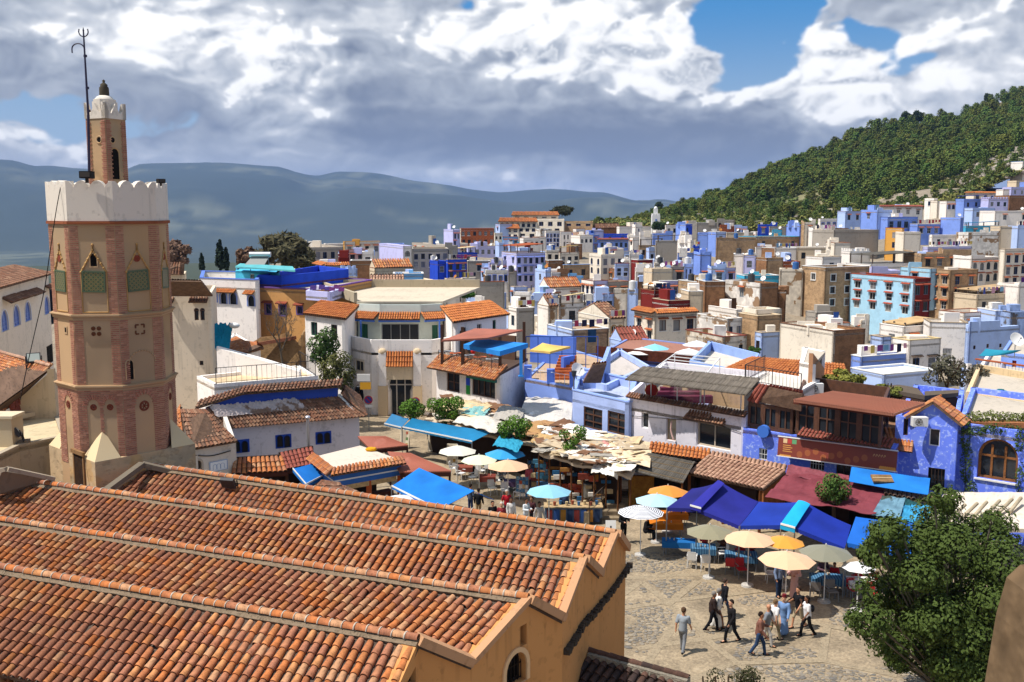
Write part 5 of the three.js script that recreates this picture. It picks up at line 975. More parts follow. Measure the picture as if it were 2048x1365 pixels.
// ---------------------------------------------------------------- buildings round the square
const blueWash=M('#ffffff','speck',{b:0.02}),whiteW=M('#efecea','grime',{b:0.02}),lilacW=M('#e2e1ec','grime',{b:0.03}),brownWood=M('#5c3a26','clay',{r:0.6,b:0.01}),creamW=M('#d8c9ae','grime'),rustM=M('#a5604a','cloth',{r:0.7});
const railM=M('#1f1d1c',null,{r:0.5});
function railing(parent,a,b,h,mat=railM,sp=0.22,name='railing'){const L=a.distanceTo(b),n=Math.max(2,Math.round(L / sp)),l=[beam(a.clone().add(V(0,h,0)),b.clone().add(V(0,h,0)),0.04,0.04),beam(a.clone().add(V(0,0.08,0)),b.clone().add(V(0,0.08,0)),0.03,0.03)];for(let k=0;k<=n;k++){const p=a.clone().lerp(b,k / n),w=k % 8?0.009:0.022;l.push(bx(p.x - w,p.y,p.z - w,p.x + w,p.y + h,p.z + w));}return mesh(name,l,mat,parent);}
{
seedAt(51);
// ---- white hotel with orange tiled wings and a curved terrace
const g=thing('corner_hotel','large white hotel with two orange tiled wings and a keyhole shaped entrance','hotel');
const wing=(pts,yt,wins,mat=whiteW)=>{const h=new House('x',null,null,pts,-1,yt,mat,{into:g,roof:null});for(const[i,r,o]of wins)h.win(i,r,o);h.finish();return h;};
const green=M('#2d6b54',null,{r:0.6}),greyF=M('#cfcac4',null);
const lw=[pd(611,87),pd(690,83),pd(716,92),pd(640,97)],rw=[pd(911,83),pd(1013,89),pd(980,99),pd(884,93)];
wing(lw,8.5,[[0,[622,645,634,672],{fm:green,sill:whiteW}],[0,[662,650,674,680],{fm:brownWood}],[0,[664,712,672,730],{fm:brownWood}]]);
wing(rw,8.25,[[0,[923,655,932,672],{fm:brownWood}],[0,[954,648,963,661],{fm:greyF}],[0,[985,641,992,662],{fm:green}]]);
const T3=(p,y)=>V(p.x,y,p.z),o=(p,q,k)=>({x:p.x +(p.x - q.x)*k,z:p.z +(p.z - q.z)*k});
tileRoof(g,T3(o(lw[0],lw[2],0.04),8.5),T3(o(lw[1],lw[3],0.04),8.5),G(718,612,9.3),G(641,602,9.3),{pal:'orange',sp:0.3,row:0.42,low:true});
tileRoof(g,T3(o(rw[0],rw[2],0.05),8.25),T3(o(rw[1],rw[3],0.05),8.25),G(982,603,9.3),G(880,614,9.3),{pal:'orange',sp:0.3,row:0.42,low:true});
// middle: lower storey with portal, open terrace, glazed upper storey set back
const mid=[pd(690,88),pd(742,84.5),pd(863,84.5),pd(912,87),pd(905,95),pd(700,97)];
const low=wing(mid,6.5,[[0,[710,722,727,743],{fm:creamW,ring:M('#d8cfc0','grime'),ringW:0.15}],[1,[777,745,826,835],{fm:M('#b8b2aa',null),trans:1,mull:2,arch:2,rec:0.2,t:0.12}],[0,[708,770,727,830],{fm:brownWood,arch:2}],[3,[880,760,887,800],{fm:M('#4d3f6a',null),arch:1}]],whiteW);
mesh('terrace',plate(mid,5.2,5.4),M('#bfb29c','grime'),g);
const f1=frameM(mid[1],mid[2]),UV=(px,py)=>onWall(mid[1],mid[2],px,py);
{const a=UV(760,835),b=UV(842,705),pL=UV(773,712),pR=UV(827,700);const st=M('#c9b698','grime');for(const[u0,u1]of[[a[0],pL[0]],[pR[0],b[0]]]){mesh('pilaster',bx(u0,-0.5,0,u1,b[1],0.45),whiteW,g).applyMatrix4(f1);mesh('plinth',bx(u0 - 0.06,-0.5,0,u1 + 0.06,2.6,0.62),st,g).applyMatrix4(f1);mesh('capital',new THREE.SphereGeometry(0.6,10,8).scale(0.62,0.55,0.5).translate((u0 + u1)/ 2,b[1]+ 0.05,0.2),st,g).applyMatrix4(f1);}
const pt=(u,v,z)=>V(u,v,z).applyMatrix4(f1);const v0=UV(800,731)[1],v1=UV(800,703)[1];tileRoof(g,pt(pL[0],v0,0.75),pt(pR[0],v0,0.75),pt(pR[0],v1,0.1),pt(pL[0],v1,0.1),{pal:'orange',sp:0.24,row:0.4});mesh('lintel',bx(pL[0],v0 - 1.2,0,pR[0],v0 - 0.1,0.3),creamW,g).applyMatrix4(f1);}
const up=[pd(716,91),pd(760,90),pd(842,90),pd(886,91),pd(882,99),pd(716,99)],mint=M('#cfdad2','plaster');
const uh=wing(up,9.0,[[1,[763,648,838,685],{fm:steelM,mull:3,trans:0,rec:0.1}],[0,[723,648,735,680],{fm:green,pane:green}],[2,[864,650,876,682],{fm:green,pane:green}]],mint);
const cr=[];const hv=7.95;for(let k=0;k<3;k++){const a=up[k],b=up[k + 1];const n=V(b.x - a.x,0,b.z - a.z).normalize().cross(UP);const aa=V(a.x,hv,a.z),bb=V(b.x,hv,b.z);tileRoof(g,aa.clone().addScaledVector(n,1.0).add(V(0,-0.2,0)),bb.clone().addScaledVector(n,1.0).add(V(0,-0.2,0)),bb.clone().addScaledVector(n,0.02).add(V(0,0.32,0)),aa.clone().addScaledVector(n,0.02).add(V(0,0.32,0)),{pal:'orange',sp:0.22,row:0.4});cr.push(beam(aa.clone().addScaledVector(n,0.9).add(V(0,-0.36,0)),bb.clone().addScaledVector(n,0.9).add(V(0,-0.36,0)),0.12,0.16));}
mesh('blue_beam',cr,M('#4a6db8',null),g);for(const q of[pd(722,89.2),pd(879,89.2)])mesh('post',bx(q.x - 0.07,5.4,q.z - 0.07,q.x + 0.07,hv - 0.3,q.z + 0.07),M('#4a6db8',null),g);
mesh('roof',plate([pd(716,91.05),pd(886,91.05),pd(960,108),pd(640,108)],8.98,9.2),M('#c4b9a6','grime'),g);
const pr=[];for(const[a,b]of[[pd(640,108),pd(960,108)],[pd(716,91.3),pd(640,108)]])pr.push(wallGeo(a,b,9.1,10.0,[],0.3));mesh('parapet',pr,M('#b3a78f','grime'),g);
rebase(g,V(mid[1].x,0,mid[1].z));
// ---- tall white house right of the minaret
{const h=new House('white_house','tall white house with paired arched windows and brown tiled roof, right of the minaret','house',[pd(318,76),pd(424,76),pd(436,86),pd(330,86)],-1,hAt(420,590,76),M('#dccfbb','grime'),{roof:null});const w={fm:brownWood,arch:2,mull:0,trans:1,t:0.07};
h.win(0,[388,616,397,641],w);h.win(0,[400,616,409,641],w);h.win(0,[331,618,338,643],w);h.win(0,[399,722,406,731],{mull:0});
const y=h.yt,a=V(h.pts[0].x,y,h.pts[0].z + 0.4),b=V(h.pts[1].x + 0.3,y,h.pts[1].z + 0.4);tileRoof(h.g,a,b,G(402,562,y + 1.3),G(310,560,y + 1.3),{pal:'old',sp:0.26});
for(const[x0,x1,py]of[[380,417,604],[331,349,605]]){const p=h.uv(0,x0,py),q=h.uv(0,x1,py);const pt=(u,v,z)=>V(u,v,z).applyMatrix4(h.frame(0));tileRoof(h.g,pt(p[0],p[1],0.5),pt(q[0],p[1],0.5),pt(q[0],p[1]+ 0.35,0.02),pt(p[0],p[1]+ 0.35,0.02),{pal:'old',sp:0.2,row:0.3,t:0.06});}
h.finish();
const k=new House('roof_room','small cream roof room with brown tiles behind the minaret, above the tall white house','roof room',[pd(322,84),pd(375,84),pd(378,88),pd(330,88)],y - 1,hAt(350,548,84),creamW,{roof:null});tileRoof(k.g,V(k.pts[0].x,k.yt,k.pts[0].z + 0.3),V(k.pts[1].x,k.yt,k.pts[1].z + 0.3),G(368,527,k.yt + 0.9),G(322,526,k.yt + 0.9),{pal:'old',sp:0.26});k.finish();}
// ---- white row with arched windows, blue roof rooms
{const h=new House('white_house','long white house with four blue arched windows below a turquoise roof room','house',[pd(405,99),pd(519,96),pd(530,108),pd(410,110)],-2,hAt(519,561,96),whiteW,{par:0.8});const bl=M('#5d79c4',null);
for(const r of[[425,586,433,605],[441,586,452,608],[460,587,472,609],[496,591,508,613]])h.win(0,r,{arch:1,fm:dark,mull:0,ring:M('#8496cf','plaster'),ringW:0.14});
for(const[x0,x1,py]of[[423,473,586],[490,510,590]]){const p=h.uv(0,x0,py),q=h.uv(0,x1,py),pt=(u,v,z)=>V(u,v,z).applyMatrix4(h.frame(0));tileRoof(h.g,pt(p[0],p[1]+ 0.1,0.45),pt(q[0],p[1]+ 0.1,0.45),pt(q[0],p[1]+ 0.4,0.02),pt(p[0],p[1]+ 0.4,0.02),{pal:'orange',sp:0.22,row:0.3,t:0.06});}
h.coping(M('#5d79c4',null),0.1,0.05);h.finish();
const r=new House('roof_room','turquoise roof room with a flat teal canopy on the white row','roof room',[pd(475,104),pd(560,101),pd(565,106),pd(480,109)],hAt(519,575,98),hAt(519,545,102),paint('tq'),{par:0.0,roof:paint('tq')});r.win(0,[500,548,508,562],{fm:W});mesh('canopy',slab(G(470,533,r.yt + 0.7),G(590,541,r.yt + 0.7),G(585,533,r.yt + 0.7),G(480,527,r.yt + 0.7),0.15),M('#5fb0b5','cloth'),r.g);r.finish();
const s=thing('solar_heater','solar water heater with a steel tank on the blue roof room','solar heater',P(512,532,104));mesh('collector',slab(V(-1.2,0,0.5),V(0.9,0,0.5),V(1.2,0.9,-0.6),V(-0.6,0.9,-0.6),0.08),M('#7b7d78',null,{r:0.4}),s);mesh('tank',new THREE.CylinderGeometry(0.28,0.28,2.2,14).rotateZ(Math.PI / 2).translate(0.3,1.15,-0.6),M('#c9cccd',null,{r:0.3,m:0.7}),s);mesh('stand',[rod(V(-0.8,-0.6,-0.7),V(-0.6,1,-0.7),0.04),rod(V(1.2,-0.6,-0.7),V(1.1,1,-0.7),0.04)],steelM,s);}
{const h=new House('ochre_house','ochre house with three hooded windows under a cobalt blue roof terrace','house',[pd(518,98),pd(640,95),pd(745,108),pd(600,116)],-2,hAt(600,579,96),M('#c99a62','grime'),{par:0.2});const wf=M('#4b4a86',null);
for(const r of[[531,609,541,628],[559,611,571,631],[594,614,604,628]])h.win(0,r,{fm:wf,ring:M('#6a5a9a',null),ringW:0.1,hood:M('#8d4a36','clay')});h.coping(M('#6a4a86',null),0.12,0.08);h.finish();
const b=new House('blue_terrace','cobalt blue terrace walls and door on the roof of the ochre house','roof terrace',[pd(519,99),pd(566,98),pd(700,109),pd(640,116)],h.yt - 0.3,hAt(545,551,98.5),paint('b3'),{par:0.9,roof:M('#a8684c','clay')});b.win(1,[592,563,602,579],{fm:M('#6d3a26',null),pane:M('#7a4a30',null)});b.win(1,[618,565,644,580],{fm:paint('b3')});b.finish();
const c=new House('roof_wall','pale lavender washing wall heaped with purple cloth on a roof beside the ochre house','roof wall',[pd(614,93),pd(662,91),pd(690,96),pd(640,100)],hAt(640,600,93),hAt(640,583,92),paint('lv'),{par:0.5});c.finish();
const cl=thing('washing_line','purple and pink cloths drying on the lavender roof wall','laundry',P(650,580,93));for(let k=0;k<7;k++){const q=V(-1.4 + k*0.45,rr(-0.1,0.15),rr(-0.4,0.6));mesh('cloth',slab(q,q.clone().add(V(0.55,0,0)),q.clone().add(V(0.55,0.35,-0.3)),q.clone().add(V(0,0.35,-0.3)),0.03,3,3,()=>rr(-0.04,0.04)),M(pick(['#5d2d5e','#7c3a6a','#b9b0c4','#43306b']),'cloth'),cl);}}
// ---- left: riad with blue windows
{const h=new House('riad','long white house with tall blue arched windows, left of the minaret','house',[pd(-60,71),pd(104,96),pd(90,106),pd(-80,84)],0,hAt(100,545,96),M('#d8d0c6','grime'),{roof:null,skip:[1,2,3]});const bl=M('#7e93cf',null),pn2=M('#5c76bb',null,{r:0.5});
for(const r of[[3,620,14,663],[27,613,38,653],[50,605,60,643],[89,592,97,629]])h.win(0,r,{arch:1,fm:bl,pane:pn2,mull:1,trans:2,ring:M('#cfd2dd',null),ringW:0.1});
h.win(0,[95,690,105,727],{fm:dark,bars:M('#3a3632',null)});
for(const[x0,x1,py]of[[4,30,604],[28,52,597],[52,74,590],[90,102,579]]){const p=h.uv(0,x0,py),q=h.uv(0,x1,py -(x1 - x0)*0.24),pt=(u,v,z)=>V(u,v,z).applyMatrix4(h.frame(0));tileRoof(h.g,pt(p[0],p[1]- 0.1,0.7),pt(q[0],p[1]- 0.1,0.7),pt(q[0],p[1]+ 0.3,0.02),pt(p[0],p[1]+ 0.3,0.02),{pal:'old',sp:0.22,row:0.4,t:0.08});}
const y=h.yt,n=V(h.pts[1].x - h.pts[0].x,0,h.pts[1].z - h.pts[0].z).normalize().cross(UP),a=V(h.pts[0].x,y,h.pts[0].z),b=V(h.pts[1].x,y,h.pts[1].z);tileRoof(h.g,a.clone().addScaledVector(n,0.5).add(V(0,-0.1,0)),b.clone().addScaledVector(n,0.5).add(V(0,-0.1,0)),b.clone().addScaledVector(n,-3).add(V(0,0.7,0)),a.clone().addScaledVector(n,-3).add(V(0,0.7,0)),{pal:'old'});h.finish();}
{const t=thing('tiled_outbuilding','outbuilding with an orange tiled roof at the left edge beside the minaret','building');const a=G(-40,838,8),b=G(22,812,8),c=G(100,737,9.8),d=G(-40,698,9.8);tileRoof(t,a,b,c,d,{pal:'warm',sp:0.26});ridgeRow(t,d.clone().add(V(0,0.1,0)),c.clone().add(V(0,0.1,0)),{pal:'pale'});
const e=G(112,772,8.6),W0=M('#cbb99c','grime');mesh('wall',[wallGeo(b.clone().add(V(0.1,0,0.2)),c.clone().add(V(0.25,0,0.2)),2,0,[],0.3,[[0,8.05],[1,9.8]]),wallGeo(c.clone().add(V(0.25,0,0.2)),e.clone().add(V(0.2,0,-0.4)),2,0,[],0.3,[[0,9.8],[1,8.7]])],W0,t);mesh('ledge',beam(G(18,838,7.6),G(110,818,7.6),0.3,0.2),W0,t);rebase(t,V(b.x,2,b.z));
const heap=thing('tile_stack','row of spare clay tiles stacked on the ledge left of the minaret','roof tiles',G(24,826,7.75));const m4=[],q1=G(108,806,7.75).sub(heap.position);for(let k=0;k<46;k++){const u=k / 46;m4.push(new THREE.Matrix4().makeRotationFromEuler(new THREE.Euler(rr(-0.2,0.2),rr(0,1),rr(-0.3,0.3))).setPosition(q1.x*u,0.05 +(k % 3)*0.14,q1.z*u + rr(-0.1,0.1)));}inst('tiles',tileGeoLow,clayMat,m4,heap,m4.map(()=>pick(CLAY.red)));heap.userData.kind=undefined;
const y=7.3,cp=[[-60,945],[38,897],[134,877],[118,832],[-60,842]].map(([x,yy])=>{const p=G(x,yy,y);return{x:p.x,z:p.z};});const ct=new House('courtyard_terrace','stained concrete terrace with grey walls at the foot of the minaret on the left','terrace',cp,2,y + 0.15,M('#a59a87','grime',{b:0.04}),{par:0.1,roof:M('#c4b595','grime')});ct.finish();
const ch=thing('chimney','square plastered chimney block on the terrace at the left edge','chimney',G(14,892,y));mesh('stack',bx(-0.55,0,-0.5,0.5,1.3,0.5),M('#b5a88f','grime'),ch);mesh('cap',bx(-0.62,1.3,-0.57,0.57,1.42,0.57),M('#c9bda4','grime'),ch);
const lw2=thing('low_gable_wall','low grey gable wall end behind the mosque roof at far left','wall');mesh('wall',[slab(G(-20,985,6.6),G(108,965,6.6),G(96,952,7.0),G(0,935,7.6),0.3)],M('#7f7668','grime'),lw2);mesh('coping',[beam(G(-30,950,7.4),G(14,938,7.7),0.3,0.15),beam(G(14,938,7.7),G(107,958,7.0),0.3,0.15)],M('#9d9180','grime'),lw2);rebase(lw2,G(40,975,6.6));
const cop=thing('stone_coping','dark grey coping where the mosque roof meets the minaret base','coping');mesh('coping',[beam(G(208,985,6.6),G(284,929,7.05),0.28,0.2),beam(G(284,929,7.05),G(378,951,6.5),0.28,0.2)],M('#6f675b','grime',{b:0.05}),cop);rebase(cop,G(284,935,6.8));}
// floodlights
const flood=(px,py,h,lab,turn,s=1)=>{const t=thing('floodlight',lab,'floodlight',G(px,py,h),turn);mesh('lamp_case',bx(-0.22,0.22,-0.06,0.22,0.55,0.06).rotateX(-0.5),M('#26262a',null,{r:0.5}),t);mesh('lens',bx(-0.19,0.25,0.062,0.19,0.52,0.07).rotateX(-0.5),M('#a9b3ab',null,{r:0.2}),t);mesh('bracket',[rod(V(-0.24,0.02,0),V(-0.24,0.42,-0.1),0.02),rod(V(0.24,0.02,0),V(0.24,0.42,-0.1),0.02),rod(V(-0.24,0.03,0),V(0.24,0.03,0),0.02)],M('#2c2a28',null),t);mesh('plinth',bx(-0.2,-0.15,-0.2,0.2,0.02,0.2),mortar,t);t.scale.setScalar(s);return t;};
flood(68,738,9.6,'square floodlight on the ridge of the left orange tiled outbuilding',0.5,1.5);flood(47,882,7.5,'thin floodlight on the terrace wall left of the minaret foot',2.0,1.3);flood(463,985,6.35,'grey floodlight seen from behind on the mosque roof ridge',2.9,1.3);
// ---- small white house with plaque
{const h=new House('white_house','small white house with a blue tile plaque and mouldy dark roof below the minaret','house',[pd(345,60),pd(376,55),pd(464,57),pd(440,68)],-1,hAt(464,882,57),M('#d5d0c8','grime'),{roof:null});const y=h.yt,p=(q,yy)=>V(q.x,yy,q.z);
h.win(1,[390,922,402,951],{arch:1,fm:M('#6a5648',null),mull:0,ring:M('#b5aca0','grime'),bars:M('#4a4038',null)});
const pl=(x0,y0,x1,y1,name,m,dep=0.05)=>{const a=h.uv(1,x0,y1),b=h.uv(1,x1,y0);return h.put(name,bx(0,0,0,b[0]- a[0],b[1]- a[1],dep),m,1,a[0],a[1],0.002);};
const plq=pl(418,918,454,946,'tile_plaque',new THREE.MeshStandardMaterial({roughness:0.3,map:plaqueTex()}));{const uv=plq.geometry.attributes.uv,L=Math.max(...uv.array);for(let i=16;i<20;i++){const pa=plq.geometry.attributes.position,bb=new THREE.Box3().setFromBufferAttribute(pa);uv.setXY(i,(pa.getX(i)- bb.min.x)/(bb.max.x - bb.min.x),(pa.getY(i)- bb.min.y)/(bb.max.y - bb.min.y));}}
pl(408,949,425,957,'yellow_sign',M('#d99a2c',null));pl(446,950,460,954,'street_sign',M('#6f87b5',null));
const top=hAt(400,815,62),e=[p(h.pts[1],y + 0.05),p(h.pts[2],y + 0.05)],rg=[G(360,820,y + 1.7),G(412,822,y + 1.7)];
tileRoof(h.g,e[0].clone().add(V(0,0,0.35)),e[1].clone().add(V(0.2,0,0.35)),rg[1],rg[0],{pal:'old'});tileRoof(h.g,p(h.pts[0],y).add(V(-0.4,0,0)),e[0].clone().add(V(-0.3,-0.01,0.35)),rg[0].clone().add(V(0,-0.01,0)),rg[0].clone().add(V(-0.3,-0.02,-1)),{pal:'warm'});
mesh('cable',tube([h.uv(1,380,910),h.uv(1,420,912),h.uv(1,460,902)].map(([u,v])=>V(u,v,0.05).applyMatrix4(h.frame(1))),0.03,5),railM,h.g);h.finish();}
// ---- long low white house with blue band
{const h=new House('long_house','long low white house with paired blue windows and a tiled roof with a blue band','house',[pd(440,71),pd(456,64),pd(715,68),pd(700,75)],-0.5,3.4,M('#d6d3de','grime'),{roof:null});const bl=M('#2f4fae',null),bw={fm:M('#2b2622',null),arch:1,mull:0,pane:M('#3a2d24',null),trans:0};
for(const[x0,x1,y0,y1]of[[464,498,878,908],[551,582,868,898],[631,662,862,890]]){const m=(x0 + x1)/ 2;const a=h.uv(1,x0,y1),b=h.uv(1,x1,y0);h.put('blue_surround',bx(0,0,0,b[0]- a[0],b[1]- a[1],0.03),bl,1,a[0],a[1],0.002);for(const[q0,q1]of[[x0 + 3,m - 2],[m + 2,x1 - 3]]){const c=h.uv(1,q0,y1 - 3),d=h.uv(1,q1,y0 + 3),w=q05(d[0]- c[0]),hh=q05(d[1]- c[1]);const f=h.put('window',frameGeo(w,hh,1,0.05,0,0),M('#1f2a4a',null),1,(c[0]+ d[0])/ 2,c[1],0.03);mesh('pane',paneGeo(w,hh,1),M('#2a2420',null),f).position.z=0.012;}}
const y=3.4,a=V(h.pts[1].x - 0.6,y,h.pts[1].z + 0.5),b=V(h.pts[2].x + 0.5,y,h.pts[2].z + 0.5),c=G(676,794,4.7),d=G(412,818,4.7);tileRoof(h.g,a,b,c,d,{pal:'old',sp:0.23,row:0.34});
mesh('blue_band',wallGeo(d.clone().add(V(0,0,-0.02)),c.clone().add(V(0,0,-0.02)),4.5,0,[],0.25,[[0,4.75],[0.28,5.5],[1,5.45]]),M('#3b56b5','plaster'),h.g);
const d1=d.clone().lerp(c,0.28);tileRoof(h.g,d.clone().add(V(-0.6,0.1,0.4)),d1.clone().add(V(0,0.85,0.4)),d1.clone().add(V(0,1.15,-0.6)),d.clone().add(V(-0.6,0.4,-0.6)),{pal:'old',sp:0.25});tileRoof(h.g,d1.clone().add(V(0,0.85,0.4)),c.clone().add(V(0.3,0.8,0.4)),c.clone().add(V(0.3,1.1,-0.6)),d1.clone().add(V(0,1.15,-0.6)),{pal:'old',sp:0.25});
tileRoof(h.g,b.clone().add(V(0.05,0.02,0)),V(h.pts[3].x + 0.6,y + 0.02,h.pts[3].z),c.clone().add(V(0.35,0.7,-0.3)),c.clone().add(V(0.35,0.02,0.05)),{pal:'old',sp:0.25});mesh('white_verge',beam(b.clone().add(V(-0.55,0.16,0)),c.clone().add(V(0.05,0.16,0)),0.22,0.12),W,h.g);
h.finish();
const s=thing('plastic_sheet','crumpled whitish plastic sheet spread over the left part of the tiled roof','plastic sheet');const q=[a.clone().lerp(d,0.42).add(V(0.2,0.24,0)),a.clone().lerp(b,0.66).lerp(d.clone().lerp(c,0.66),0.42).add(V(0,0.24,0)),d.clone().lerp(c,0.66).add(V(0,0.2,0.05)),d.clone().add(V(0.2,0.2,0.05))];
mesh('sheet',slab(...q,0.03,60,14,(u,v)=>(hash2(Math.floor(u*60),Math.floor(v*14),9)- 0.5)*0.16*(v>0.02?1:0.3)),M('#cdbfbb','worn',{r:0.5}),s);rebase(s,q[0].clone());}
// ---- flat roofed white house with railing
{const y=5.6,pl=[[393,752],[428,769],[636,752],[598,731]].map(([x,yy])=>{const p=G(x,yy,y);return{x:p.x,z:p.z};});const h=new House('flat_house','flat roofed white house with a thin black iron railing behind the long tiled house','house',pl,-1,y,whiteW,{par:0.25,roof:M('#cdb897','grime')});const p3=(k)=>V(pl[k].x,y,pl[k].z);railing(h.g,p3(1).lerp(p3(3),0.02),p3(2).lerp(p3(0),0.02),1.1,railM,0.35);railing(h.g,p3(2).lerp(p3(0),0.02),p3(3),1.1,railM,0.3);h.finish();}
{const h=new House('white_house','small white gabled house with a brown tiled roof right of the tall white one','house',[pd(428,86),pd(486,82),pd(520,86),pd(470,96)],-1,hAt(486,708,82),whiteW,{roof:null});const y=h.yt;tileRoof(h.g,V(h.pts[0].x,y - 0.2,h.pts[0].z),V(h.pts[1].x,y,h.pts[1].z + 0.3),G(487,682,y + 0.5),G(470,676,y + 0.6),{pal:'warm'});tileRoof(h.g,V(h.pts[1].x,y,h.pts[1].z + 0.3),V(h.pts[2].x + 0.3,y - 0.1,h.pts[2].z),G(523,692,y + 0.3),G(487,682,y + 0.5),{pal:'warm'});h.finish();
const k=new House('ruined_wall','old brown ruined walls with broken tops beside the bare tree','wall',[pd(500,90),pd(608,88),pd(616,94),pd(510,98)],-2,hAt(560,668,89),M('#a8875f','courses',{b:0.05}),{roof:null,skip:[2,3]});k.tops[0]=[[0,k.yt - 1],[0.2,k.yt - 0.4],[0.5,k.yt - 0.2],[0.7,k.yt + 0.2],[0.86,k.yt - 0.8],[1,k.yt + 0.3]];mesh('wall_top',beam(P(508,690,89),P(590,676,88.3),0.5,0.3),M('#8c5a44','clay'),k.g);k.finish();
const wl=new House('garden_wall','white garden wall sloping down below the bare tree','wall',[pd(432,74),pd(596,71),pd(600,72),pd(436,75)],-1,hAt(520,720,72),whiteW,{roof:null,thick:0.2});wl.tops[0]=[[0,wl.yt + 0.6],[0.5,wl.yt],[1,wl.yt - 0.7]];wl.tops[2]=[[0,wl.yt - 0.7],[0.5,wl.yt],[1,wl.yt + 0.6]];wl.mats[1]=wl.mats[3]=whiteW;wl.o.skip=[1,3];wl.finish();
const rag=thing('tarpaulin','torn turquoise tarpaulin with a white bag on a wall, right of the tall white house','tarpaulin',P(444,665,80));mesh('sheet',slab(V(-0.9,-0.9,0.3),V(0.5,-1.4,0.4),V(0.7,0.6,-0.6),V(-0.9,0.7,-0.6),0.03,14,14,(u,v)=>(hash2(Math.floor(u*14),Math.floor(v*14),8)- 0.5)*0.3 - u*(1 - v)*0.8),M('#1f8fb0','cloth'),rag);mesh('bag',new THREE.SphereGeometry(0.4,8,6).scale(1.1,0.6,0.8).translate(0.9,0.5,-0.4),W,rag);}
}
function plaqueTex(){const c=document.createElement('canvas');c.width=256;c.height=200;const x=c.getContext('2d');x.fillStyle='#dfe6ec';x.fillRect(0,0,256,200);x.strokeStyle='#3f6fae';x.lineWidth=8;x.strokeRect(8,8,240,184);x.lineWidth=5;for(const k of[75,128,181]){x.beginPath();x.moveTo(k - 24,160);x.lineTo(k - 24,90);x.arc(k,85,24,Math.PI,0);x.lineTo(k + 24,160);x.stroke();}x.lineWidth=3;x.beginPath();x.moveTo(20,168);x.lineTo(236,168);x.stroke();const t=new THREE.CanvasTexture(c);t.colorSpace=THREE.SRGBColorSpace;return t;}
// ---------------------------------------------------------------- shops, cafes and stalls on the square
const tarpM=(c,t='cloth',o={})=>M(c,t,{r:0.75,b:0.01,...o});
// a cloth or sheet between photograph points [px, py, height], in order round: two along one edge, then the two opposite
function cloth(name,label,cat,pts,mat,o={}){
const q=quadPx(pts),t=thing(name,label,cat,V(0,0,0),0,o.group),sag=o.sag??0.06,wr=o.wr??0;
mesh(o.part??'canvas',slab(...q,o.t??0.025,o.nu??16,o.nv??12,(u,v)=>-sag*4*u*(1 - u)- sag*2*v*(1 - v)+(wr?(fbm(u*9 + pts[0][0],v*7 + pts[0][1],3,6)- 0.5)*wr:0)),mat,t);
if(o.val)for(const[i,j]of o.edges??[[0,1]]){const a=q[i],b=q[j],dn=V(0,-o.val,0);const m=o.valM??mat;mesh('valance',slab(a.clone().add(dn),b.clone().add(dn),b,a,0.02,24,1,(u,v)=>v?0:-0.05*Math.abs(Math.sin(u*40))),m,t);if(o.stripe)mesh('stripe',slab(a.clone().add(V(0,-0.02,0.03)),b.clone().add(V(0,-0.02,0.03)),b.clone().add(V(0,0.07,0.03)),a.clone().add(V(0,0.07,0.03)),0.03),W,t);}
if(o.posts)for(const i of o.posts){const p=q[i];mesh('post',rod(V(p.x,0,p.z),p.clone().add(V(0,-0.03,0)),0.035),o.postM??steelM,t);}
let c=q[0].clone().add(q[2]).multiplyScalar(0.5);c.y=o.ground===0?c.y:0;return rebase(t,c);
}
const houseAt=(name,label,cat,pts,yb,yt,mat,o)=>new House(name,label,cat,pts,yb,yt,mat,o);
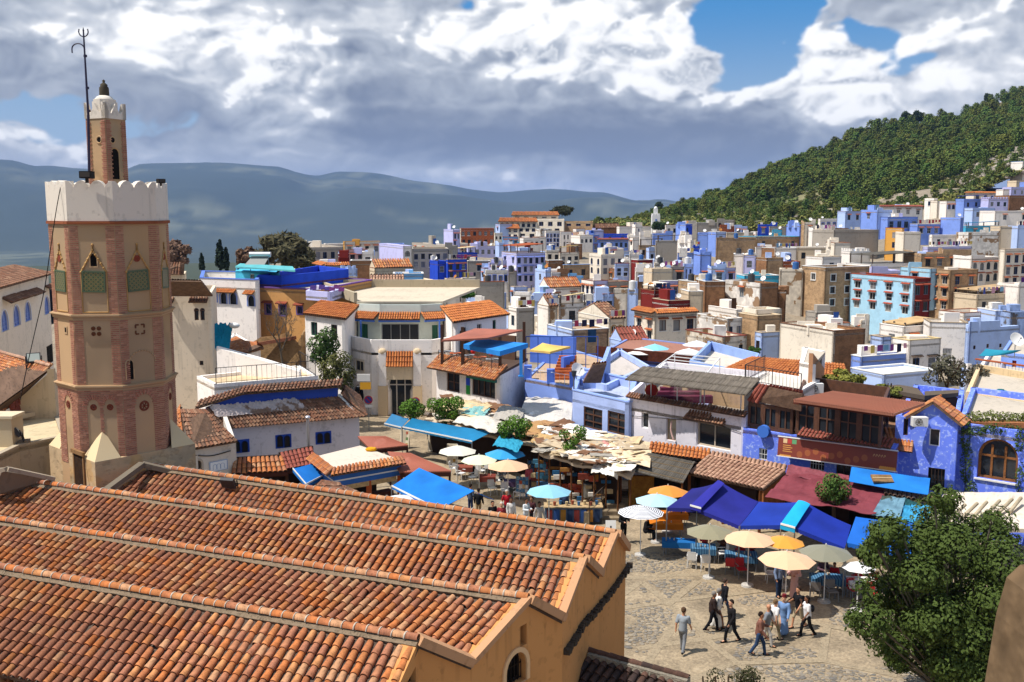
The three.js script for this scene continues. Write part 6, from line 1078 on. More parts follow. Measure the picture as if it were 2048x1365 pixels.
{
seedAt(61);
// ---- white restaurant with brown roof terrace
{const h=houseAt('restaurant','white restaurant with a brown roof canopy, tiled eave and timber windows beside the hotel','restaurant',[pd(872,79),pd(1000,73.5),pd(1056,81),pd(930,88)],-1,hAt(1000,752,73.5),whiteW,{roof:null});const y=h.yt;
h.win(0,[893,746,919,784],{arch:0,fm:brownWood,mull:1,trans:1,t:0.1});h.win(0,[944,754,990,794],{fm:brownWood,mull:3,t:0.08});
{const a=h.uv(0,933,788),b=h.uv(0,940,757);h.put('shutter',bx(0,0,0,b[0]- a[0],(b[1]- a[1])*0.55,0.05),M('#2c8a3c',null),0,a[0],a[1],0.002);h.put('shutter',bx(0,0,0,b[0]- a[0],(b[1]- a[1])*0.45,0.05),M('#2f4fc0',null),0,a[0],a[1]+(b[1]- a[1])*0.55,0.002);const c=h.uv(0,938,755),d=h.uv(0,996,757);h.put('awning_roll',bx(0,0,0,d[0]- c[0],0.22,0.3),M('#2f6f63',null),0,c[0],c[1],0.002);}
const f=h.frame(0),L=h.len(0),pt=(u,v,z)=>V(u,v,z).applyMatrix4(f);tileRoof(h.g,pt(-0.2,y - 0.2,0.8),pt(L + 0.3,y - 0.2,0.8),pt(L + 0.3,y + 0.7,-0.5),pt(-0.2,y + 0.7,-0.5),{pal:'warm',sp:0.24});
h.finish();
const t=thing('roof_terrace','covered roof terrace with brown sheet roof, glass screens and lanterns on the white restaurant','roof terrace');const fl=y + 0.2,P4=h.pts;mesh('floor',plate(P4,fl - 0.2,fl),M('#4f4038','grime'),t);for(let k=0;k<5;k++){const q=V(lerp(P4[0].x,P4[1].x,0.12 + k*0.19),fl,lerp(P4[0].z,P4[1].z,0.12 + k*0.19)- 1.6);mesh('table',[bx(q.x - 0.5,fl + 0.7,q.z - 0.35,q.x + 0.5,fl + 0.75,q.z + 0.35),bx(q.x - 0.04,fl,q.z - 0.04,q.x + 0.04,fl + 0.7,q.z + 0.04)],M(k % 2?'#b5603c':'#8a8d92',null),t);}
const sheet=slab(G(882,681,8.6),G(975,676,8.6),G(1046,660,8.9),G(950,657,8.9),0.12);mesh('sheet_roof',sheet,rustM,t);
mesh('inner_wall',wallGeo(pd(905,84),pd(1030,80),fl,7.4,[],0.2),M('#5d4638','grime'),t);
for(const[px,d]of[[884,78],[925,76.5],[1000,74],[1048,80]]){const p=pd(px,d);mesh('post',bx(p.x - 0.12,fl,p.z - 0.12,p.x + 0.12,8.55,p.z + 0.12),M('#4a352a',null),t);}
railing(t,V(P4[0].x,fl,P4[0].z).lerp(V(P4[1].x,fl,P4[1].z),0.04),V(P4[1].x,fl,P4[1].z).lerp(V(P4[0].x,fl,P4[0].z),0.02),1.0,M('#3d2f29',null),0.4);
mesh('glass_screen',wallGeo({x:lerp(P4[0].x,P4[1].x,0.5),z:lerp(P4[0].z,P4[1].z,0.5)- 0.1},{x:P4[1].x - 0.15,z:P4[1].z - 0.1},fl + 0.05,fl + 1.9,[],0.02),new THREE.MeshPhysicalMaterial({color:0xffffff,transmission:1,roughness:0.05,thickness:0}),t);rebase(t,V(P4[1].x,fl,P4[1].z));
for(const[px,py]of[[946,703],[983,708]]){const l=thing('lantern',px<960?'red paper lantern hanging left under the blue restaurant awning':'red paper lantern hanging right under the blue restaurant awning','lantern',P(px,py,75));mesh('shade',new THREE.SphereGeometry(0.18,10,8).scale(1,1.25,1),M('#c0301f','cloth'),l);mesh('cord',rod(V(0,0.2,0),V(0,0.7,0),0.01),railM,l);}
cloth('blue_awning','bright blue sheet awning over the roof terrace of the white restaurant','awning',[[927,689,7.85],[1000,703,7.85],[1056,687,8.1],[960,677,8.2]],tarpM('#2f86d6'),{val:0.3,edges:[[0,1],[1,2]],sag:0.02,ground:0});
const pc=thing('awning_post','blue post carrying the bright blue awning corner','post',P(1042,725,74));mesh('post',bx(-0.12,-1,-0.12,0.12,1.4,0.12),M('#3f8fd8',null),pc);mesh('foot',bx(-0.2,-1.1,-0.2,0.2,-1,0.2),M('#3f8fd8',null),pc);}
// ---- blue terrace house with stairs
{const bt=M('#5b7bd0','plaster'),h=houseAt('terrace_house','blue terrace house with an orange staircase and a yellow cloth roof behind the stalls','house',[pd(1050,77),pd(1152,73),pd(1250,84),pd(1120,96)],-1,hAt(1152,775,73),M('#7f98d8','plaster'),{par:0.1,roof:M('#b39a80','grime')});const y=h.yt - 0.1,p=(px,d)=>{const q=pd(px,d);return V(q.x,y,q.z);};
railing(h.g,p(1053,77),p(1150,73.2),0.9,M('#c9ced8',null),0.5);
for(const[px,d]of[[1056,77.2],[1102,75.3],[1148,73.6]]){const q=p(px,d);mesh('pillar',bx(q.x - 0.3,y,q.z - 0.3,q.x + 0.3,y + 1.1,q.z + 0.3),bt,h.g);}
for(let k=0;k<8;k++){const q=p(1122 + k*2,77 + k*0.35);mesh('step',bx(q.x - 0.7,y,q.z - 0.2,q.x + 0.7,y + 0.19*(k + 1),q.z + 0.2),M('#b8663c','clay'),h.g);}
mesh('back_wall',wallGeo(pd(1060,86),pd(1150,84),y,y + 2.4,[],0.3),bt,h.g);mesh('side_wall',wallGeo(pd(1128,78),pd(1150,79),y,y + 1.6,[],0.3),bt,h.g);
const lat=[];for(const px of[1052,1076,1100,1124,1148,1172,1196]){const q=p(px,80);lat.push(rod(q,q.clone().add(V(0,3.0,0)),0.04));}lat.push(beam(p(1052,80).add(V(0,3,0)),p(1196,80).add(V(0,3,0)),0.07,0.07),beam(p(1052,80).add(V(0,1.6,0)),p(1196,80).add(V(0,1.6,0)),0.05,0.05));mesh('pergola_frame',lat,M('#34549c',null),h.g);h.finish();
cloth('yellow_awning','yellow cloth awning above the blue terrace with stairs','awning',[[1060,700,7.2],[1100,704,7.2],[1141,693,7.5],[1085,686,7.5]],tarpM('#dcb968'),{val:0.12,edges:[[0,1],[1,2]],ground:0});
const r=thing('tiled_porch','small steep tiled porch roof on pale blue walls, right of the large white dish','porch');tileRoof(r,G(1166,764,5.3),G(1202,764,5.3),G(1213,726,7.0),G(1186,728,7.0),{pal:'warm',sp:0.26});mesh('wall',[wallGeo(pd(1168,72),pd(1200,72),2,5.3,[],0.3),wallGeo(pd(1200,72),pd(1222,78),2,0,[],0.3,[[0,5.3],[1,6.8]])],M('#8fa8de','plaster'),r);rebase(r,G(1185,764,5));
dishAt(P(1153,768,72),0.55,'large white satellite dish in front of the blue terrace stairs',0.6);}
// ---- pale blue house with arched timber windows
{const h=houseAt('blue_house','pale blue house with two brown arched timber windows behind the stall roofs','house',[pd(1146,68),pd(1260,63.5),pd(1275,72),pd(1160,78)],-0.5,hAt(1258,806,63.5),M('#a3b5e2','plaster'),{par:0.6,roof:M('#a9b4cf','grime')});for(const r of[[1167,817,1205,859],[1215,826,1256,869]])h.win(0,r,{fm:brownWood,mull:1,trans:2,t:0.1,rec:0.12});h.coping(M('#8ea6e0',null),0.08,0.04);h.finish();
const ps=[[1147,70],[1205,67.5],[1256,64.5]];const pl=thing('street_lamp','grey street lamp pole in front of the pale blue house','street lamp',G(1147,870,2));mesh('pole',rod(V(0,-2,0),V(0,4.2,0),0.06),M('#5d6064',null),pl);mesh('lamp',new THREE.CylinderGeometry(0.2,0.12,0.4,8).translate(0,4.3,0),M('#3d3f42',null),pl);
const k=houseAt('roof_walls','stepped pale blue roof walls and tanks above the brown arched windows','roof terrace',[pd(1150,74),pd(1215,71),pd(1300,80),pd(1240,90)],h.yt - 0.6,hAt(1215,770,71),M('#a9bbe6','plaster'),{par:0.5,roof:M('#b9b3ae','grime')});k.finish();}
// ---- white restaurant with reed canopy
const rl=pd(1257,64),rr2=pd(1497,57.8);
{const h=houseAt('reed_restaurant','white restaurant with a grey reed roof terrace and a large dark window','restaurant',[rl,rr2,pd(1560,72),pd(1330,78)],-0.5,5.66,lilacW,{par:0.9,roof:M('#8d8479','grime')});
h.win(0,[1283,826,1297,857],{fm:W,mull:0,rec:0.2});h.win(0,[1332,838,1353,882],{fm:M('#b09a80',null),mull:0,trans:1,rec:0.22,pane:M('#b3aa94','cloth')});h.win(0,[1392,848,1463,897],{fm:M('#b9aa94',null),mull:1,t:0.1,rec:0.25});
const f=h.frame(0),L=h.len(0),pt=(u,v,z)=>V(u,v,z).applyMatrix4(f),strip=(x0,x1,py0,py1,pal,dep=0.35)=>{const a=h.uv(0,x0,py0),b=h.uv(0,x1,py1);const va=a[1],vb=b[1];tileRoof(h.g,pt(a[0],va - 0.1,dep),pt(b[0],vb - 0.1,dep),pt(b[0],vb + 0.12,0.02),pt(a[0],va + 0.12,0.02),{pal,sp:0.2,row:0.4,t:0.05});};
strip(1258,1496,790,830,'old');strip(1378,1424,827,834,'old',0.25);strip(1372,1452,833,846,'old',0.3);
{const q=[[1348,842],[1347,860],[1352,880]].map(([x,y])=>{const[u,v]=h.uv(0,x,y);return pt(u,v,0.25);});mesh('conduit',tube(q,0.06,6),M('#c9a59a',null),h.g);const q2=[[1262,832],[1340,838],[1420,846],[1492,868]].map(([x,y])=>{const[u,v]=h.uv(0,x,y);return pt(u,v,0.06);});mesh('cable',tube(q2,0.018,5),railM,h.g);}
h.finish();
const t=thing('reed_canopy','grey reed mat canopy on white posts over the restaurant terrace','canopy'),hc=6.9,A=G(1250,760,hc),B=G(1494,791,hc),C=G(1521,759,hc + 0.35),D=G(1286,735,hc + 0.35);
const reeds=[],rc=[];const n=330;for(let k=0;k<n;k++){const u=(k + 0.5)/ n;for(const[v0,v1]of[[0,0.36],[0.34,0.70],[0.68,1]]){const a=A.clone().lerp(B,u).lerp(D.clone().lerp(C,u),v0 + rr(-0.015,0.01)),b=A.clone().lerp(B,u).lerp(D.clone().lerp(C,u),v1),d=b.clone().sub(a),L2=d.length();d.normalize();const x=B.clone().sub(A).normalize(),z=x.clone().cross(d).normalize();reeds.push(new THREE.Matrix4().makeBasis(x.multiplyScalar(0.032),d.multiplyScalar(L2),z.multiplyScalar(0.03)).setPosition(a.add(V(0,rr(0,0.05)+(v0>0?0.03:0),0))));const q=rr(0.7,1.2);rc.push(lin(0.22*q,0.185*q,0.145*q));}}
inst('reeds',new THREE.CylinderGeometry(1,1,1,5).translate(0,0.5,0),M('#ffffff','clay'),reeds,t,rc);mesh('under_mat',slab(A,B,C,D,0.03),M('#4d4439','clay'),t);
for(const u of[0.02,0.22,0.45,0.65,0.97]){const p=A.clone().lerp(B,u),w=V(lerp(rl.x,rr2.x,u),5.2,lerp(rl.z,rr2.z,u)- 0.4);mesh('post',rod(w,V(w.x,hc - 0.03,w.z),0.035),W,t);}for(const u of[0.02,0.5,0.97]){const p=D.clone().lerp(C,u);mesh('post',rod(V(p.x,4.8,p.z + 0.5),V(p.x,hc + 0.25,p.z + 0.5),0.05),W,t);}
mesh('glass_rail',wallGeo({x:lerp(rl.x,rr2.x,0.42),z:lerp(rl.z,rr2.z,0.42)- 0.35},{x:lerp(rl.x,rr2.x,0.98),z:lerp(rl.z,rr2.z,0.98)- 0.35},5.68,6.75,[],0.012),new THREE.MeshPhysicalMaterial({color:0xffffff,transmission:1,roughness:0.08,thickness:0}),t);
mesh('inner_wall',wallGeo({x:lerp(rl.x,rr2.x,0.2)+ 1.6,z:lerp(rl.z,rr2.z,0.2)- 5},{x:lerp(rl.x,rr2.x,0.98)+ 1.6,z:lerp(rl.z,rr2.z,0.98)- 5},4.7,6.6,[{u0:0.6,u1:1.6,v0:5.2,v1:6.2},{u0:2,u1:3,v0:5.2,v1:6.2}],0.15),M('#a98f70','grime'),t);rebase(t,V(rl.x,5,rl.z));
const s=thing('octagonal_sign','small red patterned octagonal sign hanging under the reed canopy','sign',P(1303,781,63.4));mesh('board',new THREE.CylinderGeometry(0.42,0.42,0.05,8).rotateX(Math.PI / 2),M('#b03a34','cloth'),s);mesh('rim',new THREE.TorusGeometry(0.42,0.03,5,8),M('#d9b46a',null),s);}
// ---- blue restaurant
const A0=pd(1492,57.6),A1=pd(1562,56),A2=pd(1800,52.5),A3=pd(1833,53.5),A4=pd(1926,52.2);
{const g=thing('blue_restaurant','blue limewashed restaurant with glazed brown dining rooms and a gabled right end','restaurant'),y1=hAt(1492,852,57.6),mk=(pts,yb,yt,o={})=>new House('x',null,null,pts,yb,yt,blueWash,{into:g,...o});
const lowH=mk([A0,A2,pd(1880,66),pd(1560,72)],-0.3,y1 - 0.15,{roof:M('#8a6a52','grime'),par:0.1});for(const[r,o]of[[[1518,898,1535,921],{bars:W,fm:W}],[[1620,915,1650,942],{bars:W,fm:brownWood}],[[1672,925,1702,962],{fm:brownWood}]])lowH.win(0,r,o);
{const[u,v]=lowH.uv(0,1530,862);lowH.put('blue_disc',new THREE.CylinderGeometry(0.36,0.36,0.3,18).rotateX(Math.PI / 2),M('#3f6fc4',null),0,u,v,0.16);const a=lowH.uv(0,1606,858),b=lowH.uv(0,1790,905),f=lowH.frame(0),pt=(u,v,z)=>V(u,v,z).applyMatrix4(f);tileRoof(g,pt(a[0],a[1]- 0.25,0.9),pt(b[0],a[1]- 0.25,0.9),pt(b[0],a[1]+ 0.1,0.02),pt(a[0],a[1]+ 0.1,0.02),{pal:'red',sp:0.2,row:0.4,t:0.06});}
lowH.finish();
// glazed dining rooms
const box=(pts,yb,yt,wins,name,lx)=>{const h=mk(pts,yb,yt,{roof:null,thick:0.15});h.mats=pts.map(()=>brownWood);for(const[i,n,k]of wins){const L=h.len(i);for(let q=0;q<n;q++)h.win(i,{u0:L*(q + 0.06)/ n,u1:L*(q + 0.94)/ n,v0:yb + 0.12,v1:yt - 0.15},{fm:brownWood,mull:1,trans:k??0,rec:0.08,t:0.09});}h.finish();return h;};
const g1=box([pd(1501,57.9),pd(1592,55.9),pd(1612,62),pd(1520,64)],y1 - 0.1,hAt(1592,818,55.9),[[0,3]]);
const g2=box([pd(1598,55.6),pd(1772,52.0),pd(1786,58),pd(1612,62)],hAt(1598,868,55.6),hAt(1772,815,52.0),[[0,4,1],[1,1]]);
const ry=g2.yt;mesh('metal_roof',slab(G(1588,800,ry + 0.15),G(1788,828,ry + 0.05),G(1850,806,ry + 0.35),G(1668,783,ry + 0.45),0.14),M('#bd7c60','cloth',{r:0.7}),g);mesh('fascia',beam(G(1588,803,ry),G(1788,831,ry - 0.1),0.08,0.28),M('#5d3226','cloth'),g);
{const a=G(1588,800,ry + 0.17),b=G(1788,828,ry + 0.07),c=G(1850,806,ry + 0.37),d=G(1668,783,ry + 0.47),l=[];for(let k=0;k<=40;k++){const u=k / 40;l.push(beam(a.clone().lerp(b,u),d.clone().lerp(c,u),0.04,0.05));}mesh('seams',l,M('#bd7c60','cloth',{r:0.7}),g);}
tileRoof(g,G(1496,800,g1.yt + 0.1),G(1602,823,g1.yt + 0.05),G(1606,788,g1.yt + 1.1),G(1518,770,g1.yt + 1.1),{pal:'red',sp:0.3,row:0.45,low:true});
// sign board
{const f=frameM(A1,A2),a=onWall(A1,A2,1561,885),b=onWall(A1,A2,1797,926);const L=b[0]- a[0],hh=1.06,m=mesh('sign_board',bx(0,0,0,L,hh,0.12),signTex(),g);m.applyMatrix4(f.clone().multiply(new THREE.Matrix4().makeTranslation(a[0],(a[1]+ b[1])/ 2 - hh / 2,0.35)).multiply(new THREE.Matrix4().makeRotationX(-0.12)));const uv=m.geometry.attributes.uv;for(let i=0;i<uv.count;i++)uv.setXY(i,uv.getX(i)/ L,uv.getY(i)/ hh);mesh('frame',[bx(-0.04,hh,-0.02,L + 0.04,hh + 0.05,0.14),bx(-0.04,-0.05,-0.02,L + 0.04,0,0.14)],W,m);}
// gabled end
const ge=mk([pd(1800,54),A3,A4,pd(1935,62),pd(1835,64)],-0.3,hAt(1926,846,52.2),{roof:null});const Lg=ge.len(1),ya=hAt(1877,808,52.8),ye=ge.yt;ge.tops[1]=[[0,hAt(1833,836,53.5)],[0.46,ya],[1,ye]];ge.win(1,[1858,858,1881,893],{fm:W,mull:0,rec:0.14});ge.win(1,[1855,937,1891,984],{fm:dark,bars:M('#4a3a30',null)});ge.win(0,[1806,838,1818,872],{fm:brownWood});ge.finish();
{const f=ge.frame(1),pt=(u,v,z)=>V(u,v,z).applyMatrix4(f);const e0=hAt(1833,836,53.5);tileRoof(g,pt(-0.3,e0 + 0.0,0.25),pt(-0.3,e0 + 0.0,-2),pt(0.46*Lg,ya + 0.1,-2),pt(0.46*Lg,ya + 0.1,0.25),{pal:'warm',sp:0.26});tileRoof(g,pt(Lg + 0.3,ye - 0.1,0.25),pt(Lg + 0.3,ye - 0.1,-1.4),pt(0.46*Lg,ya + 0.11,-1.4),pt(0.46*Lg,ya + 0.11,0.25),{pal:'warm',sp:0.26});
const pw=pt(-0.9,hAt(1800,905,53.2),0.3);tileRoof(g,pw,pt(0.15,pw.y,0.3),pt(0.15,pw.y + 1.0,-0.5),pt(-1.6,pw.y + 1.0,-0.5),{pal:'warm',sp:0.22});}
rebase(g,V(A2.x,0,A2.z));
const ac=thing('air_conditioner','white air conditioner with a round fan on the blue gable wall','air conditioner',P(1840,853,52.7),0.0);const cas=mesh('case',bx(-0.4,0,-0.25,0.4,0.5,0.12),W,ac);mesh('fan',[new THREE.TorusGeometry(0.18,0.02,5,16).translate(-0.1,0.25,0.13),...[0,1,2].map((k)=>bx(-0.17,-0.02,0,0.17,0.02,0.015).rotateZ(k*1.05).translate(-0.1,0.25,0.125))],M('#77736c',null),ac);mesh('bracket',[bx(-0.35,-0.06,-0.25,-0.3,0,0.1),bx(0.3,-0.06,-0.25,0.35,0,0.1)],steelM,ac);
const ac2=ac.clone();ac2.name=numbered('air_conditioner');ac2.position.copy(P(1631,786,60));ac2.scale.setScalar(1.15);scene.add(ac2);tag(ac2,'grey air conditioner on the roof behind the brown metal canopy','air conditioner');
cloth('blue_sheet','flat bright blue sheet awning fixed below the rust coloured sign board','awning',[[1698,963,3.4],[1857,990,3.4],[1861,957,3.75],[1704,934,3.75]],tarpM('#2478cc'),{sag:0.02,part:'sheet'});
const bd=thing('cardboard','brown cardboard box flattened on the bright blue sheet awning','cardboard',G(1765,960,3.6));mesh('box',slab(V(-0.55,0,0.28),V(0.5,-0.03,0.32),V(0.55,0.18,-0.3),V(-0.5,0.2,-0.32),0.1,4,2),M('#8d6f4c','clay'),bd);mesh('tape',slab(V(-0.5,0.112,0.03),V(0.5,0.095,0.03),V(0.5,0.11,-0.03),V(-0.5,0.128,-0.03),0.01),M('#b9a27c',null),bd);}
// ---- roof terraces behind
{const y=7.1,pl=[[1490,762],[1602,782],[1640,760],[1530,742]].map(([x,yy])=>{const p=G(x,yy,y);return{x:p.x,z:p.z};}),h=houseAt('railed_terrace','white roof terrace with thin iron railing above the red tiled dining room','roof terrace',pl,4,y,whiteW,{par:0.15,roof:M('#c9c4bc','grime')});const p3=(k)=>V(pl[k].x,y,pl[k].z);railing(h.g,p3(0),p3(1),1.0,M('#3a3a3c',null),0.26);railing(h.g,p3(0).lerp(p3(3),0.03),p3(3),1.0,M('#3a3a3c',null),0.26);const f=h.frame(0),pt=(u,v,z)=>V(u,v,z).applyMatrix4(f);tileRoof(h.g,pt(0,y - 0.35,0.3),pt(h.len(0),y - 0.35,0.3),pt(h.len(0),y - 0.1,0.02),pt(0,y - 0.1,0.02),{pal:'pale',sp:0.22,row:0.4,t:0.05});h.finish();
const s=houseAt('stair_head','white stair head with a sloping brown back on the railed roof terrace','stair head',[pd(1601,61),pd(1628,60),pd(1652,66),pd(1610,68)],5,hAt(1628,730,60),whiteW,{par:0.05});s.mats[1]=M('#b88a68','grime');s.tops[1]=[[0,s.yt + 0.7],[1,s.yt - 1.2]];s.finish();
const o=thing('orange_roof','low orange tiled roof behind the railed white terrace','roof');tileRoof(o,G(1440,742,5.4),G(1700,770,5.4),G(1690,730,6.2),G(1500,716,6.2),{pal:'orange',sp:0.28,row:0.45,low:true});mesh('wall',[wallGeo(pd(1440,74),pd(1690,69),1,5.3)],whiteW,o);rebase(o,G(1560,750,5));
const f2=houseAt('blue_courtyard','pale blue roof courtyard with low walls behind the reed canopy','roof terrace',[pd(1380,80),pd(1500,74),pd(1520,84),pd(1420,92)],1,hAt(1500,745,74),M('#8fa9dc','plaster'),{par:0.8,roof:M('#c9c2b6','grime')});f2.finish();
const w=thing('pergola','white steel pergola frame over purple roof seats behind the reed canopy','pergola');const y0=5.6,fr=[],q=[[1310,737],[1410,752],[1440,716],[1350,708]].map(([a,b])=>G(a,b,y0 + 1.6));for(let k=0;k<4;k++)fr.push(beam(q[k],q[(k + 1)% 4],0.06,0.06),rod(V(q[k].x,y0 - 1,q[k].z),q[k],0.04));for(let k=1;k<5;k++)fr.push(beam(q[0].clone().lerp(q[3],k / 5),q[1].clone().lerp(q[2],k / 5),0.05,0.05));mesh('frame',fr,W,w);mesh('deck',slab(...q.map((p)=>p.clone().add(V(0,-2.2,0))),0.2),M('#8f95b8','grime'),w);for(let k=0;k<4;k++){const c=q[0].clone().lerp(q[3],0.15 + k*0.22).lerp(q[1].clone().lerp(q[2],0.15 + k*0.22),0.5);mesh('bench',bx(c.x - 2.0,y0 - 0.6,c.z - 0.3,c.x + 2.0,y0 - 0.15,c.z + 0.3),M('#5d2338','cloth'),w);}rebase(w,V(q[0].x,y0 - 1,q[0].z));
const rt=houseAt('terrace_deck','brown railed roof deck with white and turquoise parasols behind the blue terrace','roof terrace',[pd(1190,92),pd(1400,86),pd(1440,98),pd(1260,106)],0,hAt(1400,732,86),M('#8094cf','plaster'),{par:0.1,roof:M('#9a6f60','grime')});rt.finish();const yy=rt.yt;mesh('wood_rail',wallGeo(pd(1192,91.8),pd(1398,85.8),yy,yy + 0.95,[],0.06),M('#5d3020','clay'),rt.g).position.sub(rt.g.position);}
// ---- ivy house and right edge
{const h=houseAt('ivy_house','dark blue house with a large arched window and creepers at the right edge','house',[pd(1926,53),pd(2120,50),pd(2150,60),pd(1950,64)],-0.3,hAt(1930,846,53),M('#ffffff','speck',{b:0.02}),{par:0.4});h.win(0,[1953,878,2040,962],{arch:1,fm:M('#8a5a34','clay'),mull:2,trans:1,t:0.14,rec:0.25,sill:W});h.finish();
const iv=thing('creeper','green creeper hanging round the arched window of the dark blue house','creeper'),l=[],f=h.frame(0),lm=(px,py,rx,ry,n)=>{const[u,v]=h.uv(0,px,py),p=V(u,v,0.1).applyMatrix4(f);l.push([p.x,p.y,p.z,rx,ry,0.18,n]);};lm(1934,870,0.3,0.9,260);lm(1936,930,0.35,1.1,300);lm(1945,980,0.35,0.6,160);lm(1960,862,0.8,0.25,260);lm(2000,858,1.0,0.3,300);lm(2042,880,0.3,0.7,200);lm(2044,960,0.3,0.9,200);mesh('leaves',leaves(l,0.14),leafM(0.05,0.085,0.02),iv);mesh('stem',tube([[1930,1000],[1933,930],[1932,860],[1990,850]].map(([x,y])=>{const[u,v]=h.uv(0,x,y);return V(u,v,0.05).applyMatrix4(f);}),0.02,5),bark,iv);rebase(iv,V(h.pts[0].x,0,h.pts[0].z));
const hd=thing('hedge','yellow green hedge along the roof edge of the dark blue house','hedge'),hl=[];for(let k=0;k<12;k++){const p=P(1938 + k*12,838,53.5);hl.push([p.x,p.y,p.z,0.35,0.32 + rr(0,0.15),0.5,130]);}mesh('leaves',leaves(hl,0.15),leafM(0.11,0.13,0.03),hd);mesh('planter',beam(P(1932,848,53.3),P(2080,850,53.0),0.6,0.3),M('#a9704a','clay'),hd);rebase(hd,P(1990,848,53.4));
const cw=houseAt('cream_roof_house','cream walled flat roof house behind the hedge at the right edge','house',[pd(1938,64),pd(2100,60),pd(2120,70),pd(1960,76)],0,hAt(1938,785,64),M('#d3bd98','grime'),{par:0.5});cw.finish();const bxs=thing('water_tank','small teal plastic tank on the cream roof wall','tank',P(2001,800,63));mesh('tank',new THREE.CylinderGeometry(0.36,0.36,0.6,12).translate(0,0.3,0),M('#1f7f86',null),bxs);mesh('lid',new THREE.CylinderGeometry(0.2,0.2,0.08,12).translate(0,0.64,0),M('#17666c',null),bxs);
const bw=houseAt('balcony_house','white and blue house with a long blue balustrade balcony at the right edge','house',[pd(1955,78),pd(2130,72),pd(2150,84),pd(1980,90)],0,hAt(1957,745,78),whiteW,{par:0.4});for(const r of[[1963,750,1978,772],[1990,756,2014,781],[2040,768,2054,790]])bw.win(0,r,{fm:M('#6a4034',null),bars:W,hood:M('#a5443a','clay')});bw.finish();
const p0=V(bw.pts[0].x,bw.yt,bw.pts[0].z),p1=V(bw.pts[1].x,bw.yt,bw.pts[1].z);const bal=thing('balustrade','blue and white balustrade with a tiled top on the balcony house','balustrade');railing(bal,p0,p1,1.0,M('#5d7fd8',null),0.28);mesh('top_rail',beam(p0.clone().add(V(0,1.06,0)),p1.clone().add(V(0,1.06,0)),0.3,0.1),M('#b0603c','clay'),bal);for(const u of[0.33,0.66]){const c=p0.clone().lerp(p1,u);mesh('pillar',bx(c.x - 0.16,c.y,c.z - 0.16,c.x + 0.16,c.y + 1.05,c.z + 0.16),M('#c9d0ea',null),bal);}rebase(bal,p0);
const ur=houseAt('blue_roof_house','blue upper house with a red door behind the blue balustrade','house',[pd(2005,84),pd(2140,80),pd(2160,88),pd(2020,92)],4,hAt(2010,705,84),paint('b2'),{par:0.2});ur.win(0,[2024,722,2034,738],{fm:M('#7a2d2d',null),pane:M('#8a3434',null)});ur.finish();cloth('teal_awning','teal cloth awning over the balcony of the white and blue house','awning',[[1958,712,8.3],[2020,708,8.3],[2044,700,8.6],[1972,698,8.6]],tarpM('#2d8ea6'),{ground:0});dishAt(P(2030,706,80),0.6,'white satellite dish above the teal balcony awning',0.2);
for(const[k,px]of[[0,1855],[1,1915]]){const s=thing('dark_roof',k?'dark brown flat roof with a grey edge behind the blue gable, right one':'dark brown flat roof with a grey edge behind the blue gable, left one','roof');const a=k?[[1850,792],[1918,786],[1918,780],[1850,783]]:[[1738,772],[1850,792],[1835,776],[1800,770]];mesh('roof',slab(...a.map(([x,y])=>G(x,y,6.6)),0.25),M('#5d5348','grime'),s);const q=G(a[1][0],a[1][1],6.6);mesh('wall',wallGeo(G(a[0][0],a[0][1],6.6),q,2,6.3),M('#4a362c','grime'),s);rebase(s,V(q.x,2,q.z));}}
// ---- cafe with blue fascia
{const y=3.0,q=[[626,913],[667,942],[802,919],[720,890]].map(([a,b])=>G(a,b,y)),g=thing('cafe','cafe with a flat concrete roof, tiled edge and bright blue fascia beside the mosque','cafe');mesh('roof',slab(...q.map((p)=>p.clone().add(V(0,-0.05,0))),0.25),M('#cabfb2','grime',{b:0.03}),g);
tileRoof(g,q[1].clone().add(V(-0.1,-0.18,0.45)),q[2].clone().add(V(0.35,-0.18,0.3)),q[2].clone().add(V(0.1,0.12,-0.1)),q[1].clone().add(V(-0.05,0.12,-0.05)),{pal:'warm',sp:0.24,row:0.3});tileRoof(g,q[0].clone().add(V(-0.35,-0.18,0)),q[1].clone().add(V(-0.35,-0.18,0.4)),q[1].clone().add(V(0,0.12,0)),q[0].clone().add(V(0,0.12,0)),{pal:'warm',sp:0.24,row:0.3});
const dn=(p,d)=>p.clone().add(V(0,d,0));const blueF=M('#1b62b5','cloth',{r:0.6});for(const[a,b]of[[1,2],[0,1]]){mesh('fascia',wallGeo(dn(q[a],0),dn(q[b],0),y - 0.95,y - 0.28,[],0.1),blueF,g);mesh('white_line',wallGeo(dn(q[a],0).add(V(0,0,0.02)),dn(q[b],0).add(V(0,0,0.02)),y - 0.66,y - 0.58,[],0.1),W,g);}
for(const u of[0.03,0.5,0.97]){const p=q[1].clone().lerp(q[2],u);mesh('post',bx(p.x - 0.14,0,p.z - 0.3,p.x + 0.14,y - 0.95,p.z - 0.04),M('#b0562a',null),g);}const bk=q[0].clone().lerp(q[1],0.4),bk2=q[3].clone().lerp(q[2],0.4);mesh('inner_wall',[wallGeo(bk,bk2,0,y - 0.3),wallGeo(q[0],q[1].clone().add(V(-0.1,0,-0.3)),0,y - 0.95)],M('#3b2a22','grime'),g);mesh('counter',beam(q[1].clone().lerp(q[2],0.15).setY(0.5).add(V(0,0,-1.2)),q[1].clone().lerp(q[2],0.8).setY(0.5).add(V(0,0,-1.2)),0.6,1.0),M('#6a3a28','clay'),g);mesh('shutter_roll',beam(q[1].clone().lerp(q[2],0.05).setY(y - 1.1).add(V(0,0,-0.2)),q[1].clone().lerp(q[2],0.9).setY(y - 1.1).add(V(0,0,-0.2)),0.3,0.28),M('#c9a878','clay'),g);rebase(g,q[1].clone().setY(0));
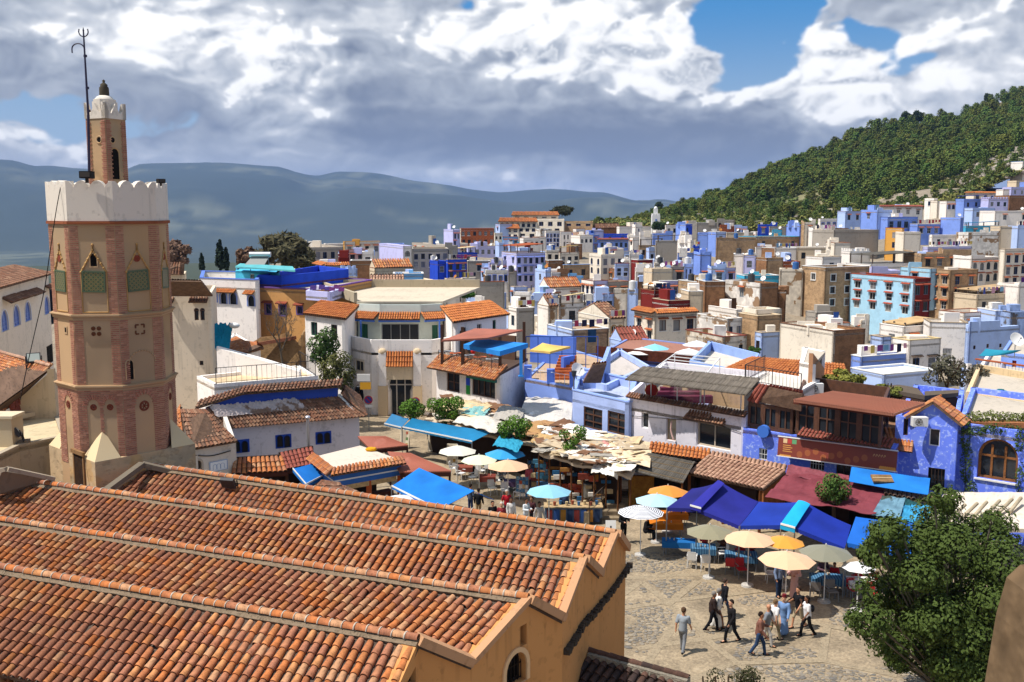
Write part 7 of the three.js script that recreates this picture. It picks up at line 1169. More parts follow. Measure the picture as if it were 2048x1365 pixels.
const yb=thing('yellow_bag','crumpled yellow bag lying on the flat cafe roof','bag',G(742,901,y));mesh('bag',new THREE.SphereGeometry(0.3,8,6).scale(1.2,0.5,0.8).translate(0,0.05,0),M('#d69a1e','cloth'),yb);mesh('knot',new THREE.SphereGeometry(0.1,6,5).translate(0.25,0.12,0.1),M('#d69a1e','cloth'),yb);
const fl=thing('flue_pipe','tall steel flue pipe in front of the white long house','flue',G(617,905,2.6));mesh('pipe',rod(V(0,-0.3,0),V(0,2.1,0),0.1,0.1,10),M('#a8a5a5',null,{r:0.35,m:0.6}),fl);mesh('cap',new THREE.SphereGeometry(0.17,10,6).scale(1,0.7,1).translate(0,2.2,0),M('#cfcdd2',null,{r:0.35,m:0.6}),fl);
cloth('blue_awning','small blue awning with a white edge at the left corner of the cafe','awning',[[612,970,2.2],[661,945,2.2],[636,924,2.75],[585,938,2.75]],tarpM('#1d6fc0'),{val:0.18,stripe:1,edges:[[3,0],[0,1]],sag:0.02});}
// ---- brown tiled shop canopies
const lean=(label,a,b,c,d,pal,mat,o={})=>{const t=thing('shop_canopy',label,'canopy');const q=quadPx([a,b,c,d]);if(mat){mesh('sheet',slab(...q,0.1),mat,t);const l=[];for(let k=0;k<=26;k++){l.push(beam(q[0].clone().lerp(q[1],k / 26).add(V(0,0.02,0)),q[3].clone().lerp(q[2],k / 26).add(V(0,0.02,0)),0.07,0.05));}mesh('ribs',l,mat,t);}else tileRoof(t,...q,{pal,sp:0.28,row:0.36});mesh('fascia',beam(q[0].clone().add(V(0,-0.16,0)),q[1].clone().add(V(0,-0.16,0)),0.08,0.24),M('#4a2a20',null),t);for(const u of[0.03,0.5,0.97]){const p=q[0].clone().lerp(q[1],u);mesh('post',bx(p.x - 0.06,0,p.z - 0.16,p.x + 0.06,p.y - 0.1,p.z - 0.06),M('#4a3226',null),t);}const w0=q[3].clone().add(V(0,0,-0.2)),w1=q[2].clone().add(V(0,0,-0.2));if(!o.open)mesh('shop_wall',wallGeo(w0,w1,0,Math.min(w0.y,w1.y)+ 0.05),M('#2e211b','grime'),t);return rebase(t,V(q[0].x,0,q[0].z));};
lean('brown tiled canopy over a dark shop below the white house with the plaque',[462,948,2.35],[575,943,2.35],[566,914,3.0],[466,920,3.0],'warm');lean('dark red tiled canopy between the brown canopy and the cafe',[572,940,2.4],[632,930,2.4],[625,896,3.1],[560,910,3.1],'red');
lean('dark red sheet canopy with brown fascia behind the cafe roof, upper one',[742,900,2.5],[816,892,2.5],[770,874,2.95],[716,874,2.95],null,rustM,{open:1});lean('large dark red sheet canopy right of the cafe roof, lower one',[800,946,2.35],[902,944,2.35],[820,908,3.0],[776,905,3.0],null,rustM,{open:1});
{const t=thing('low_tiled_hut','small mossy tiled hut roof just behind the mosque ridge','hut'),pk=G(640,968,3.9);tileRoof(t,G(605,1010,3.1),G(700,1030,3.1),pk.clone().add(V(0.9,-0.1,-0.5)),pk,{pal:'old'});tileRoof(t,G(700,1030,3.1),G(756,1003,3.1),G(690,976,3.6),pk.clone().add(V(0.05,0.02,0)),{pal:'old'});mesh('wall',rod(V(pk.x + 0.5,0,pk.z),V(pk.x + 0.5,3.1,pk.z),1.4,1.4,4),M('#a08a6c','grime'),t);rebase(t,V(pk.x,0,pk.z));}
// ---- big awnings
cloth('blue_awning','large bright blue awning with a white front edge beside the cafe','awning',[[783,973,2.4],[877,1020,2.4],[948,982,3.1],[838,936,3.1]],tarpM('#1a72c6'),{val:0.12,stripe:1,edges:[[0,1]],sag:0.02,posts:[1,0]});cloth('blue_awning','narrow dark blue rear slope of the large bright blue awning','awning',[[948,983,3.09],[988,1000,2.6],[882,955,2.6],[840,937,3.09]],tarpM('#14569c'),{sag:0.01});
cloth('teal_awning','long teal blue awning with a white front edge in front of the stall roofs','awning',[[804,855,2.3],[944,884,2.3],[984,864,3.0],[824,837,3.0]],tarpM('#1c78a8'),{val:0.1,stripe:1,sag:0.03,posts:[0,1]});cloth('teal_awning','short dusty teal awning left of the first pollarded tree','awning',[[768,848,2.3],[802,856,2.3],[818,838,2.8],[784,828,2.8]],tarpM('#33719c'),{val:0.1,stripe:1,sag:0.02});
const rest=[['navy blue awning slope with a scalloped left edge, leftmost of the tent rows',[[1334,1016,2.5],[1394,1018,2.75],[1441,964,3.5],[1384,978,2.9]],'#25266f'],['navy blue awning slope falling right from the first tent ridge',[[1394,1018,2.75],[1479,1052,2.45],[1517,1004,2.75],[1441,964,3.5]],'#26297f'],['royal blue awning slope rising to the turquoise ridge',[[1480,1052,2.45],[1562,1051,2.75],[1594,1005,3.3],[1518,1004,2.75]],'#1f3896'],['royal blue awning slope falling right from the turquoise ridge',[[1590,1056,2.75],[1690,1096,2.35],[1703,1051,2.6],[1620,1010,3.3]],'#1c3090'],['mid blue awning beside the big tree, right end of the tent rows',[[1693,1086,2.35],[1822,1112,2.35],[1835,1046,3.0],[1712,1034,3.0]],'#1f62ba']];
for(const[lab,pts,c]of rest)cloth('blue_awning',lab,'awning',pts,tarpM(c),{sag:0.05,val:0.16,edges:[[0,1]],posts:[0,1]});
cloth('ridge_cover','turquoise cover with white piping along the tent ridge','awning',[[1561,1049,2.82],[1590,1057,2.82],[1621,1009,3.42],[1597,1001,3.42]],tarpM('#1f9fd0'),{val:0.2,stripe:1,sag:-0.05});cloth('ridge_cover','navy ridge cover with white piping on the first tent ridge','awning',[[1380,1012,2.85],[1402,1018,2.85],[1449,968,3.58],[1436,961,3.58]],tarpM('#2c2c8c'),{val:0.15,stripe:1,sag:-0.04});
cloth('maroon_tarp','large wrinkled maroon tarpaulin over stall roofs below the sign board','tarpaulin',[[1530,995,2.7],[1752,1030,2.7],[1782,965,3.1],[1572,948,3.2]],tarpM('#7d3c44'),{sag:-0.02,wr:0.3,nu:44,nv:30});cloth('maroon_tarp','crumpled pale maroon strip of tarpaulin along the foot of the blue restaurant','tarpaulin',[[1572,950,3.22],[1700,966,3.15],[1698,950,3.3],[1576,930,3.4]],tarpM('#8a4a52','worn'),{wr:0.25,nu:30});cloth('grey_blue_tarp','faded grey blue tarpaulin at the right end of the maroon one','tarpaulin',[[1744,1028,2.72],[1800,1036,2.72],[1812,995,3.0],[1766,990,3.05]],tarpM('#6d93a6','worn'),{wr:0.15});cloth('sky_tarp','torn sky blue tarpaulin beside the grey blue one','tarpaulin',[[1800,1040,2.6],[1850,1048,2.6],[1876,1006,2.9],[1812,998,2.95]],tarpM('#3f9ac6','worn'),{wr:0.2});
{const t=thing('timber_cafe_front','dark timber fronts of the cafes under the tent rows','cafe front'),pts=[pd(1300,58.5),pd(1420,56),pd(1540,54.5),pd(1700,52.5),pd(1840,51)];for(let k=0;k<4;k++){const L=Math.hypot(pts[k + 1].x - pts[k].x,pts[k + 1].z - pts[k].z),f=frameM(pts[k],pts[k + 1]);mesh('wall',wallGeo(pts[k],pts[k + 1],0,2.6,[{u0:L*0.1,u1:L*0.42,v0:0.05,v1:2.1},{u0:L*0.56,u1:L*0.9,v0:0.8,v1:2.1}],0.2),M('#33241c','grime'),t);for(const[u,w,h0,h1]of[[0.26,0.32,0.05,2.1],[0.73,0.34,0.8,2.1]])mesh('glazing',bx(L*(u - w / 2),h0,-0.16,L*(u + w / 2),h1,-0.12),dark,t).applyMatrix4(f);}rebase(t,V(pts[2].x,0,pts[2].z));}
{const t=thing('eave_tiles','broken row of pale tiles behind the maroon tarpaulin','roof');tileRoof(t,G(1768,990,2.95),G(1880,1010,2.95),G(1880,995,3.1),G(1770,977,3.1),{pal:'pale',sp:0.24,row:0.4});rebase(t,G(1820,1000,2.9));}
{const t=thing('white_stall_roof','white plastered stall roofs with poles behind the big tree','roof');mesh('roof',slab(G(1850,1050,2.7),G(2080,1060,2.7),G(2080,985,3.0),G(1890,985,3.0),0.2,20,8,()=>rr(-0.015,0.015)),M('#d6ccbd','grime'),t);for(let k=0;k<6;k++){const a=G(1900 + k*24,1040 - k*3,2.95);mesh('pole',rod(a,a.clone().add(V(rr(0.8,1.4),0.3,-1.4)),0.09),M('#b9a98c','clay'),t);}rebase(t,G(1950,1040,2.7));}
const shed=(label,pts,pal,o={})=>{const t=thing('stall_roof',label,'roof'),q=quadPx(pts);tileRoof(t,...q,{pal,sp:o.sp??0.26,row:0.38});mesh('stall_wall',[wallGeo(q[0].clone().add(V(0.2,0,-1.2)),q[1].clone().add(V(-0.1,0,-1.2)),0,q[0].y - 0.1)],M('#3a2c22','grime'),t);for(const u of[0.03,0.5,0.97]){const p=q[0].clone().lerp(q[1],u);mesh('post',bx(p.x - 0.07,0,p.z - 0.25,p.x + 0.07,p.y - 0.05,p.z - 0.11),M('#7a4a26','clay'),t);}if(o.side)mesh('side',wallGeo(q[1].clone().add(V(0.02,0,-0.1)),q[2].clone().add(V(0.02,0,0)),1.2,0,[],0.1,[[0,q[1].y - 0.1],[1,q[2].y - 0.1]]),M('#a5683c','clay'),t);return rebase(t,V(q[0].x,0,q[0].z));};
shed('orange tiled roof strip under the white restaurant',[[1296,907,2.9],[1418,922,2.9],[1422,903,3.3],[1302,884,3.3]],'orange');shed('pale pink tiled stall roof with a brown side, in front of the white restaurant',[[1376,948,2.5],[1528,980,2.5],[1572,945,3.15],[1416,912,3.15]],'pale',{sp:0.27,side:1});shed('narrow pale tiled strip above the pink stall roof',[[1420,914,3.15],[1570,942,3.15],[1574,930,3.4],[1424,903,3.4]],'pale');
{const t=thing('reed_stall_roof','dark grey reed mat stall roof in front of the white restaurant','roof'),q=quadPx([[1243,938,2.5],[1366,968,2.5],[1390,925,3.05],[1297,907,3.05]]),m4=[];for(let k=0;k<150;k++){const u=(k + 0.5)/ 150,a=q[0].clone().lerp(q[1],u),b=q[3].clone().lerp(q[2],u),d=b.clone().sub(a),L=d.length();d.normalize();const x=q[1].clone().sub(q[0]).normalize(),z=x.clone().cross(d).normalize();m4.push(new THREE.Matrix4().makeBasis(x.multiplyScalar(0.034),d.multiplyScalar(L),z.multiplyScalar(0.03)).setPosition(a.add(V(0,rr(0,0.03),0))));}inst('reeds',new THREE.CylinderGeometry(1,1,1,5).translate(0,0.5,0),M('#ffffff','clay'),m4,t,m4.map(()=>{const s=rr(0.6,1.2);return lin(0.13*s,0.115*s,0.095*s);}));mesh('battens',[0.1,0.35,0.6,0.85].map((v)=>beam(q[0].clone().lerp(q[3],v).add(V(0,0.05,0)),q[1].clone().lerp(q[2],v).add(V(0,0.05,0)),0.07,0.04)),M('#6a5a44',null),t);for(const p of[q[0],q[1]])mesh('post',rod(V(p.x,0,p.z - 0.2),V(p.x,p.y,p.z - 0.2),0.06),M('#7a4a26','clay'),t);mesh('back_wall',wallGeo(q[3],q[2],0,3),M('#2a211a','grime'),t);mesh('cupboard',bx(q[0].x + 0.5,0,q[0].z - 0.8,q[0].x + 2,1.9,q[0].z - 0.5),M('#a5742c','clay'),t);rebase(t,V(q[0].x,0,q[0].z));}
// ---- the long market roofs: a core with patched sheets lying on it
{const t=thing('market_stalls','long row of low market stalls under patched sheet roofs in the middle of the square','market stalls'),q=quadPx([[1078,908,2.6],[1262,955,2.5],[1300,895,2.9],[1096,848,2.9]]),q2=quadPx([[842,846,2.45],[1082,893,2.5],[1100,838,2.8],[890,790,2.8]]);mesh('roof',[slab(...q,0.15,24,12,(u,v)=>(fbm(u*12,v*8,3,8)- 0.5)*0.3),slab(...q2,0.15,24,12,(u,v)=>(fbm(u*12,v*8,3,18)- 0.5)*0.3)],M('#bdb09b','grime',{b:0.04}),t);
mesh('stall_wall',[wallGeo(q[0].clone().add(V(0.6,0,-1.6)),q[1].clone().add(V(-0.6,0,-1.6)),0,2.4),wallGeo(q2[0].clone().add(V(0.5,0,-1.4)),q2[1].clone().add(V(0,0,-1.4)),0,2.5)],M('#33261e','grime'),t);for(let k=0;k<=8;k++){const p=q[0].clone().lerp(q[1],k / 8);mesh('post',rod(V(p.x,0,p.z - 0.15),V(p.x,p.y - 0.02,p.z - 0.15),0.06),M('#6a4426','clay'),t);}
for(let k=0;k<7;k++){const p=q[0].clone().lerp(q[1],(k + 0.5)/ 8.2);for(let j=0;j<9;j++){const x=p.x + rr(-0.9,0.9),y=rr(0.2,1.9),w=rr(0.12,0.35),hh=rr(0.15,0.4),z=p.z - rr(0.5,1.5);mesh('shop_goods',bx(x - w,y,z - 0.06,x + w,y + hh,z + 0.06),M(pick(['#3f6f9c','#8a5a34','#2d5f8a','#a5763c','#4a7f9c','#7a3a2c','#c9b48a','#b3553c','#dcd8cf']),'grime'),t);}}rebase(t,V(q[0].x,0,q[0].z));
const sheets=[['cream canvas sheet folded on the stall roofs below the white restaurant',[[868,818,3.0],[950,838,3.0],[985,812,3.1],[892,795,3.1]],'#d3bf98'],['pale turquoise sheet on the stall roofs left of the third pollarded tree',[[912,828,3.02],[968,836,3.02],[980,818,3.05],[925,808,3.05]],'#7fb0b0'],['white sheet with dark folds on the stall roofs between the pollarded trees',[[905,845,2.9],[990,868,2.9],[1010,845,2.95],[930,826,2.95]],'#cbc6bc'],['large white tarpaulin hanging over the stall corner in front of the blue terrace',[[1036,838,2.9],[1142,862,2.7],[1146,800,3.1],[1052,796,3.1]],'#c6c3bd'],['brown canvas sheet under the large white tarpaulin',[[1048,862,2.75],[1120,880,2.75],[1135,852,2.85],[1060,838,2.85]],'#a58258'],['white board lying on the stall roof right of the brown canvas',[[1080,868,2.85],[1108,875,2.85],[1122,852,2.9],[1096,848,2.9]],'#cfd0cf'],['tan sheet on the stall roof near the fourth pollarded tree',[[1060,885,2.75],[1120,898,2.75],[1130,875,2.8],[1070,868,2.8]],'#b99a6a'],['wide cream wrinkled tarpaulin below the brown arched windows',[[1165,900,2.75],[1300,935,2.75],[1305,885,2.9],[1185,862,2.9]],'#d6c4a6'],['faded pink sheet on the cream stall roofs',[[1198,892,2.86],[1222,897,2.86],[1224,888,2.88],[1200,884,2.88]],'#c98a86'],['bright white cloth hung under the stall sign',[[1182,945,2.2],[1235,958,2.2],[1240,930,2.6],[1190,925,2.6]],'#dfe0da'],['teal sheet flap at the front of the stalls by the pollarded trees',[[985,892,2.6],[1035,905,2.6],[1048,885,2.7],[1000,872,2.7]],'#2f8fb0'],['grey sheet with crossing ropes on the upper stall roofs',[[985,838,3.05],[1040,850,3.0],[1050,820,3.1],[1000,812,3.1]],'#a8a49c']];
for(const[lab,p,c]of sheets)cloth('roof_sheet',lab,'tarpaulin',p.map(([x,y,h])=>[x,y,h + 0.16]),tarpM(c,'grime'),{sag:-0.1,wr:0.2,nu:26,nv:20,ground:0});
const sg=thing('stall_sign','weathered painted sign board above the stall with the white cloth','sign',G(1213,916,2.6),-0.2);mesh('board',bx(-1.0,-0.25,0,1.0,0.3,0.06),M('#b5a487','worn'),sg);mesh('frame',[bx(-1.05,0.3,-0.01,1.05,0.35,0.07),bx(-1.05,-0.3,-0.01,1.05,-0.25,0.07)],M('#6a5a4a',null),sg);
const bits=[];seedAt(66);const junk=thing('roof_debris','sticks, bricks and scraps weighing down the stall roofs','debris');for(let k=0;k<90;k++){const p=G(rr(870,1290),0,3),u=rnd(),v=rnd(),r=rnd()<0.6?q:q2,c=r[0].clone().lerp(r[1],u).lerp(r[3].clone().lerp(r[2],u),v).add(V(0,0.2,0));if(rnd()<0.5)bits.push(rod(c,c.clone().add(V(rr(-1,1),rr(0,0.1),rr(-1,1))),0.03,0.02,4));else bits.push(new THREE.BoxGeometry(rr(0.12,0.3),rr(0.06,0.14),rr(0.1,0.25)).rotateY(rr(0,3)).translate(c.x,c.y,c.z));}mesh('scraps',bits,M('#8a6f56','clay'),junk).userData.kind='stuff';['#d9d4c8','#c9b693','#a8825c','#b5a58c','#9a968e','#ece8e0','#7a5a44'].forEach((c,j)=>{const l=[];for(let k=0;k<26;k++){const r=rnd()<0.5?q:q2,o=r[0].clone().lerp(r[1],rnd()).lerp(r[3].clone().lerp(r[2],rnd()),0.05 + 0.9*rnd()).add(V(0,0.28 + rr(0,0.12),0)),a=rr(0,6),w=rr(0.3,1.3),d=rr(0.2,0.9),e=(x,z)=>o.clone().add(V(x*Math.cos(a)- z*Math.sin(a),rr(-0.1,0.1),x*Math.sin(a)+ z*Math.cos(a)));l.push(slab(e(-w,-d),e(w,-d),e(w,d),e(-w,d),0.03,5,4,()=>rr(-0.06,0.06)));}mesh('cloth_scraps',l,M(c,'grime',{r:0.8}),junk).userData.kind='stuff';});junk.userData.kind='stuff';rebase(junk,V(q[0].x,2.6,q[0].z));}
// stall counter and ramp in the upper square
{const t=thing('market_counter','painted market counter with crates beside the light blue parasol','counter',G(1150,1045,0));mesh('counter',bx(-1.7,0,-0.5,1.5,0.95,0.4),M('#5d6f86','worn'),t);mesh('top',bx(-1.75,0.95,-0.55,1.55,1.0,0.45),M('#b59a72','clay'),t);for(let k=0;k<8;k++)mesh('painted_panel',bx(-1.6 + k*0.38,0.15,0.4,-1.3 + k*0.38,0.85,0.43),M(['#8a3a34','#3f5f9c','#c98a3c','#2d3d5c'][k % 4],'worn'),t);for(let k=0;k<9;k++)mesh('pot',new THREE.CylinderGeometry(0.09,0.07,0.22,8).translate(-1.5 + k*0.34,1.11,-0.1 +(k % 2)*0.2),M(['#c9b48a','#a5563c','#3f6f9c'][k % 3],'clay'),t);
const rp=thing('stone_ramp','low stone walled steps with grass beside the market counter','steps');const w=quadPx([[1178,1052,0],[1238,990,0]]);mesh('wall',wallGeo(w[0],w[1],-0.2,0.75,[],0.3),M('#8f7c60','courses',{b:0.05}),rp);railing(rp,w[0].clone().setY(0.75),w[1].clone().setY(0.75),0.7,M('#4a4038',null),0.16);for(let k=0;k<5;k++){const p=G(1205 + k*7,1040 - k*9,0);mesh('step',bx(p.x - 0.9,0,p.z - 0.25,p.x + 0.9,0.16 + 0.14*k,p.z + 0.25),M('#8a7a62','grain'),rp);}mesh('grass',leaves([[w[1].x + 0.9,0.6,w[1].z + 1.5,0.8,0.2,0.5,260]],0.12),leafM(0.16,0.2,0.06),rp);rebase(rp,w[0]);
const bn=thing('steel_bin','round steel litter bin on a stand before the stalls','bin',G(1177,1005,0));mesh('drum',new THREE.CylinderGeometry(0.36,0.36,0.8,16).translate(0,0.75,0),M('#8d8a84',null,{r:0.35,m:0.7}),bn);mesh('rim',new THREE.TorusGeometry(0.36,0.03,5,16).rotateX(Math.PI / 2).translate(0,1.16,0),M('#b5b2ab',null,{r:0.3,m:0.7}),bn);mesh('base',new THREE.CylinderGeometry(0.3,0.38,0.35,12).translate(0,0.17,0),M('#6f5b46','clay'),bn);
const signs=[[738,800,'round no parking sign with a plate, left of the hotel entrance',862,1],[832,803,'round no parking sign, right of the hotel entrance',850,0.8]];for(const[px,py,lab,gy,s]of signs){const p=G(px,gy,0),c=P(px,py,-p.z),t2=thing('road_sign',lab,'road sign',p);mesh('pole',rod(V(0,0,0),V(0,c.y + 0.3,0),0.035),steelM,t2);const dd=mesh('disc',new THREE.CylinderGeometry(0.34,0.34,0.03,24).rotateX(Math.PI / 2).translate(0,c.y,0.05),M('#b01f2a',null,{r:0.5}),t2);mesh('centre',new THREE.CylinderGeometry(0.26,0.26,0.03,24).rotateX(Math.PI / 2).translate(0,c.y,0.06),M('#243a8c',null,{r:0.5}),dd);mesh('bar',bx(-0.27,-0.035,0,0.27,0.035,0.03).rotateZ(-0.785).translate(0,c.y,0.075),M('#b01f2a',null),dd);if(s===1)mesh('plate',bx(-0.3,c.y - 0.62,0.03,0.3,c.y - 0.42,0.06),W,t2);}
const at=P(731,772,83),cs=thing('shop_sign','yellow and white projecting shop sign left of the hotel entrance','sign',at);mesh('yellow_panel',bx(-0.45,-0.3,0,0.45,0.3,0.12),signYellow(),cs);mesh('white_panel',bx(-0.7,0.4,0,0.4,1.0,0.12),W,cs);mesh('bracket',bx(-0.75,-0.1,0.02,-0.45,0.0,0.1),steelM,cs);
// menu boards
const mb=[[865,905,'leaning cream menu board left of the first white parasol'],[808,898,'dark menu board near the short teal awning'],[902,900,'pale menu board under the large cream parasol'],[903,930,'lowest pale menu board by the green cream parasol']];const mt=menuTex();for(const[px,py,lab]of mb){const t3=thing('menu_board',lab,'menu board',G(px,py,0),rr(-0.4,0.3));const b=mesh('board',bx(-0.35,0.05,-0.02,0.35,1.45,0.02).rotateX(-0.2),mt,t3);const uv=b.geometry.attributes.uv;for(let i=0;i<uv.count;i++)uv.setXY(i,Math.min(1,uv.getX(i)/ 0.7),uv.getY(i)/ 1.4);mesh('prop',[rod(V(-0.3,0,-0.35),V(-0.3,1.3,-0.25),0.02),rod(V(0.3,0,-0.35),V(0.3,1.3,-0.25),0.02)],bark,t3);}
const eb=thing('white_board','white folding board with a small dark mark by the striped parasol','sign board',G(1222,1075,0));mesh('board',bx(-0.28,0,0,0.28,0.9,0.03).rotateX(-0.25),W,eb);mesh('mark',bx(-0.04,0.4,0.031,0.04,0.6,0.036).rotateX(-0.25),dark,eb);}
// near parapet at the right edge of the frame
{const t=thing('kasbah_parapet','weathered brown parapet of the viewing tower at the bottom right corner','parapet');const d=2.5,q=[[1974,1395],[2002,1230],[2022,1160],[2046,1138],[2110,1130]].map(([x,y])=>P(x,y,d)),sh=new THREE.Shape();sh.moveTo(q[0].x,q[0].y - 0.5);q.forEach((p)=>sh.lineTo(p.x,p.y));sh.lineTo(q[4].x + 0.5,q[4].y);sh.lineTo(q[4].x + 0.5,q[0].y - 0.5);sh.closePath();mesh('block',new THREE.ExtrudeGeometry(sh,{depth:0.5,bevelEnabled:true,bevelSize:0.01,bevelThickness:0.012,bevelSegments:3}).translate(0,0,-d),M('#6f5a42','grain',{b:0.02}),t);rebase(t,V(q[0].x,q[0].y - 0.5,-d));}
}
function signTex(){const c=document.createElement('canvas');c.width=1024;c.height=150;const x=c.getContext('2d');x.fillStyle='#7c3526';x.fillRect(0,0,1024,150);x.fillStyle='#c98a3a';for(let k=0;k<9;k++){x.globalAlpha=0.35;x.beginPath();x.arc(200 + k*70,120 -(k % 3)*20,26,0,7);x.fill();}x.globalAlpha=1;for(let k=0;k<7;k++){x.beginPath();x.arc(30 + k*14,148,12,0,7);x.fill();x.beginPath();x.arc(900 + k*18,140,16,0,7);x.fill();}x.fillStyle='#d8b98a';x.fillRect(46,8,36,36);x.fillStyle='#b33a34';x.fillRect(86,8,36,36);x.fillStyle='#5d9a6a';x.fillRect(126,8,40,36);x.fillStyle='#d09a4c';for(let k=0;k<4;k++)x.fillRect(46,58 + k*16,70 +(k % 2)*16,6);x.fillStyle='#caa060';for(let k=0;k<5;k++){x.save();x.translate(830 + k*22,40);x.strokeStyle='#caa060';x.lineWidth=4;x.beginPath();x.moveTo(0,20);x.quadraticCurveTo(8,-12,14,12);x.stroke();x.restore();}const t=new THREE.CanvasTexture(c);t.colorSpace=THREE.SRGBColorSpace;return new THREE.MeshStandardMaterial({map:t,roughness:0.55});}
function signYellow(){return M('#d9a01e',null,{r:0.5});}
function menuTex(){const c=document.createElement('canvas');c.width=128;c.height=256;const x=c.getContext('2d');x.fillStyle='#d8cdb4';x.fillRect(0,0,128,256);x.fillStyle='#7a5a3c';for(let k=0;k<16;k++)x.fillRect(14,16 + k*14,60 +((k*37)% 40),5);x.fillStyle='#a5563c';x.fillRect(80,30,34,40);x.fillStyle='#5d7a4c';x.fillRect(80,110,34,40);x.fillStyle='#b58a3c';x.fillRect(80,190,34,40);const t=new THREE.CanvasTexture(c);t.colorSpace=THREE.SRGBColorSpace;return new THREE.MeshStandardMaterial({map:t,roughness:0.7});}
// ---------------------------------------------------------------- the big hotel on the hill
{
seedAt(71);const g=thing('hill_hotel','large cream hotel with arcades and red tiled roofs crowning the hill town','hotel'),A=(x,y)=>[820 + x / 3.412,400 + y / 3.412];
const part=(x0,x1,yt,d,wins,tile,c='k')=>{const[a]=A(x0,0),[b]=A(x1,0),[,t]=A(0,yt),h=new House('x',null,null,[pd(a,d),pd(b,d - 4),pd(b,d + 10),pd(a,d + 12)],-4,hAt(b,t,d - 4),paint(c),{into:g,thick:0.25});for(const[n,y0,y1,arch]of wins)for(let k=0;k<n;k++){const u=h.len(0)*(k + 0.5)/ n,[,p0]=A(0,y1),[,p1]=A(0,y0);const v0=hAt(b,p0,d - 4),v1=hAt(b,p1,d - 4),w=Math.min(1.6,h.len(0)/ n*0.6);h.win(0,{u0:u - w / 2,u1:u + w / 2,v0,v1},{arch,fm:M('#5d5f8e',null)});}if(tile){const y=h.yt,p=h.pts.map((q)=>V(q.x,y,q.z));tileRoof(g,p[0].clone().add(V(-0.5,-0.1,0.8)),p[1].clone().add(V(0.5,-0.1,0.8)),p[1].clone().add(V(0,1.1,-3)),p[0].clone().add(V(0,1.1,-3)),{pal:'orange',sp:0.5,row:0.9,low:true,k:1.8});}h.finish();};
part(612,862,148,322,[[7,155,186,1],[6,195,218,0],[4,232,258,0]],1);part(862,1046,132,328,[[3,150,180,0],[2,196,216,0],[2,232,258,0]],0);part(700,1006,104,338,[[5,112,126,0]],1);part(1046,1240,148,334,[[3,160,180,0]],0,'tn');part(612,740,195,317,[[3,200,220,0],[3,236,258,0]],1);rebase(g,V(-3,-4,-325));
const m=thing('white_minaret','small white square minaret far off at the foot of the wooded hill','minaret',P(1311,458,330));mesh('shaft',bx(-1.3,-3,-1.3,1.3,4.4,1.3),W,m);mesh('battlement',[-1,0,1].map((k)=>bx(k*0.9 - 0.3,4.4,-1.3,k*0.9 + 0.3,5,1.3)),W,m);mesh('lantern',bx(-0.6,4.4,-0.6,0.6,6.6,0.6),W,m);mesh('dome',new THREE.SphereGeometry(0.6,10,8).translate(0,6.7,0),W,m);mesh('window',bx(-0.3,2,1.301,0.3,3.2,1.36),M('#6d86c0',null),m);
}
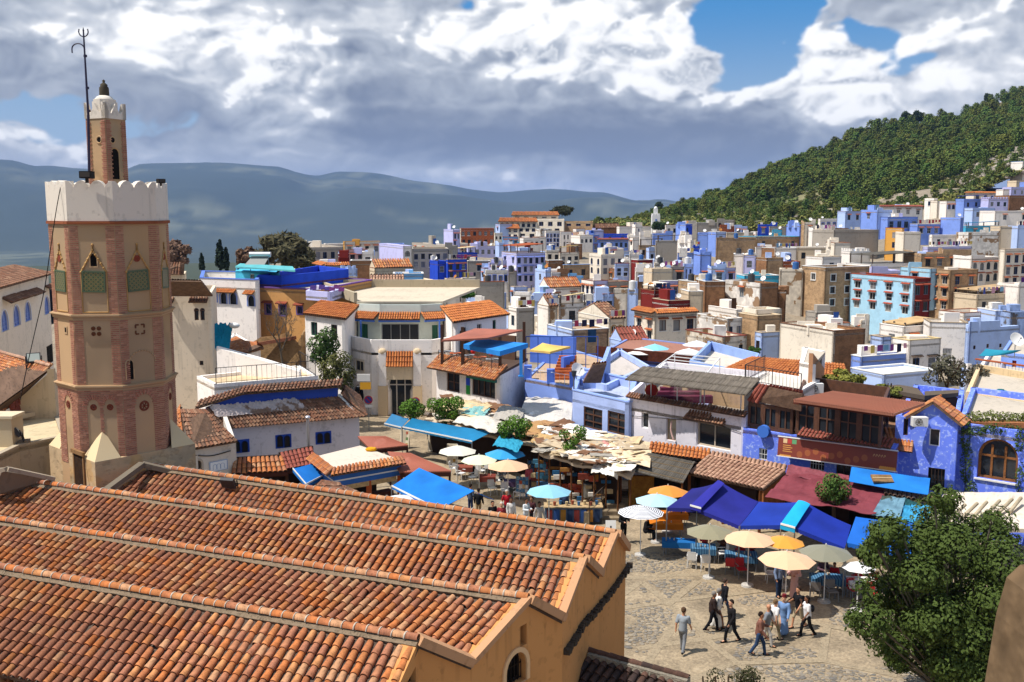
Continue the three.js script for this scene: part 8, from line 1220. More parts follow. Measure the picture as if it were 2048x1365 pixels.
// ---------------------------------------------------------------- dishes, washing, masts on the roofs
{
seedAt(73);const keys=Object.keys(shelf),tan=M('#b5793a',null),grey=M('#a9aaa8',null);let n=0;
for(const k of keys){const h=shelf[k];if(/wedged|low in the/.test(k)||h.d>300||h.d<90||rnd()<0.5)continue;const short=k.split(' ').slice(0,9).join(' ').replace(/,$/,''),c=rnd(),col=c<0.7?null:c<0.85?tan:grey;addDish(h,rr(0.15,0.85),rr(0.1,0.6),(col===tan?'rusty orange':col?'grey':'white')+ ' satellite dish on the ' + short,rr(0.3,0.48),col);if(++n>60)break;}
for(const[k,wall,lab]of[['white house with hanging laundry and a dish on the hill',1,'bright washing on the white hill house with a dish'],['pale blue house with a washing line at the right edge',1,'washing along the pale blue house at the right edge'],['lilac roof house with a row of washing',1,'long row of washing on the lilac roof house'],['beige house under a tan awning with rugs on its roof',1,'rugs hung above the tan awning house'],['pale blue house with a brown front and a hanging carpet',1,'long line of washing on the pale blue and brown house'],['white house with purple bedding at the right edge',1,'purple bedding on the white house at the right edge'],['periwinkle house with red towels on its roof',1,'red towels on the periwinkle house'],['pale lilac roof house under heaps of bedding',1,'bedding on the pale lilac roof in mid town'],['dark red house with a white awning and blue washing',1,'blue washing under the white awning of the dark red house'],['weathered grey white house with red washing under a cream awning',1,'red washing under the cream awning of the grey white house'],['blue alcove house with a door and laundry',1,'washing before the blue alcove house']]){const h=shelf[k];if(h)laundry(h,lab,wall,1.1,/red (towels|washing)/.test(lab)?['#c02f3c','#a5303c','#d8cfc8']:/purple/.test(lab)?['#8a2f9c','#b45ac0','#5d2d7a']:/blue washing/.test(lab)?['#2d3d6c','#1f2a4a','#4a5a8c']:null);}
let lc=0,tc=0;const tankM=[M('#2f5f9c',null,{r:0.6}),M('#d8d6d2',null,{r:0.6}),M('#3a3a3c',null,{r:0.6})];for(const k of keys){const h=shelf[k];if(/wedged|low in the|washing|laundry|rugs|towels|bedding|carpet/.test(k)||h.d>230||h.d<98||h.o.par===undefined)continue;const short=k.split(' ').slice(0,9).join(' ').replace(/,$/,''),c=rnd();if(c<0.18&&lc++<12)laundry(h,'washing strung over the ' + short,1,1.0);else if(c<0.42&&tc++<18){const a=h.pts[1],e=h.pts[3],u=rr(0.3,0.6),j=Math.floor(rnd()*3),t=thing('water_tank',['blue','white','black'][j]+ ' plastic water tank on the ' + short,'tank',V(lerp(a.x,e.x,u),h.top - 0.3,lerp(a.z,e.z,u)));mesh('tank',new THREE.CylinderGeometry(0.5,0.5,1.1,12).translate(0,0.75,0),tankM[j],t);mesh('lid',new THREE.CylinderGeometry(0.25,0.3,0.12,10).translate(0,1.36,0),tankM[j],t);mesh('stand',bx(-0.5,0,-0.5,0.5,0.2,0.5),M('#9a9288','grime'),t);}}
const cp=shelf['pale blue house with a brown front and a hanging carpet'];{const[u,v]=onWall(cp.pts[1],cp.pts[2],1184,672);one('carpet',slab(V(u - 0.5,v - 0.7,0.05),V(u + 0.5,v - 0.7,0.05),V(u + 0.5,v + 0.7,0.05),V(u - 0.5,v + 0.7,0.05),0.04).applyMatrix4(cp.frame(1)),M('#2d4f6c','worn'),'blue patterned carpet hung over the brown wall of a terrace house','carpet');}
}
// ---------------------------------------------------------------- trees
{
seedAt(77);
const mk=(name,label,base,blobs,size,mat,o={})=>{const t=thing(name,label,'tree',base),lob=blobs.map(([px,py,d,r,n,fy])=>{const p=P(px,py,d).sub(base);return[p.x,p.y,p.z,r,r*(fy??0.85),r,n];}),tr=[];const fork=o.fork?o.fork.clone().sub(base):V(0,lob[0][1]*0.6,0);tr.push(rod(V(0,-0.2,0),fork,o.r??0.22,(o.r??0.22)*0.75,8));for(const l of lob){const e=V(l[0],l[1],l[2]),m=fork.clone().lerp(e,0.5).add(V(rr(-0.2,0.2),rr(0,0.3),rr(-0.2,0.2)));tr.push(rod(fork,m,(o.r??0.22)*0.5,(o.r??0.22)*0.32,6),rod(m,e,(o.r??0.22)*0.32,0.03,5));if(o.knob)tr.push(new THREE.SphereGeometry(o.r*0.75,7,5).translate(m.x,m.y,m.z));}mesh('trunk',tr,o.bark??bark,t);mesh('crown',leaves(lob,size,{shell:0.5,...o}),mat,t);return t;};
const dep=(k)=>33 +[0,1.3,-1.2,0.7,-0.6,1.9][k % 6],big=[[1800,1120,1.0],[1765,1190,0.85],[1745,1245,0.75],[1850,1180,1.2],[1905,1105,1.15],[1880,1040,0.85],[1893,1000,0.5],[1965,1085,1.0],[2005,1135,1.05],[1965,1185,1.25],[1905,1240,1.2],[1825,1255,1.0],[1785,1290,0.7],[1795,1325,0.4],[1900,1335,0.8],[1985,1330,1.0],[1945,1380,0.9],[1860,1300,0.7],[1965,1265,1.15],[1925,1318,0.8],[1775,1065,0.55],[1742,1108,0.5],[2012,1235,0.8],[1995,1050,0.6],[1850,1080,0.8],[1830,1210,0.9],[2020,1330,0.7]];
mk('leafy_tree','large dark green leafy tree in the square at the lower right',V(G(1900,1475,0).x,0,-33),[...big.map(([x,y,r],k)=>[x,y,dep(k),r,Math.round(1700*r)]),...[[1880,1230,0.9],[1930,1270,0.9],[1850,1250,0.8],[1965,1335,1.0],[1905,1320,0.75],[1990,1200,0.9],[1840,1150,0.7]].map(([x,y,r])=>[x,y,31.4,r,Math.round(1700*r)]),...Array.from({length:95},()=>{const[x,y,r]=pick(big),a=rr(0,6.28),q=r*58*rr(0.8,1.1);return[x + Math.cos(a)*q,y + Math.sin(a)*q*0.9,33 + rr(-1.6,1.6),rr(0.18,0.42),110,rr(0.5,1.2)];})],0.14,leafM(0.056,0.084,0.016),{fork:P(1925,1420,33),r:0.11,bark:barkGrey,lump:0.9,jit:0.6});
const pol=leafM(0.085,0.17,0.02);
mk('pollard_tree','round pollarded tree behind the short teal awning, leftmost of the market trees',G(825,855,0),[[815,818,70.3,0.63,572],[835,820,70.3,0.57,528],[824,810,70.3,0.57,440],[826,834,70.3,0.40,198]],0.17,pol,{r:0.22,knob:1});
mk('pollard_tree','pollarded tree with three leafy heads above the long teal awning',G(890,865,0),[[868,810,69.5,0.57,484],[888,808,69.5,0.52,440],[912,806,69.5,0.57,484],[880,826,69.5,0.46,330],[905,828,69.5,0.48,374],[893,838,69.5,0.34,176]],0.17,pol,{r:0.25,knob:1});
mk('pollard_tree','pollarded tree with two leafy heads behind the blue parasol',G(1034,925,0),[[1012,856,63,0.57,484],[1030,848,63,0.63,528],[1048,850,63,0.52,440],[1040,866,63,0.46,264],[1010,870,63,0.34,176]],0.16,pol,{r:0.26,knob:1,fork:G(1033,885,2.6)});
mk('pollard_tree','sparse pollarded tree with knobbly arms amid the stall roofs on the right',G(1143,945,0),[[1128,868,59.5,0.34,154],[1160,862,59.5,0.40,242],[1150,880,59.5,0.34,132],[1138,893,59.5,0.40,286],[1165,872,59.5,0.29,132]],0.15,pol,{r:0.2,knob:1,fork:G(1143,900,2.7)});
mk('small_tree','small round green tree rising through the maroon tarpaulin',G(1668,1050,0),[[1655,980,49.3,0.57,506],[1678,976,49.3,0.63,572],[1666,964,49.3,0.52,396],[1668,992,49.3,0.57,440],[1686,990,49.3,0.34,176]],0.15,leafM(0.06,0.11,0.02),{r:0.12,fork:G(1668,1005,2.9)});
mk('small_tree','bright green bushy tree above the white stall roofs behind the big tree',G(1985,1040,0),[[1975,985,53,0.57,528],[1995,975,53,0.57,528],[1985,1000,53,0.46,308]],0.15,pol,{r:0.12});
mk('street_tree','dense dark green tree in front of the hotel left wing, upper one',G(652,840,0),[[640,690,80,1.0,420],[655,672,80,0.8,320],[650,708,80,1.0,420],[662,690,80,0.7,240],[636,715,80,0.7,240]],0.26,leafM(0.055,0.1,0.022),{r:0.2});
mk('street_tree','olive brown feathery tree in front of the hotel left wing, lower one',G(672,850,0),[[660,735,78,1.0,420],[680,720,78,0.9,380],[692,745,78,0.8,320],[675,760,78,1.0,420],[655,755,78,0.7,260],[690,770,78,0.6,200]],0.24,leafM(0.10,0.105,0.03),{r:0.18});
{const b=P(561,728,88),t=thing('bare_tree','bare leafless tree standing before the ochre house','tree',b),out=[],tips=[];limbs(V(0,-1,0),V(0,1,0),2.4,0.13,4,out,tips,0.85);mesh('trunk',out,barkGrey,t);mesh('twigs',tips.slice(0,160).flatMap((p)=>[0,1].map(()=>rod(p,p.clone().add(V(rr(-0.5,0.5),rr(-0.1,0.5),rr(-0.5,0.5))),0.02,0.008,4))),barkGrey,t);}
const oak=leafM(0.085,0.075,0.035),far=[['broad_tree','broad dark olive tree beside the white apartment house, left',572,552,165,7,5,oak],['broad_tree','lower dark olive tree touching the white apartment house',598,556,172,5.5,3,oak],['russet_tree','thin russet tree behind the solar heater',492,545,190,4.6,2,leafM(0.15,0.085,0.05)],['russet_tree','russet tree just right of the minaret',352,545,160,5,2.4,leafM(0.17,0.10,0.065)],['green_tree','dark tree crowning the hill hotel',1124,432,346,3,3.6,leafM(0.05,0.055,0.025)],['green_tree','round dark tree right of the hill hotel',1202,455,350,3.2,1.6,leafM(0.04,0.06,0.025)],['green_bush','bright green bush behind the hotel roof',921,600,158,2.2,2.4,leafM(0.06,0.15,0.02)],['green_bush','green bush on the lane by the white plastic heap',1508,712,112,1.0,0.7,leafM(0.05,0.11,0.02)],['yellow_shrub','large yellow green shrub behind the brown metal roof',1693,790,62,1.5,1.5,leafM(0.17,0.17,0.03)],['yellow_shrub','small yellow green shrub right of the large one',1778,798,60,0.8,0.9,leafM(0.15,0.16,0.03)],['grey_tree','thin grey olive tree before the white roofs on the right',1893,790,76,3.0,2.0,leafM(0.085,0.08,0.05)],['grey_tree','small grey twiggy tree beside the balcony house',1958,785,74,2.0,1.2,leafM(0.10,0.09,0.06)],['green_bush','dark green bush by the small white minaret',1318,462,322,2.6,2.6,leafM(0.04,0.07,0.025)]];
for(const[n,lab,px,py,d,h,w,m]of far)tree(n,lab,P(px,py,d),h,{leaves:n==='grey_tree'?700:1900,size:clamp(d*0.0024,0.12,0.6),w,mat:m,y0:h*0.2,r:0.12,n:8,depth:n==='grey_tree'?4:2,shell:0.6});
for(const[px,py,h,s]of[[440,548,6.5,'taller'],[453,550,5.2,'shorter'],[404,550,4,'distant']])tree('cypress',s + ' dark cypress tree behind the white row of houses',P(px,py,190),h,{leaves:600,size:0.55,w:h*0.17,cone:1,y0:0.4,mat:leafM(0.022,0.035,0.02),r:0.1});
{const b=thing('pot_plant','dry leafy plant tops at the bottom edge of the square','plant',G(1455,1418,0)),l=[];for(let k=0;k<9;k++)l.push([rr(-0.9,0.9),rr(0.3,1.25),rr(-0.3,0.3),0.35,0.4,0.35,170]);mesh('leaves',leaves(l,0.1),leafM(0.04,0.042,0.016),b);mesh('stems',[0,1,2,3,4].map((k)=>rod(V(-0.8 + k*0.4,-0.1,0),V(-0.9 + k*0.45,1.2,0),0.03)),bark,b);}
}
// ---------------------------------------------------------------- parasols, tables, chairs
const stripeT=tex(16,256,(u,v)=>((v*13)% 1<0.42?[0.16,0.17,0.24]:[0.9,0.9,0.9]),{srgb:1});
function parasol(label,px,py,wpx,color,o={}){
const h=o.h??2.25,c=o.d?P(px,py,o.d):G(px,py,h),r=wpx*-c.z / F / 2*1.02,hr=o.rise??r*0.33,t=thing('parasol',label,'parasol',V(c.x,c.y - h,c.z),o.turn??rr(0,0.7)),pos=[],uv=[],N=o.n??8,K=4;
const at=(i,k)=>{const a=i / N*2*Math.PI,q=k / K,y=h + hr*(1 - q)+ 0.03*r*Math.sin(q*Math.PI);return[r*q*Math.sin(a),y,r*q*Math.cos(a),i / N,q];};
for(let i=0;i<N;i++)for(let k=0;k<K;k++){const a=at(i,k),b=at(i,k + 1),c2=at(i + 1,k + 1),d=at(i + 1,k);for(const q of[a,b,c2,a,c2,d]){pos.push(q[0],q[1],q[2]);uv.push(q[3],q[4]);}}
const g=new THREE.BufferGeometry();g.setAttribute('position',new THREE.Float32BufferAttribute(pos,3));g.setAttribute('uv',new THREE.Float32BufferAttribute(uv,2));g.computeVertexNormals();
const m=o.stripe?new THREE.MeshPhysicalMaterial({map:stripeT,roughness:0.8,side:THREE.DoubleSide}):new THREE.MeshPhysicalMaterial({color:new THREE.Color(color),roughness:0.85,transmission:0.15,thickness:0,side:THREE.DoubleSide});
mesh('canopy',g,m,t);const cap=[];for(let i=0;i<N;i++){const a=i / N*2*Math.PI;cap.push(rod(V(0,h + hr - 0.07,0),V(r*0.97*Math.sin(a),h - 0.03,r*0.97*Math.cos(a)),0.012,0.01,4));}mesh('ribs',cap,steelM,t);mesh('vent',new THREE.ConeGeometry(r*0.16,hr*0.2,N,1,true).translate(0,h + hr*0.96,0),m,t);mesh('pole',rod(V(0,0,0),V(0,h + hr + 0.08,0),0.025,0.025,8),o.pole??W,t);mesh('foot',new THREE.CylinderGeometry(0.28,0.3,0.08,14).translate(0,0.04,0),M('#b9b5ae','grain'),t);return t;
}
{
seedAt(81);
const P2=parasol;P2('large off white parasol half hidden behind the mosque ridge',800,1005,92,'#dfdcd8',{h:2.1});P2('cream white parasol, highest of the group in the upper square',915,904,78,'#ddd6c4');P2('pale green cream parasol between the white and the peach ones',958,922,74,'#d8dcb8');P2('bright azure parasol at the back of the upper square group',1010,910,84,'#1f93c9');P2('peach parasol lowest of the upper square group',1016,934,86,'#e3b58e');P2('light blue parasol alone over the market counter',1098,985,92,'#86bfd4');
P2('navy and white striped parasol beside the standing man in black',1282,1026,94,'',{stripe:1,n:10});P2('light blue parasol behind the striped one',1314,1003,90,'#a9cfdc');P2('orange parasol behind the light blue one by the reed stall',1336,985,84,'#d98a2e');P2('olive grey parasol left of the large peach ones',1420,1066,98,'#8a8468');P2('large peach parasol in the middle of the lower terrace',1498,1080,106,'#e6b890');P2('orange parasol squeezed between the two large peach ones',1568,1086,84,'#dd962e',{h:2.15});P2('olive grey parasol right of the front peach one',1652,1108,108,'#7f7d6a');P2('front peach parasol above the couple in the lower terrace',1574,1122,116,'#e6b890',{h:2.3});P2('white parasol half hidden by the big tree',1718,1136,70,'#e2e0dc',{h:2.0});
P2('white parasol on the brown railed deck, leftmost',1284,706,66,'#dcdad6',{d:90});P2('turquoise parasol on the brown railed deck',1310,698,58,'#7fc6dc',{d:93});P2('white parasol on the brown railed deck, front right',1378,707,60,'#e0deda',{d:88});P2('white parasol on the brown railed deck, back right',1394,691,58,'#d4d6da',{d:93});
const proto={};
const chair=(label,group,px,py,turn,kind)=>{
let t;if(!proto[kind]){t=proto[kind]=thing('chair',label,'chair');const c={white:W,red:M('#b3151f',null,{r:0.5}),grey:M('#77706a',null,{r:0.6})}[kind],f=kind==='white'?W:steelM;mesh('seat',bx(-0.22,0.43,-0.22,0.22,0.47,0.22),c,t);mesh('backrest',[bx(-0.22,0.5,-0.25,0.22,0.88,-0.22).rotateX(-0.08),bx(-0.2,0.88,-0.325,0.2,0.9,-0.3)],c,t);for(const[x,z]of[[-0.2,-0.2],[0.2,-0.2],[-0.2,0.2],[0.2,0.2]])mesh('leg',rod(V(x*1.1,0,z*1.1),V(x,0.44,z),0.018,0.018,5),f,t);for(const s of[-1,1])mesh('armrest',bx(s*0.23 - 0.02,0.64,-0.24,s*0.23 + 0.02,0.67,0.2),f,t);}
else{t=proto[kind].clone();t.name=numbered('chair');scene.add(t);}
t.position.copy(G(px,py,0));t.rotation.y=turn;tag(t,label,'chair',group);
};
const table=(label,px,py,w,l,top,cloth0,turn=0)=>{const t=thing('table',label,'table',G(px,py,0),turn);mesh('top',bx(-w / 2,0.72,-l / 2,w / 2,0.75,l / 2),top,t);for(const[x,z]of[[-1,-1],[1,-1],[-1,1],[1,1]])mesh('leg',rod(V(x*(w / 2 - 0.06),0,z*(l / 2 - 0.06)),V(x*(w / 2 - 0.06),0.72,z*(l / 2 - 0.06)),0.02,0.02,5),steelM,t);if(cloth0){mesh('tablecloth',[bx(-w / 2 - 0.02,0.752,-l / 2 - 0.02,w / 2 + 0.02,0.76,l / 2 + 0.02),bx(-w / 2 - 0.02,0.45,l / 2 + 0.01,w / 2 + 0.02,0.751,l / 2 + 0.02),bx(-w / 2 - 0.025,0.5,-l / 2,-w / 2 - 0.015,0.751,l / 2)],cloth0,t);const k=[];for(let j=0;j<3;j++)k.push(new THREE.CylinderGeometry(0.035,0.035,0.1,7).translate(rr(-0.3,0.3)*w,0.81,rr(-0.3,0.3)*l));mesh('glasses',k,M('#c9b9a0',null,{r:0.3}),t);}return t;};
const wood=M('#7a4a32','clay'),strip=new THREE.MeshStandardMaterial({roughness:0.8,map:tex(64,16,(u)=>((u*8)% 1<0.5?[0.12,0.30,0.45]:[0.30,0.48,0.60]),{srgb:1,rep:[1,1]})}),org=M('#c9731c','cloth'),blu=M('#1f66a8','cloth'),wht=M('#dcd8d2','cloth');
table('orange covered table behind the striped parasol',1330,1072,1.8,0.8,wood,org);table('second orange table deep under the navy awning',1345,1052,1.6,0.8,wood,org);table('blue table with a rolled cloth left of the olive parasol',1358,1110,1.7,0.7,wood,blu,-0.15);table('striped blue table under the olive parasol',1406,1122,1.2,0.9,wood,strip,-0.15);table('striped blue table under the middle peach parasol',1482,1138,1.5,0.9,wood,strip,-0.15);table('striped blue table right of the couple',1655,1185,1.5,0.8,wood,strip,-0.1);table('white clothed table with red chairs by the big tree',1722,1192,1.2,0.8,wood,wht,-0.1);table('brown table under the cream white parasol',930,955,1.0,0.8,wood,M('#8a4a3a','cloth'));table('red brown table under the pale green parasol',975,975,1.0,0.8,wood,M('#7a3a30','cloth'));table('purple clothed table behind the postcard rack',1024,985,1.0,0.8,wood,M('#5d4a6a','cloth'));
for(const[x,y,r,l]of[[922,960,1,'left of the brown table, nearer one'],[945,968,-1,'right of the brown table, turned away'],[985,990,0.4,'in front of the red brown table'],[962,955,2.5,'behind the red brown table, left one'],[997,975,-1.6,'between the red brown and the purple table'],[1010,995,0.2,'in front of the purple table, left one'],[938,945,3,'behind the brown table'],[1036,998,-0.5,'in front of the purple table, beside the postcards'],[908,950,1.4,'farthest left under the cream parasol'],[978,950,2.8,'behind the red brown table, right one']])chair('white plastic armchair ' + l,'white armchairs in the upper square',x,y,r,'white');
for(const[x,y,r,l]of[[1384,1136,2.9,'left of two facing'],[1411,1141,3.0,'right of two facing'],[1443,1124,-1.5,'at the right end of']])chair('white chair ' + l + ' the striped blue table under the olive parasol','white chairs under the olive parasol',x,y,r,'white');chair('white chair alone beside the standing couple',null,1542,1165,1.5,'white');
for(const[x,y,r,l]of[[1460,1148,2.9,'red chair facing away, left at the middle peach parasol'],[1483,1156,3.0,'red chair facing away, right at the middle peach parasol'],[1479,1118,0,'red chair behind the middle striped table'],[1708,1198,2.9,'red chair in front of the white clothed table, left'],[1746,1206,3.0,'red chair in front of the white clothed table, right'],[1714,1172,0,'red chair behind the white clothed table, left'],[1742,1176,0,'red chair behind the white clothed table, right']])chair(l,null,x,y,r,'red');chair('grey metal chair in front of the right striped table, left',null,1630,1198,2.9,'grey');chair('grey metal chair in front of the right striped table, right',null,1664,1202,3.1,'grey');
for(const[px,py,lab,k]of[[1044,1000,'tall rack of postcards beside the purple table',0],[1068,965,'white framed postcard rack behind the seated people',1],[1092,968,'stack of bright crates beside the stall posts, left',2],[1112,966,'stack of bright crates beside the stall posts, right',3]]){const t=thing('display_rack',lab,'rack',G(px,py,0),rr(-0.3,0.3));mesh('frame',[rod(V(-0.4,0,0),V(-0.4,1.5,-0.1),0.02),rod(V(0.4,0,0),V(0.4,1.5,-0.1),0.02),bx(-0.4,0.1,-0.02,0.4,0.13,0.02)],steelM,t);for(let i=0;i<5;i++)for(let j=0;j<4;j++)mesh('card',bx(-0.37 + j*0.19,0.2 + i*0.25,-0.02 - i*0.015,-0.21 + j*0.19,0.41 + i*0.25,-i*0.015),M(pick(['#5d86a5','#c9b48a','#3f6f9c','#b5563c','#dcd8cf','#7aa5c0']),null),t);}
}
// ---------------------------------------------------------------- people
const MCN=60,mcm=new MarchingCubes(MCN,new THREE.MeshStandardMaterial(),false,false,30000);
function skin3(bones,k=0.025){
let lo=V(9,9,9),hi=V(-9,-9,-9);for(const[a,ra,b,rb]of bones)for(const[p,r]of[[a,ra],[b,rb]]){lo.min(V(p.x - r,p.y - r,p.z - r));hi.max(V(p.x + r,p.y + r,p.z + r));}lo.addScalar(-0.06);hi.addScalar(0.06);
const c=lo.clone().add(hi).multiplyScalar(0.5),S=hi.clone().sub(lo).multiplyScalar(0.5*1.06),f=mcm.field,hs=MCN / 2,co=[0,1,2].map((i)=>Array.from({length:MCN},(_,n)=>c.getComponent(i)+(n - hs)/ hs*S.getComponent(i)));f.fill(1);
const D=new Float32Array(f.length).fill(0.3);
for(const[a,ra,b,rb]of bones){
const R=Math.max(ra,rb)+ 0.08,dx=b.x - a.x,dy=b.y - a.y,dz=b.z - a.z,l2=dx*dx + dy*dy + dz*dz + 1e-9,rng=(i)=>{const x0=Math.min(a.getComponent(i),b.getComponent(i))- R,x1=Math.max(a.getComponent(i),b.getComponent(i))+ R,q=S.getComponent(i);return[Math.max(0,Math.floor((x0 - c.getComponent(i))/ q*hs + hs)),Math.min(MCN - 1,Math.ceil((x1 - c.getComponent(i))/ q*hs + hs))];},X=rng(0),Y=rng(1),Z=rng(2);
for(let z=Z[0];z<=Z[1];z++)for(let y=Y[0];y<=Y[1];y++)for(let x=X[0];x<=X[1];x++){const px=co[0][x]- a.x,py=co[1][y]- a.y,pz=co[2][z]- a.z,t=clamp((px*dx + py*dy + pz*dz)/ l2),d=Math.hypot(px - dx*t,py - dy*t,pz - dz*t)- lerp(ra,rb,t),i=z*MCN*MCN + y*MCN + x,o=D[i],h=clamp(0.5 + 0.5*(o - d)/ k);D[i]=lerp(o,d,h)- k*h*(1 - h);}
}
for(let i=0;i<f.length;i++)f[i]=-D[i];
mcm.isolation=0;mcm.update();const n=mcm.count,p=new Float32Array(n*3);for(let i=0;i<n*3;i++)p[i]=mcm.positionArray[i]*S.getComponent(i % 3)+ c.getComponent(i % 3);
let g=new THREE.BufferGeometry();g.setAttribute('position',new THREE.BufferAttribute(p,3));g=mergeVertices(g,1e-4);g.computeVertexNormals();return g;
}
const SKIN=['#9a6a4c','#b98260','#7d5238','#c9987a'],dyed=(c)=>M(c,'cloth',{r:0.9});
function person(label,px,py,turn,pose,o){
const t=thing('person',label,'person',o.at??G(px,py,0),turn),s=o.s??1,w=o.f?0.9:1,sit=pose==='sit',walk=pose==='walk',ph=o.ph??1;t.scale.setScalar(s);
const hipY=sit?0.5:walk?0.90:0.92,pel=V(0,hipY,sit?-0.05:0),lean=walk?0.04:0.01,chest=V(0,hipY + 0.36,lean),neck=V(0,hipY + 0.56,lean + 0.01),head=V(0,hipY + 0.73,lean + 0.03),leg=[],arm=[];
for(const[i,q]of[[-1,ph],[1,-ph]]){
const h=V(i*0.09*w,hipY,pel.z);let k,a,toe;
if(sit){k=V(i*0.12,0.48,0.38);a=V(i*0.12,0.09,0.4);toe=V(i*0.13,0.05,0.56);}
else{const f=walk?q*(o.st??0.21):q*0.02;k=V(i*0.09,0.5,f*0.62 +(walk?0.05:0.01));a=V(i*0.09,walk&&q<0?0.16:0.09,f*1.15 -(walk&&q<0?0.06:0));toe=a.clone().add(V(i*0.02,-0.05,0.15));}
leg.push([h,k,a,toe]);
const sh=V(i*0.18*w,hipY + 0.49,lean),sw=walk?-q*0.12:0.02;let el=V(i*0.235*w,hipY + 0.23,lean + sw*0.55 - 0.03),wr=V(i*0.25*w,hipY + 0.0,lean + sw*1.4 + 0.06);
if(sit||(o.hold&&(o.hold===2||o.hold===i))){el=V(i*0.25*w,hipY + 0.26,lean + 0.04);wr=V(i*0.14,hipY + 0.27,lean + 0.28);}if(o.phone===i){el=V(i*0.24,hipY + 0.28,0.12);wr=V(i*0.1,hipY + 0.6,0.26);}
arm.push([sh,el,wr]);
}
const body=[[head.clone().add(V(0,0.03,-0.01)),0.092,head.clone().add(V(0,-0.05,0.015)),0.074],[head,0.05,neck,0.052],[neck.clone().add(V(0,-0.04,0)),0.07,chest,0.12],[V(-0.05,chest.y,chest.z),0.105,V(0.05,chest.y,chest.z),0.105],[chest,0.12,pel,0.125]],top=[],low=[],hands=[];
for(const[sh,e,wr]of arm){body.push([sh,0.05,e,0.04],[e,0.038,wr,0.028]);const d=wr.clone().sub(e).normalize(),x=V(0,0,1).cross(d).normalize(),pk=wr.clone().addScaledVector(d,0.045);hands.push(new THREE.SphereGeometry(1,7,5).scale(0.022,0.05,0.04).applyQuaternion(new THREE.Quaternion().setFromUnitVectors(UP,d)).translate(pk.x,pk.y,pk.z));const zz=x.clone().cross(d).normalize();for(let f=0;f<4;f++){const b=pk.clone().addScaledVector(d,0.035).addScaledVector(zz,(f - 1.5)*0.018),L=[0.06,0.07,0.066,0.05][f],m=b.clone().addScaledVector(d,L*0.55);hands.push(rod(b,m,0.0085,0.008,5),rod(m,m.clone().addScaledVector(d,L*0.4).add(V(0,0,0.018)),0.008,0.006,5));}const th=pk.clone().addScaledVector(zz,0.032);hands.push(rod(th,th.clone().addScaledVector(d,0.035).addScaledVector(zz,0.022),0.0095,0.008,5));}
for(const[h,k,a,toe]of leg)body.push([h,0.078,k,0.052],[k,0.05,a,0.036],[a,0.04,toe,0.03]);
const sk=M(o.skin??SKIN[Math.abs(Math.round(px))% 4],null,{r:0.6}),hp=(x,y,z)=>V(head.x + x,head.y + y,head.z + z);
const face=[rod(hp(0,0.015,0.075),hp(0,-0.02,0.098),0.008,0.015,5),new THREE.SphereGeometry(0.026,6,5).scale(0.45,1,0.7).translate(head.x + 0.088,head.y,head.z),new THREE.SphereGeometry(0.026,6,5).scale(0.45,1,0.7).translate(head.x - 0.088,head.y,head.z)];
const bm=mesh('body',[skin3(body),...hands,...face],sk,t);for(const i of[-1,1])mesh('eye',new THREE.SphereGeometry(0.011,6,5).translate(head.x + i*0.033,head.y + 0.015,head.z + 0.078),dark,bm);mesh('mouth',bx(-0.022,-0.004,0,0.022,0.004,0.01).translate(head.x,head.y - 0.055,head.z + 0.078),M('#7a3d36',null),bm);
// clothes
const E=0.018;top.push([neck.clone().add(V(0,-0.07,0)),0.085,chest,0.135 + E],[V(-0.08*w,chest.y + 0.06,chest.z),0.1 + E,V(0.08*w,chest.y + 0.06,chest.z),0.1 + E],[chest,0.13 + E,V(0,hipY + 0.02,pel.z),0.135 + E]);for(const[sh,e,wr]of arm){top.push([sh,0.055 + E,e,0.045 + E]);if(!o.short)top.push([e,0.043 + E,wr,0.036 + E]);else top.pop(),top.push([sh,0.058 + E,sh.clone().lerp(e,0.75),0.052 + E]);}
if(o.robe){const hem=V(0,sit?0.3:0.2,walk?0.02:0),wd=walk?0.2:0.12;top.push([V(0,hipY,pel.z),0.15,hem,0.17],[V(0,hipY - 0.2,0),0.14,V(0,hem.y,wd),0.11],[V(0,hipY - 0.2,0),0.14,V(0,hem.y,-wd),0.11],[V(0,hipY - 0.2,0),0.14,V(-0.07,hem.y,0),0.13],[V(0,hipY - 0.2,0),0.14,V(0.07,hem.y,0),0.13]);mesh('robe',skin3(top,0.05),dyed(o.robe),t);}
else{mesh('shirt',skin3(top,0.03),dyed(o.top),t);low.push([V(0,hipY + 0.04,pel.z),0.133,V(0,hipY - 0.04,pel.z),0.125]);for(const[h,k,a]of leg){low.push([h,0.09,k,0.066]);if(!o.shorts)low.push([k,0.066,a.clone().add(V(0,-0.02,0)),0.056]);}mesh(o.shorts?'shorts':'trousers',skin3(low,0.03),dyed(o.leg),t);}
if(o.hair){const hb=[[hp(0,0.05,-0.03),0.098,hp(0,0.02,-0.05),0.085]];if(o.long)hb.push([hp(0,0,-0.06),0.085,hp(0,-0.18,-0.07),0.06]);mesh('hair',skin3(hb),M(o.hair,'clay',{r:0.9}),t);}
if(o.hat)mesh(o.hatName??'hat',new THREE.CylinderGeometry(0.085,0.1,0.11,14).translate(head.x,head.y + 0.13,head.z - 0.01),dyed(o.hat),t);
for(const[,,a,toe]of leg)mesh('shoe',[rod(a.clone().add(V(0,-0.035,-0.05)),toe.clone().add(V(0,-0.005,0.03)),0.045,0.036,7),new THREE.SphereGeometry(0.045,7,5).translate(a.x,a.y - 0.035,a.z - 0.05)],M(o.shoe??'#1d1a18',null),t);
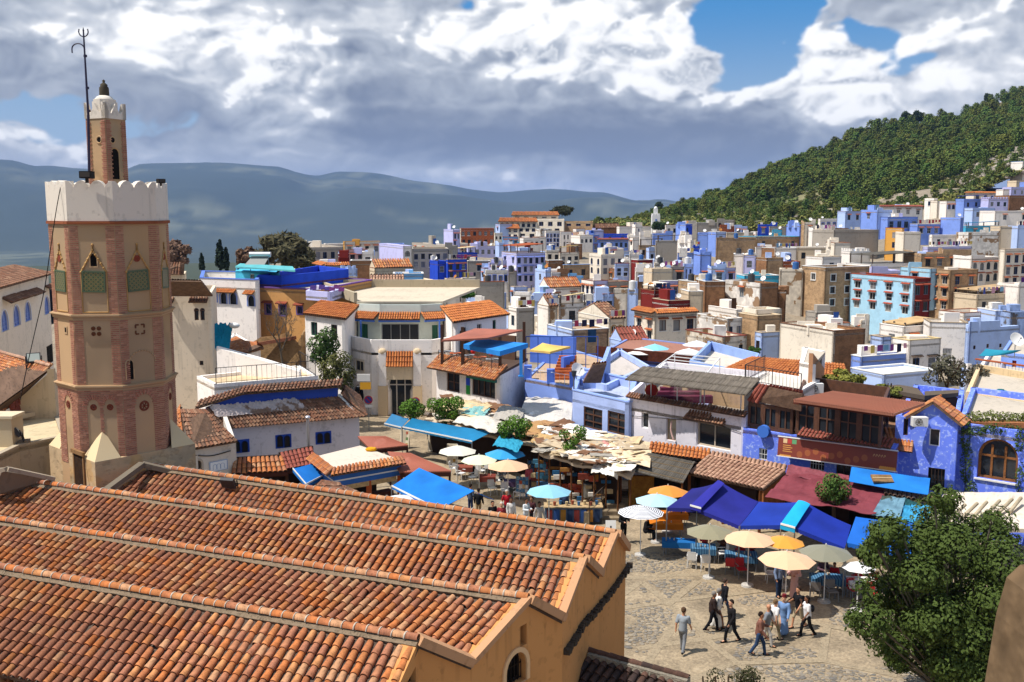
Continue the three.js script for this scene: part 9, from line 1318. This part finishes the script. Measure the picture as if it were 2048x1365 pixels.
if(o.bag){mesh('bag',new THREE.SphereGeometry(0.14,9,7).scale(0.8,1.1,0.6).translate(o.bagX??0,hipY + 0.3,-0.2),dyed(o.bag),t);mesh('strap',new THREE.TorusGeometry(0.19,0.012,4,14).scale(0.8,1.1,1).rotateX(0.4).translate(0,chest.y + 0.02,0),dyed(o.bag),t);}
return t;
}
{
seedAt(91);
const p=person,w='walk',st='stand',si='sit',g='#2b211b',gy='#8d8780';
p('man in grey shirt and grey trousers walking away alone on the left of the square',1365,1306,2.7,w,{top:'#8f969c',leg:'#7d8186',hair:'#5d4634',short:1,s:1.06,ph:-1});
p('man in black jumper and blue jeans at the back of the walking group',1447,1236,1.9,w,{top:'#17171c',leg:'#2d3d5c',hair:'#4a3a30'});p('person in a white robe hidden behind the man in the dark brown jacket',1434,1258,1.7,w,{robe:'#d8d4cc',hair:gy});p('grey haired man in dark brown jacket striding to the right',1424,1264,1.5,w,{top:'#2f2320',leg:'#14141a',hair:gy,ph:-1});p('man in a black suit striding left with his back half turned',1463,1286,-1.2,w,{top:'#1d1b1d',leg:'#141418',hair:g,s:1.04});
p('man in a brown jacket and blue jeans, nearest of the walkers',1517,1312,1.3,w,{top:'#7a5346',leg:'#2f4363',hair:g,s:1.03,ph:-1,hold:1});p('bald man in a grey shirt behind the man in the brown jacket',1532,1292,1.2,w,{top:'#7d8288',leg:'#b9b4ac',skin:'#b98260',short:1});p('woman in a white T shirt and khaki trousers with a black hip bag',1547,1282,2.0,w,{top:'#dcdad8',leg:'#8d8166',hair:'#7a6246',f:1,short:1,bag:'#1d1d22'});p('man in a long blue robe with a red cap and a backpack',1567,1272,-0.6,w,{robe:'#6f8db8',hat:'#6a1f26',hatName:'cap',hair:g,bag:'#1a1a22'});p('man in a black T shirt and khaki shorts holding something',1597,1258,-1.2,w,{top:'#17171b',leg:'#a8977a',hair:'#3a2a20',shorts:1,short:1,hold:-1,s:1.05,bag:'#1b1b1f'});p('woman in a white top and black trousers raising a phone',1614,1274,-1.4,w,{top:'#dfdcdc',leg:'#16161a',hair:g,long:1,f:1,short:1,phone:-1,bag:'#1d1d22'});
p('man in a blue grey shirt and jeans standing under the front peach parasol',1557,1195,0.5,st,{top:'#7486a5',leg:'#27364f',hair:g,s:1.04});p('person in a long pale pink robe beside the man in jeans',1588,1200,-0.6,st,{robe:'#d0a59c',hair:'#3a2a22',hold:2,s:1.04});p('man dressed in black standing by the striped parasol',1247,1086,0.3,st,{top:'#141416',leg:'#121214',hair:'#1a1512',hold:2,s:1.03});
for(const[x,y,r,l,o]of[[1410,1108,0.2,'seated diner in a red shirt under the olive parasol',{top:'#b3202c',leg:'#2d2d38'}],[1446,1112,-0.4,'seated diner in a brown shirt right of the olive parasol',{top:'#6a4a3a',leg:'#2d2d38'}],[1502,1122,-0.3,'fair haired seated diner in red under the middle peach parasol',{top:'#a52a30',leg:'#3a3a44',hair:'#c2a06a'}],[1645,1168,0.2,'seated woman in a dark patterned top at the right striped table',{top:'#5d4650',leg:'#2a2a30',long:1}],[1668,1170,-0.2,'seated child in red at the right striped table',{top:'#b8202a',leg:'#2a2a30',s:0.8}],[1293,1080,1.2,'seated figure in black at the orange table',{top:'#1a1718',leg:'#151518'}],[935,950,1.5,'seated figure in black under the cream white parasol',{top:'#1d1a1c',leg:'#17171a'}],[1003,972,0.3,'seated figure in grey at the pale green parasol',{top:'#77706a',leg:'#33333a'}]])p(l,x,y,r,si,{hair:g,...o});
p('elderly man in a red vest walking in the upper square',1013,1040,0.3,w,{top:'#b01f2c',leg:'#3a3438',hair:'#c9c4bc',short:1});p('dark haired woman in a white cardigan behind the mosque ridge',1022,1058,0.2,st,{top:'#d0ccc6',leg:'#1a1a1e',hair:g,long:1,f:1});p('woman in a white top, left of the couple by the market counter',1052,1060,0.8,st,{top:'#d5dbe0',leg:'#9aa5ae',hair:g,f:1,hold:2});p('man in dark red, right of the couple by the market counter',1064,1056,-0.7,st,{top:'#4a2a2e',leg:'#2d2d34',hair:'#2a1a14'});p('person in a pale grey jacket near the market counter',1078,1066,0.4,w,{top:'#b0aaa4',leg:'#6a6a70',hair:'#3a3028'});
p('person in black with tan trousers beside the large blue awning',957,1038,2.9,st,{top:'#161618',leg:'#a58a64',hair:g});p('person in blue jeans just under the edge of the large blue awning',941,1028,2.5,st,{top:'#4a5568',leg:'#24345a',hair:g});p('woman in a white top and long red skirt at the stall with blue goods',1133,985,-1.2,st,{top:'#ddd8d4',leg:'#b01f2a',hair:g,f:1});p('woman in a red and white dress by the display racks',1058,985,0.4,st,{top:'#b5525a',leg:'#3a3a44',hair:g,long:1,f:1});p('vendor in dark blue behind the market counter',1128,1042,0.1,st,{top:'#33415f',leg:'#2a3348',hair:'#5a3a2a'});
p('person in a white headscarf with a red top just behind the mosque ridge',1003,1068,0,st,{top:'#8a2f34',leg:'#3a3438',hair:'#d8cfc4',long:1,f:1});p('dark haired person in black seen just over the mosque ridge',985,1066,0.4,st,{top:'#1a1a1c',leg:'#222228',hair:g});
p('person in pale red trousers walking beneath the big tree',1915,1385,1.0,w,{top:'#5d3038',leg:'#3a4a7a',hair:g,s:1.0});
}
renderer.render(scene,camera);
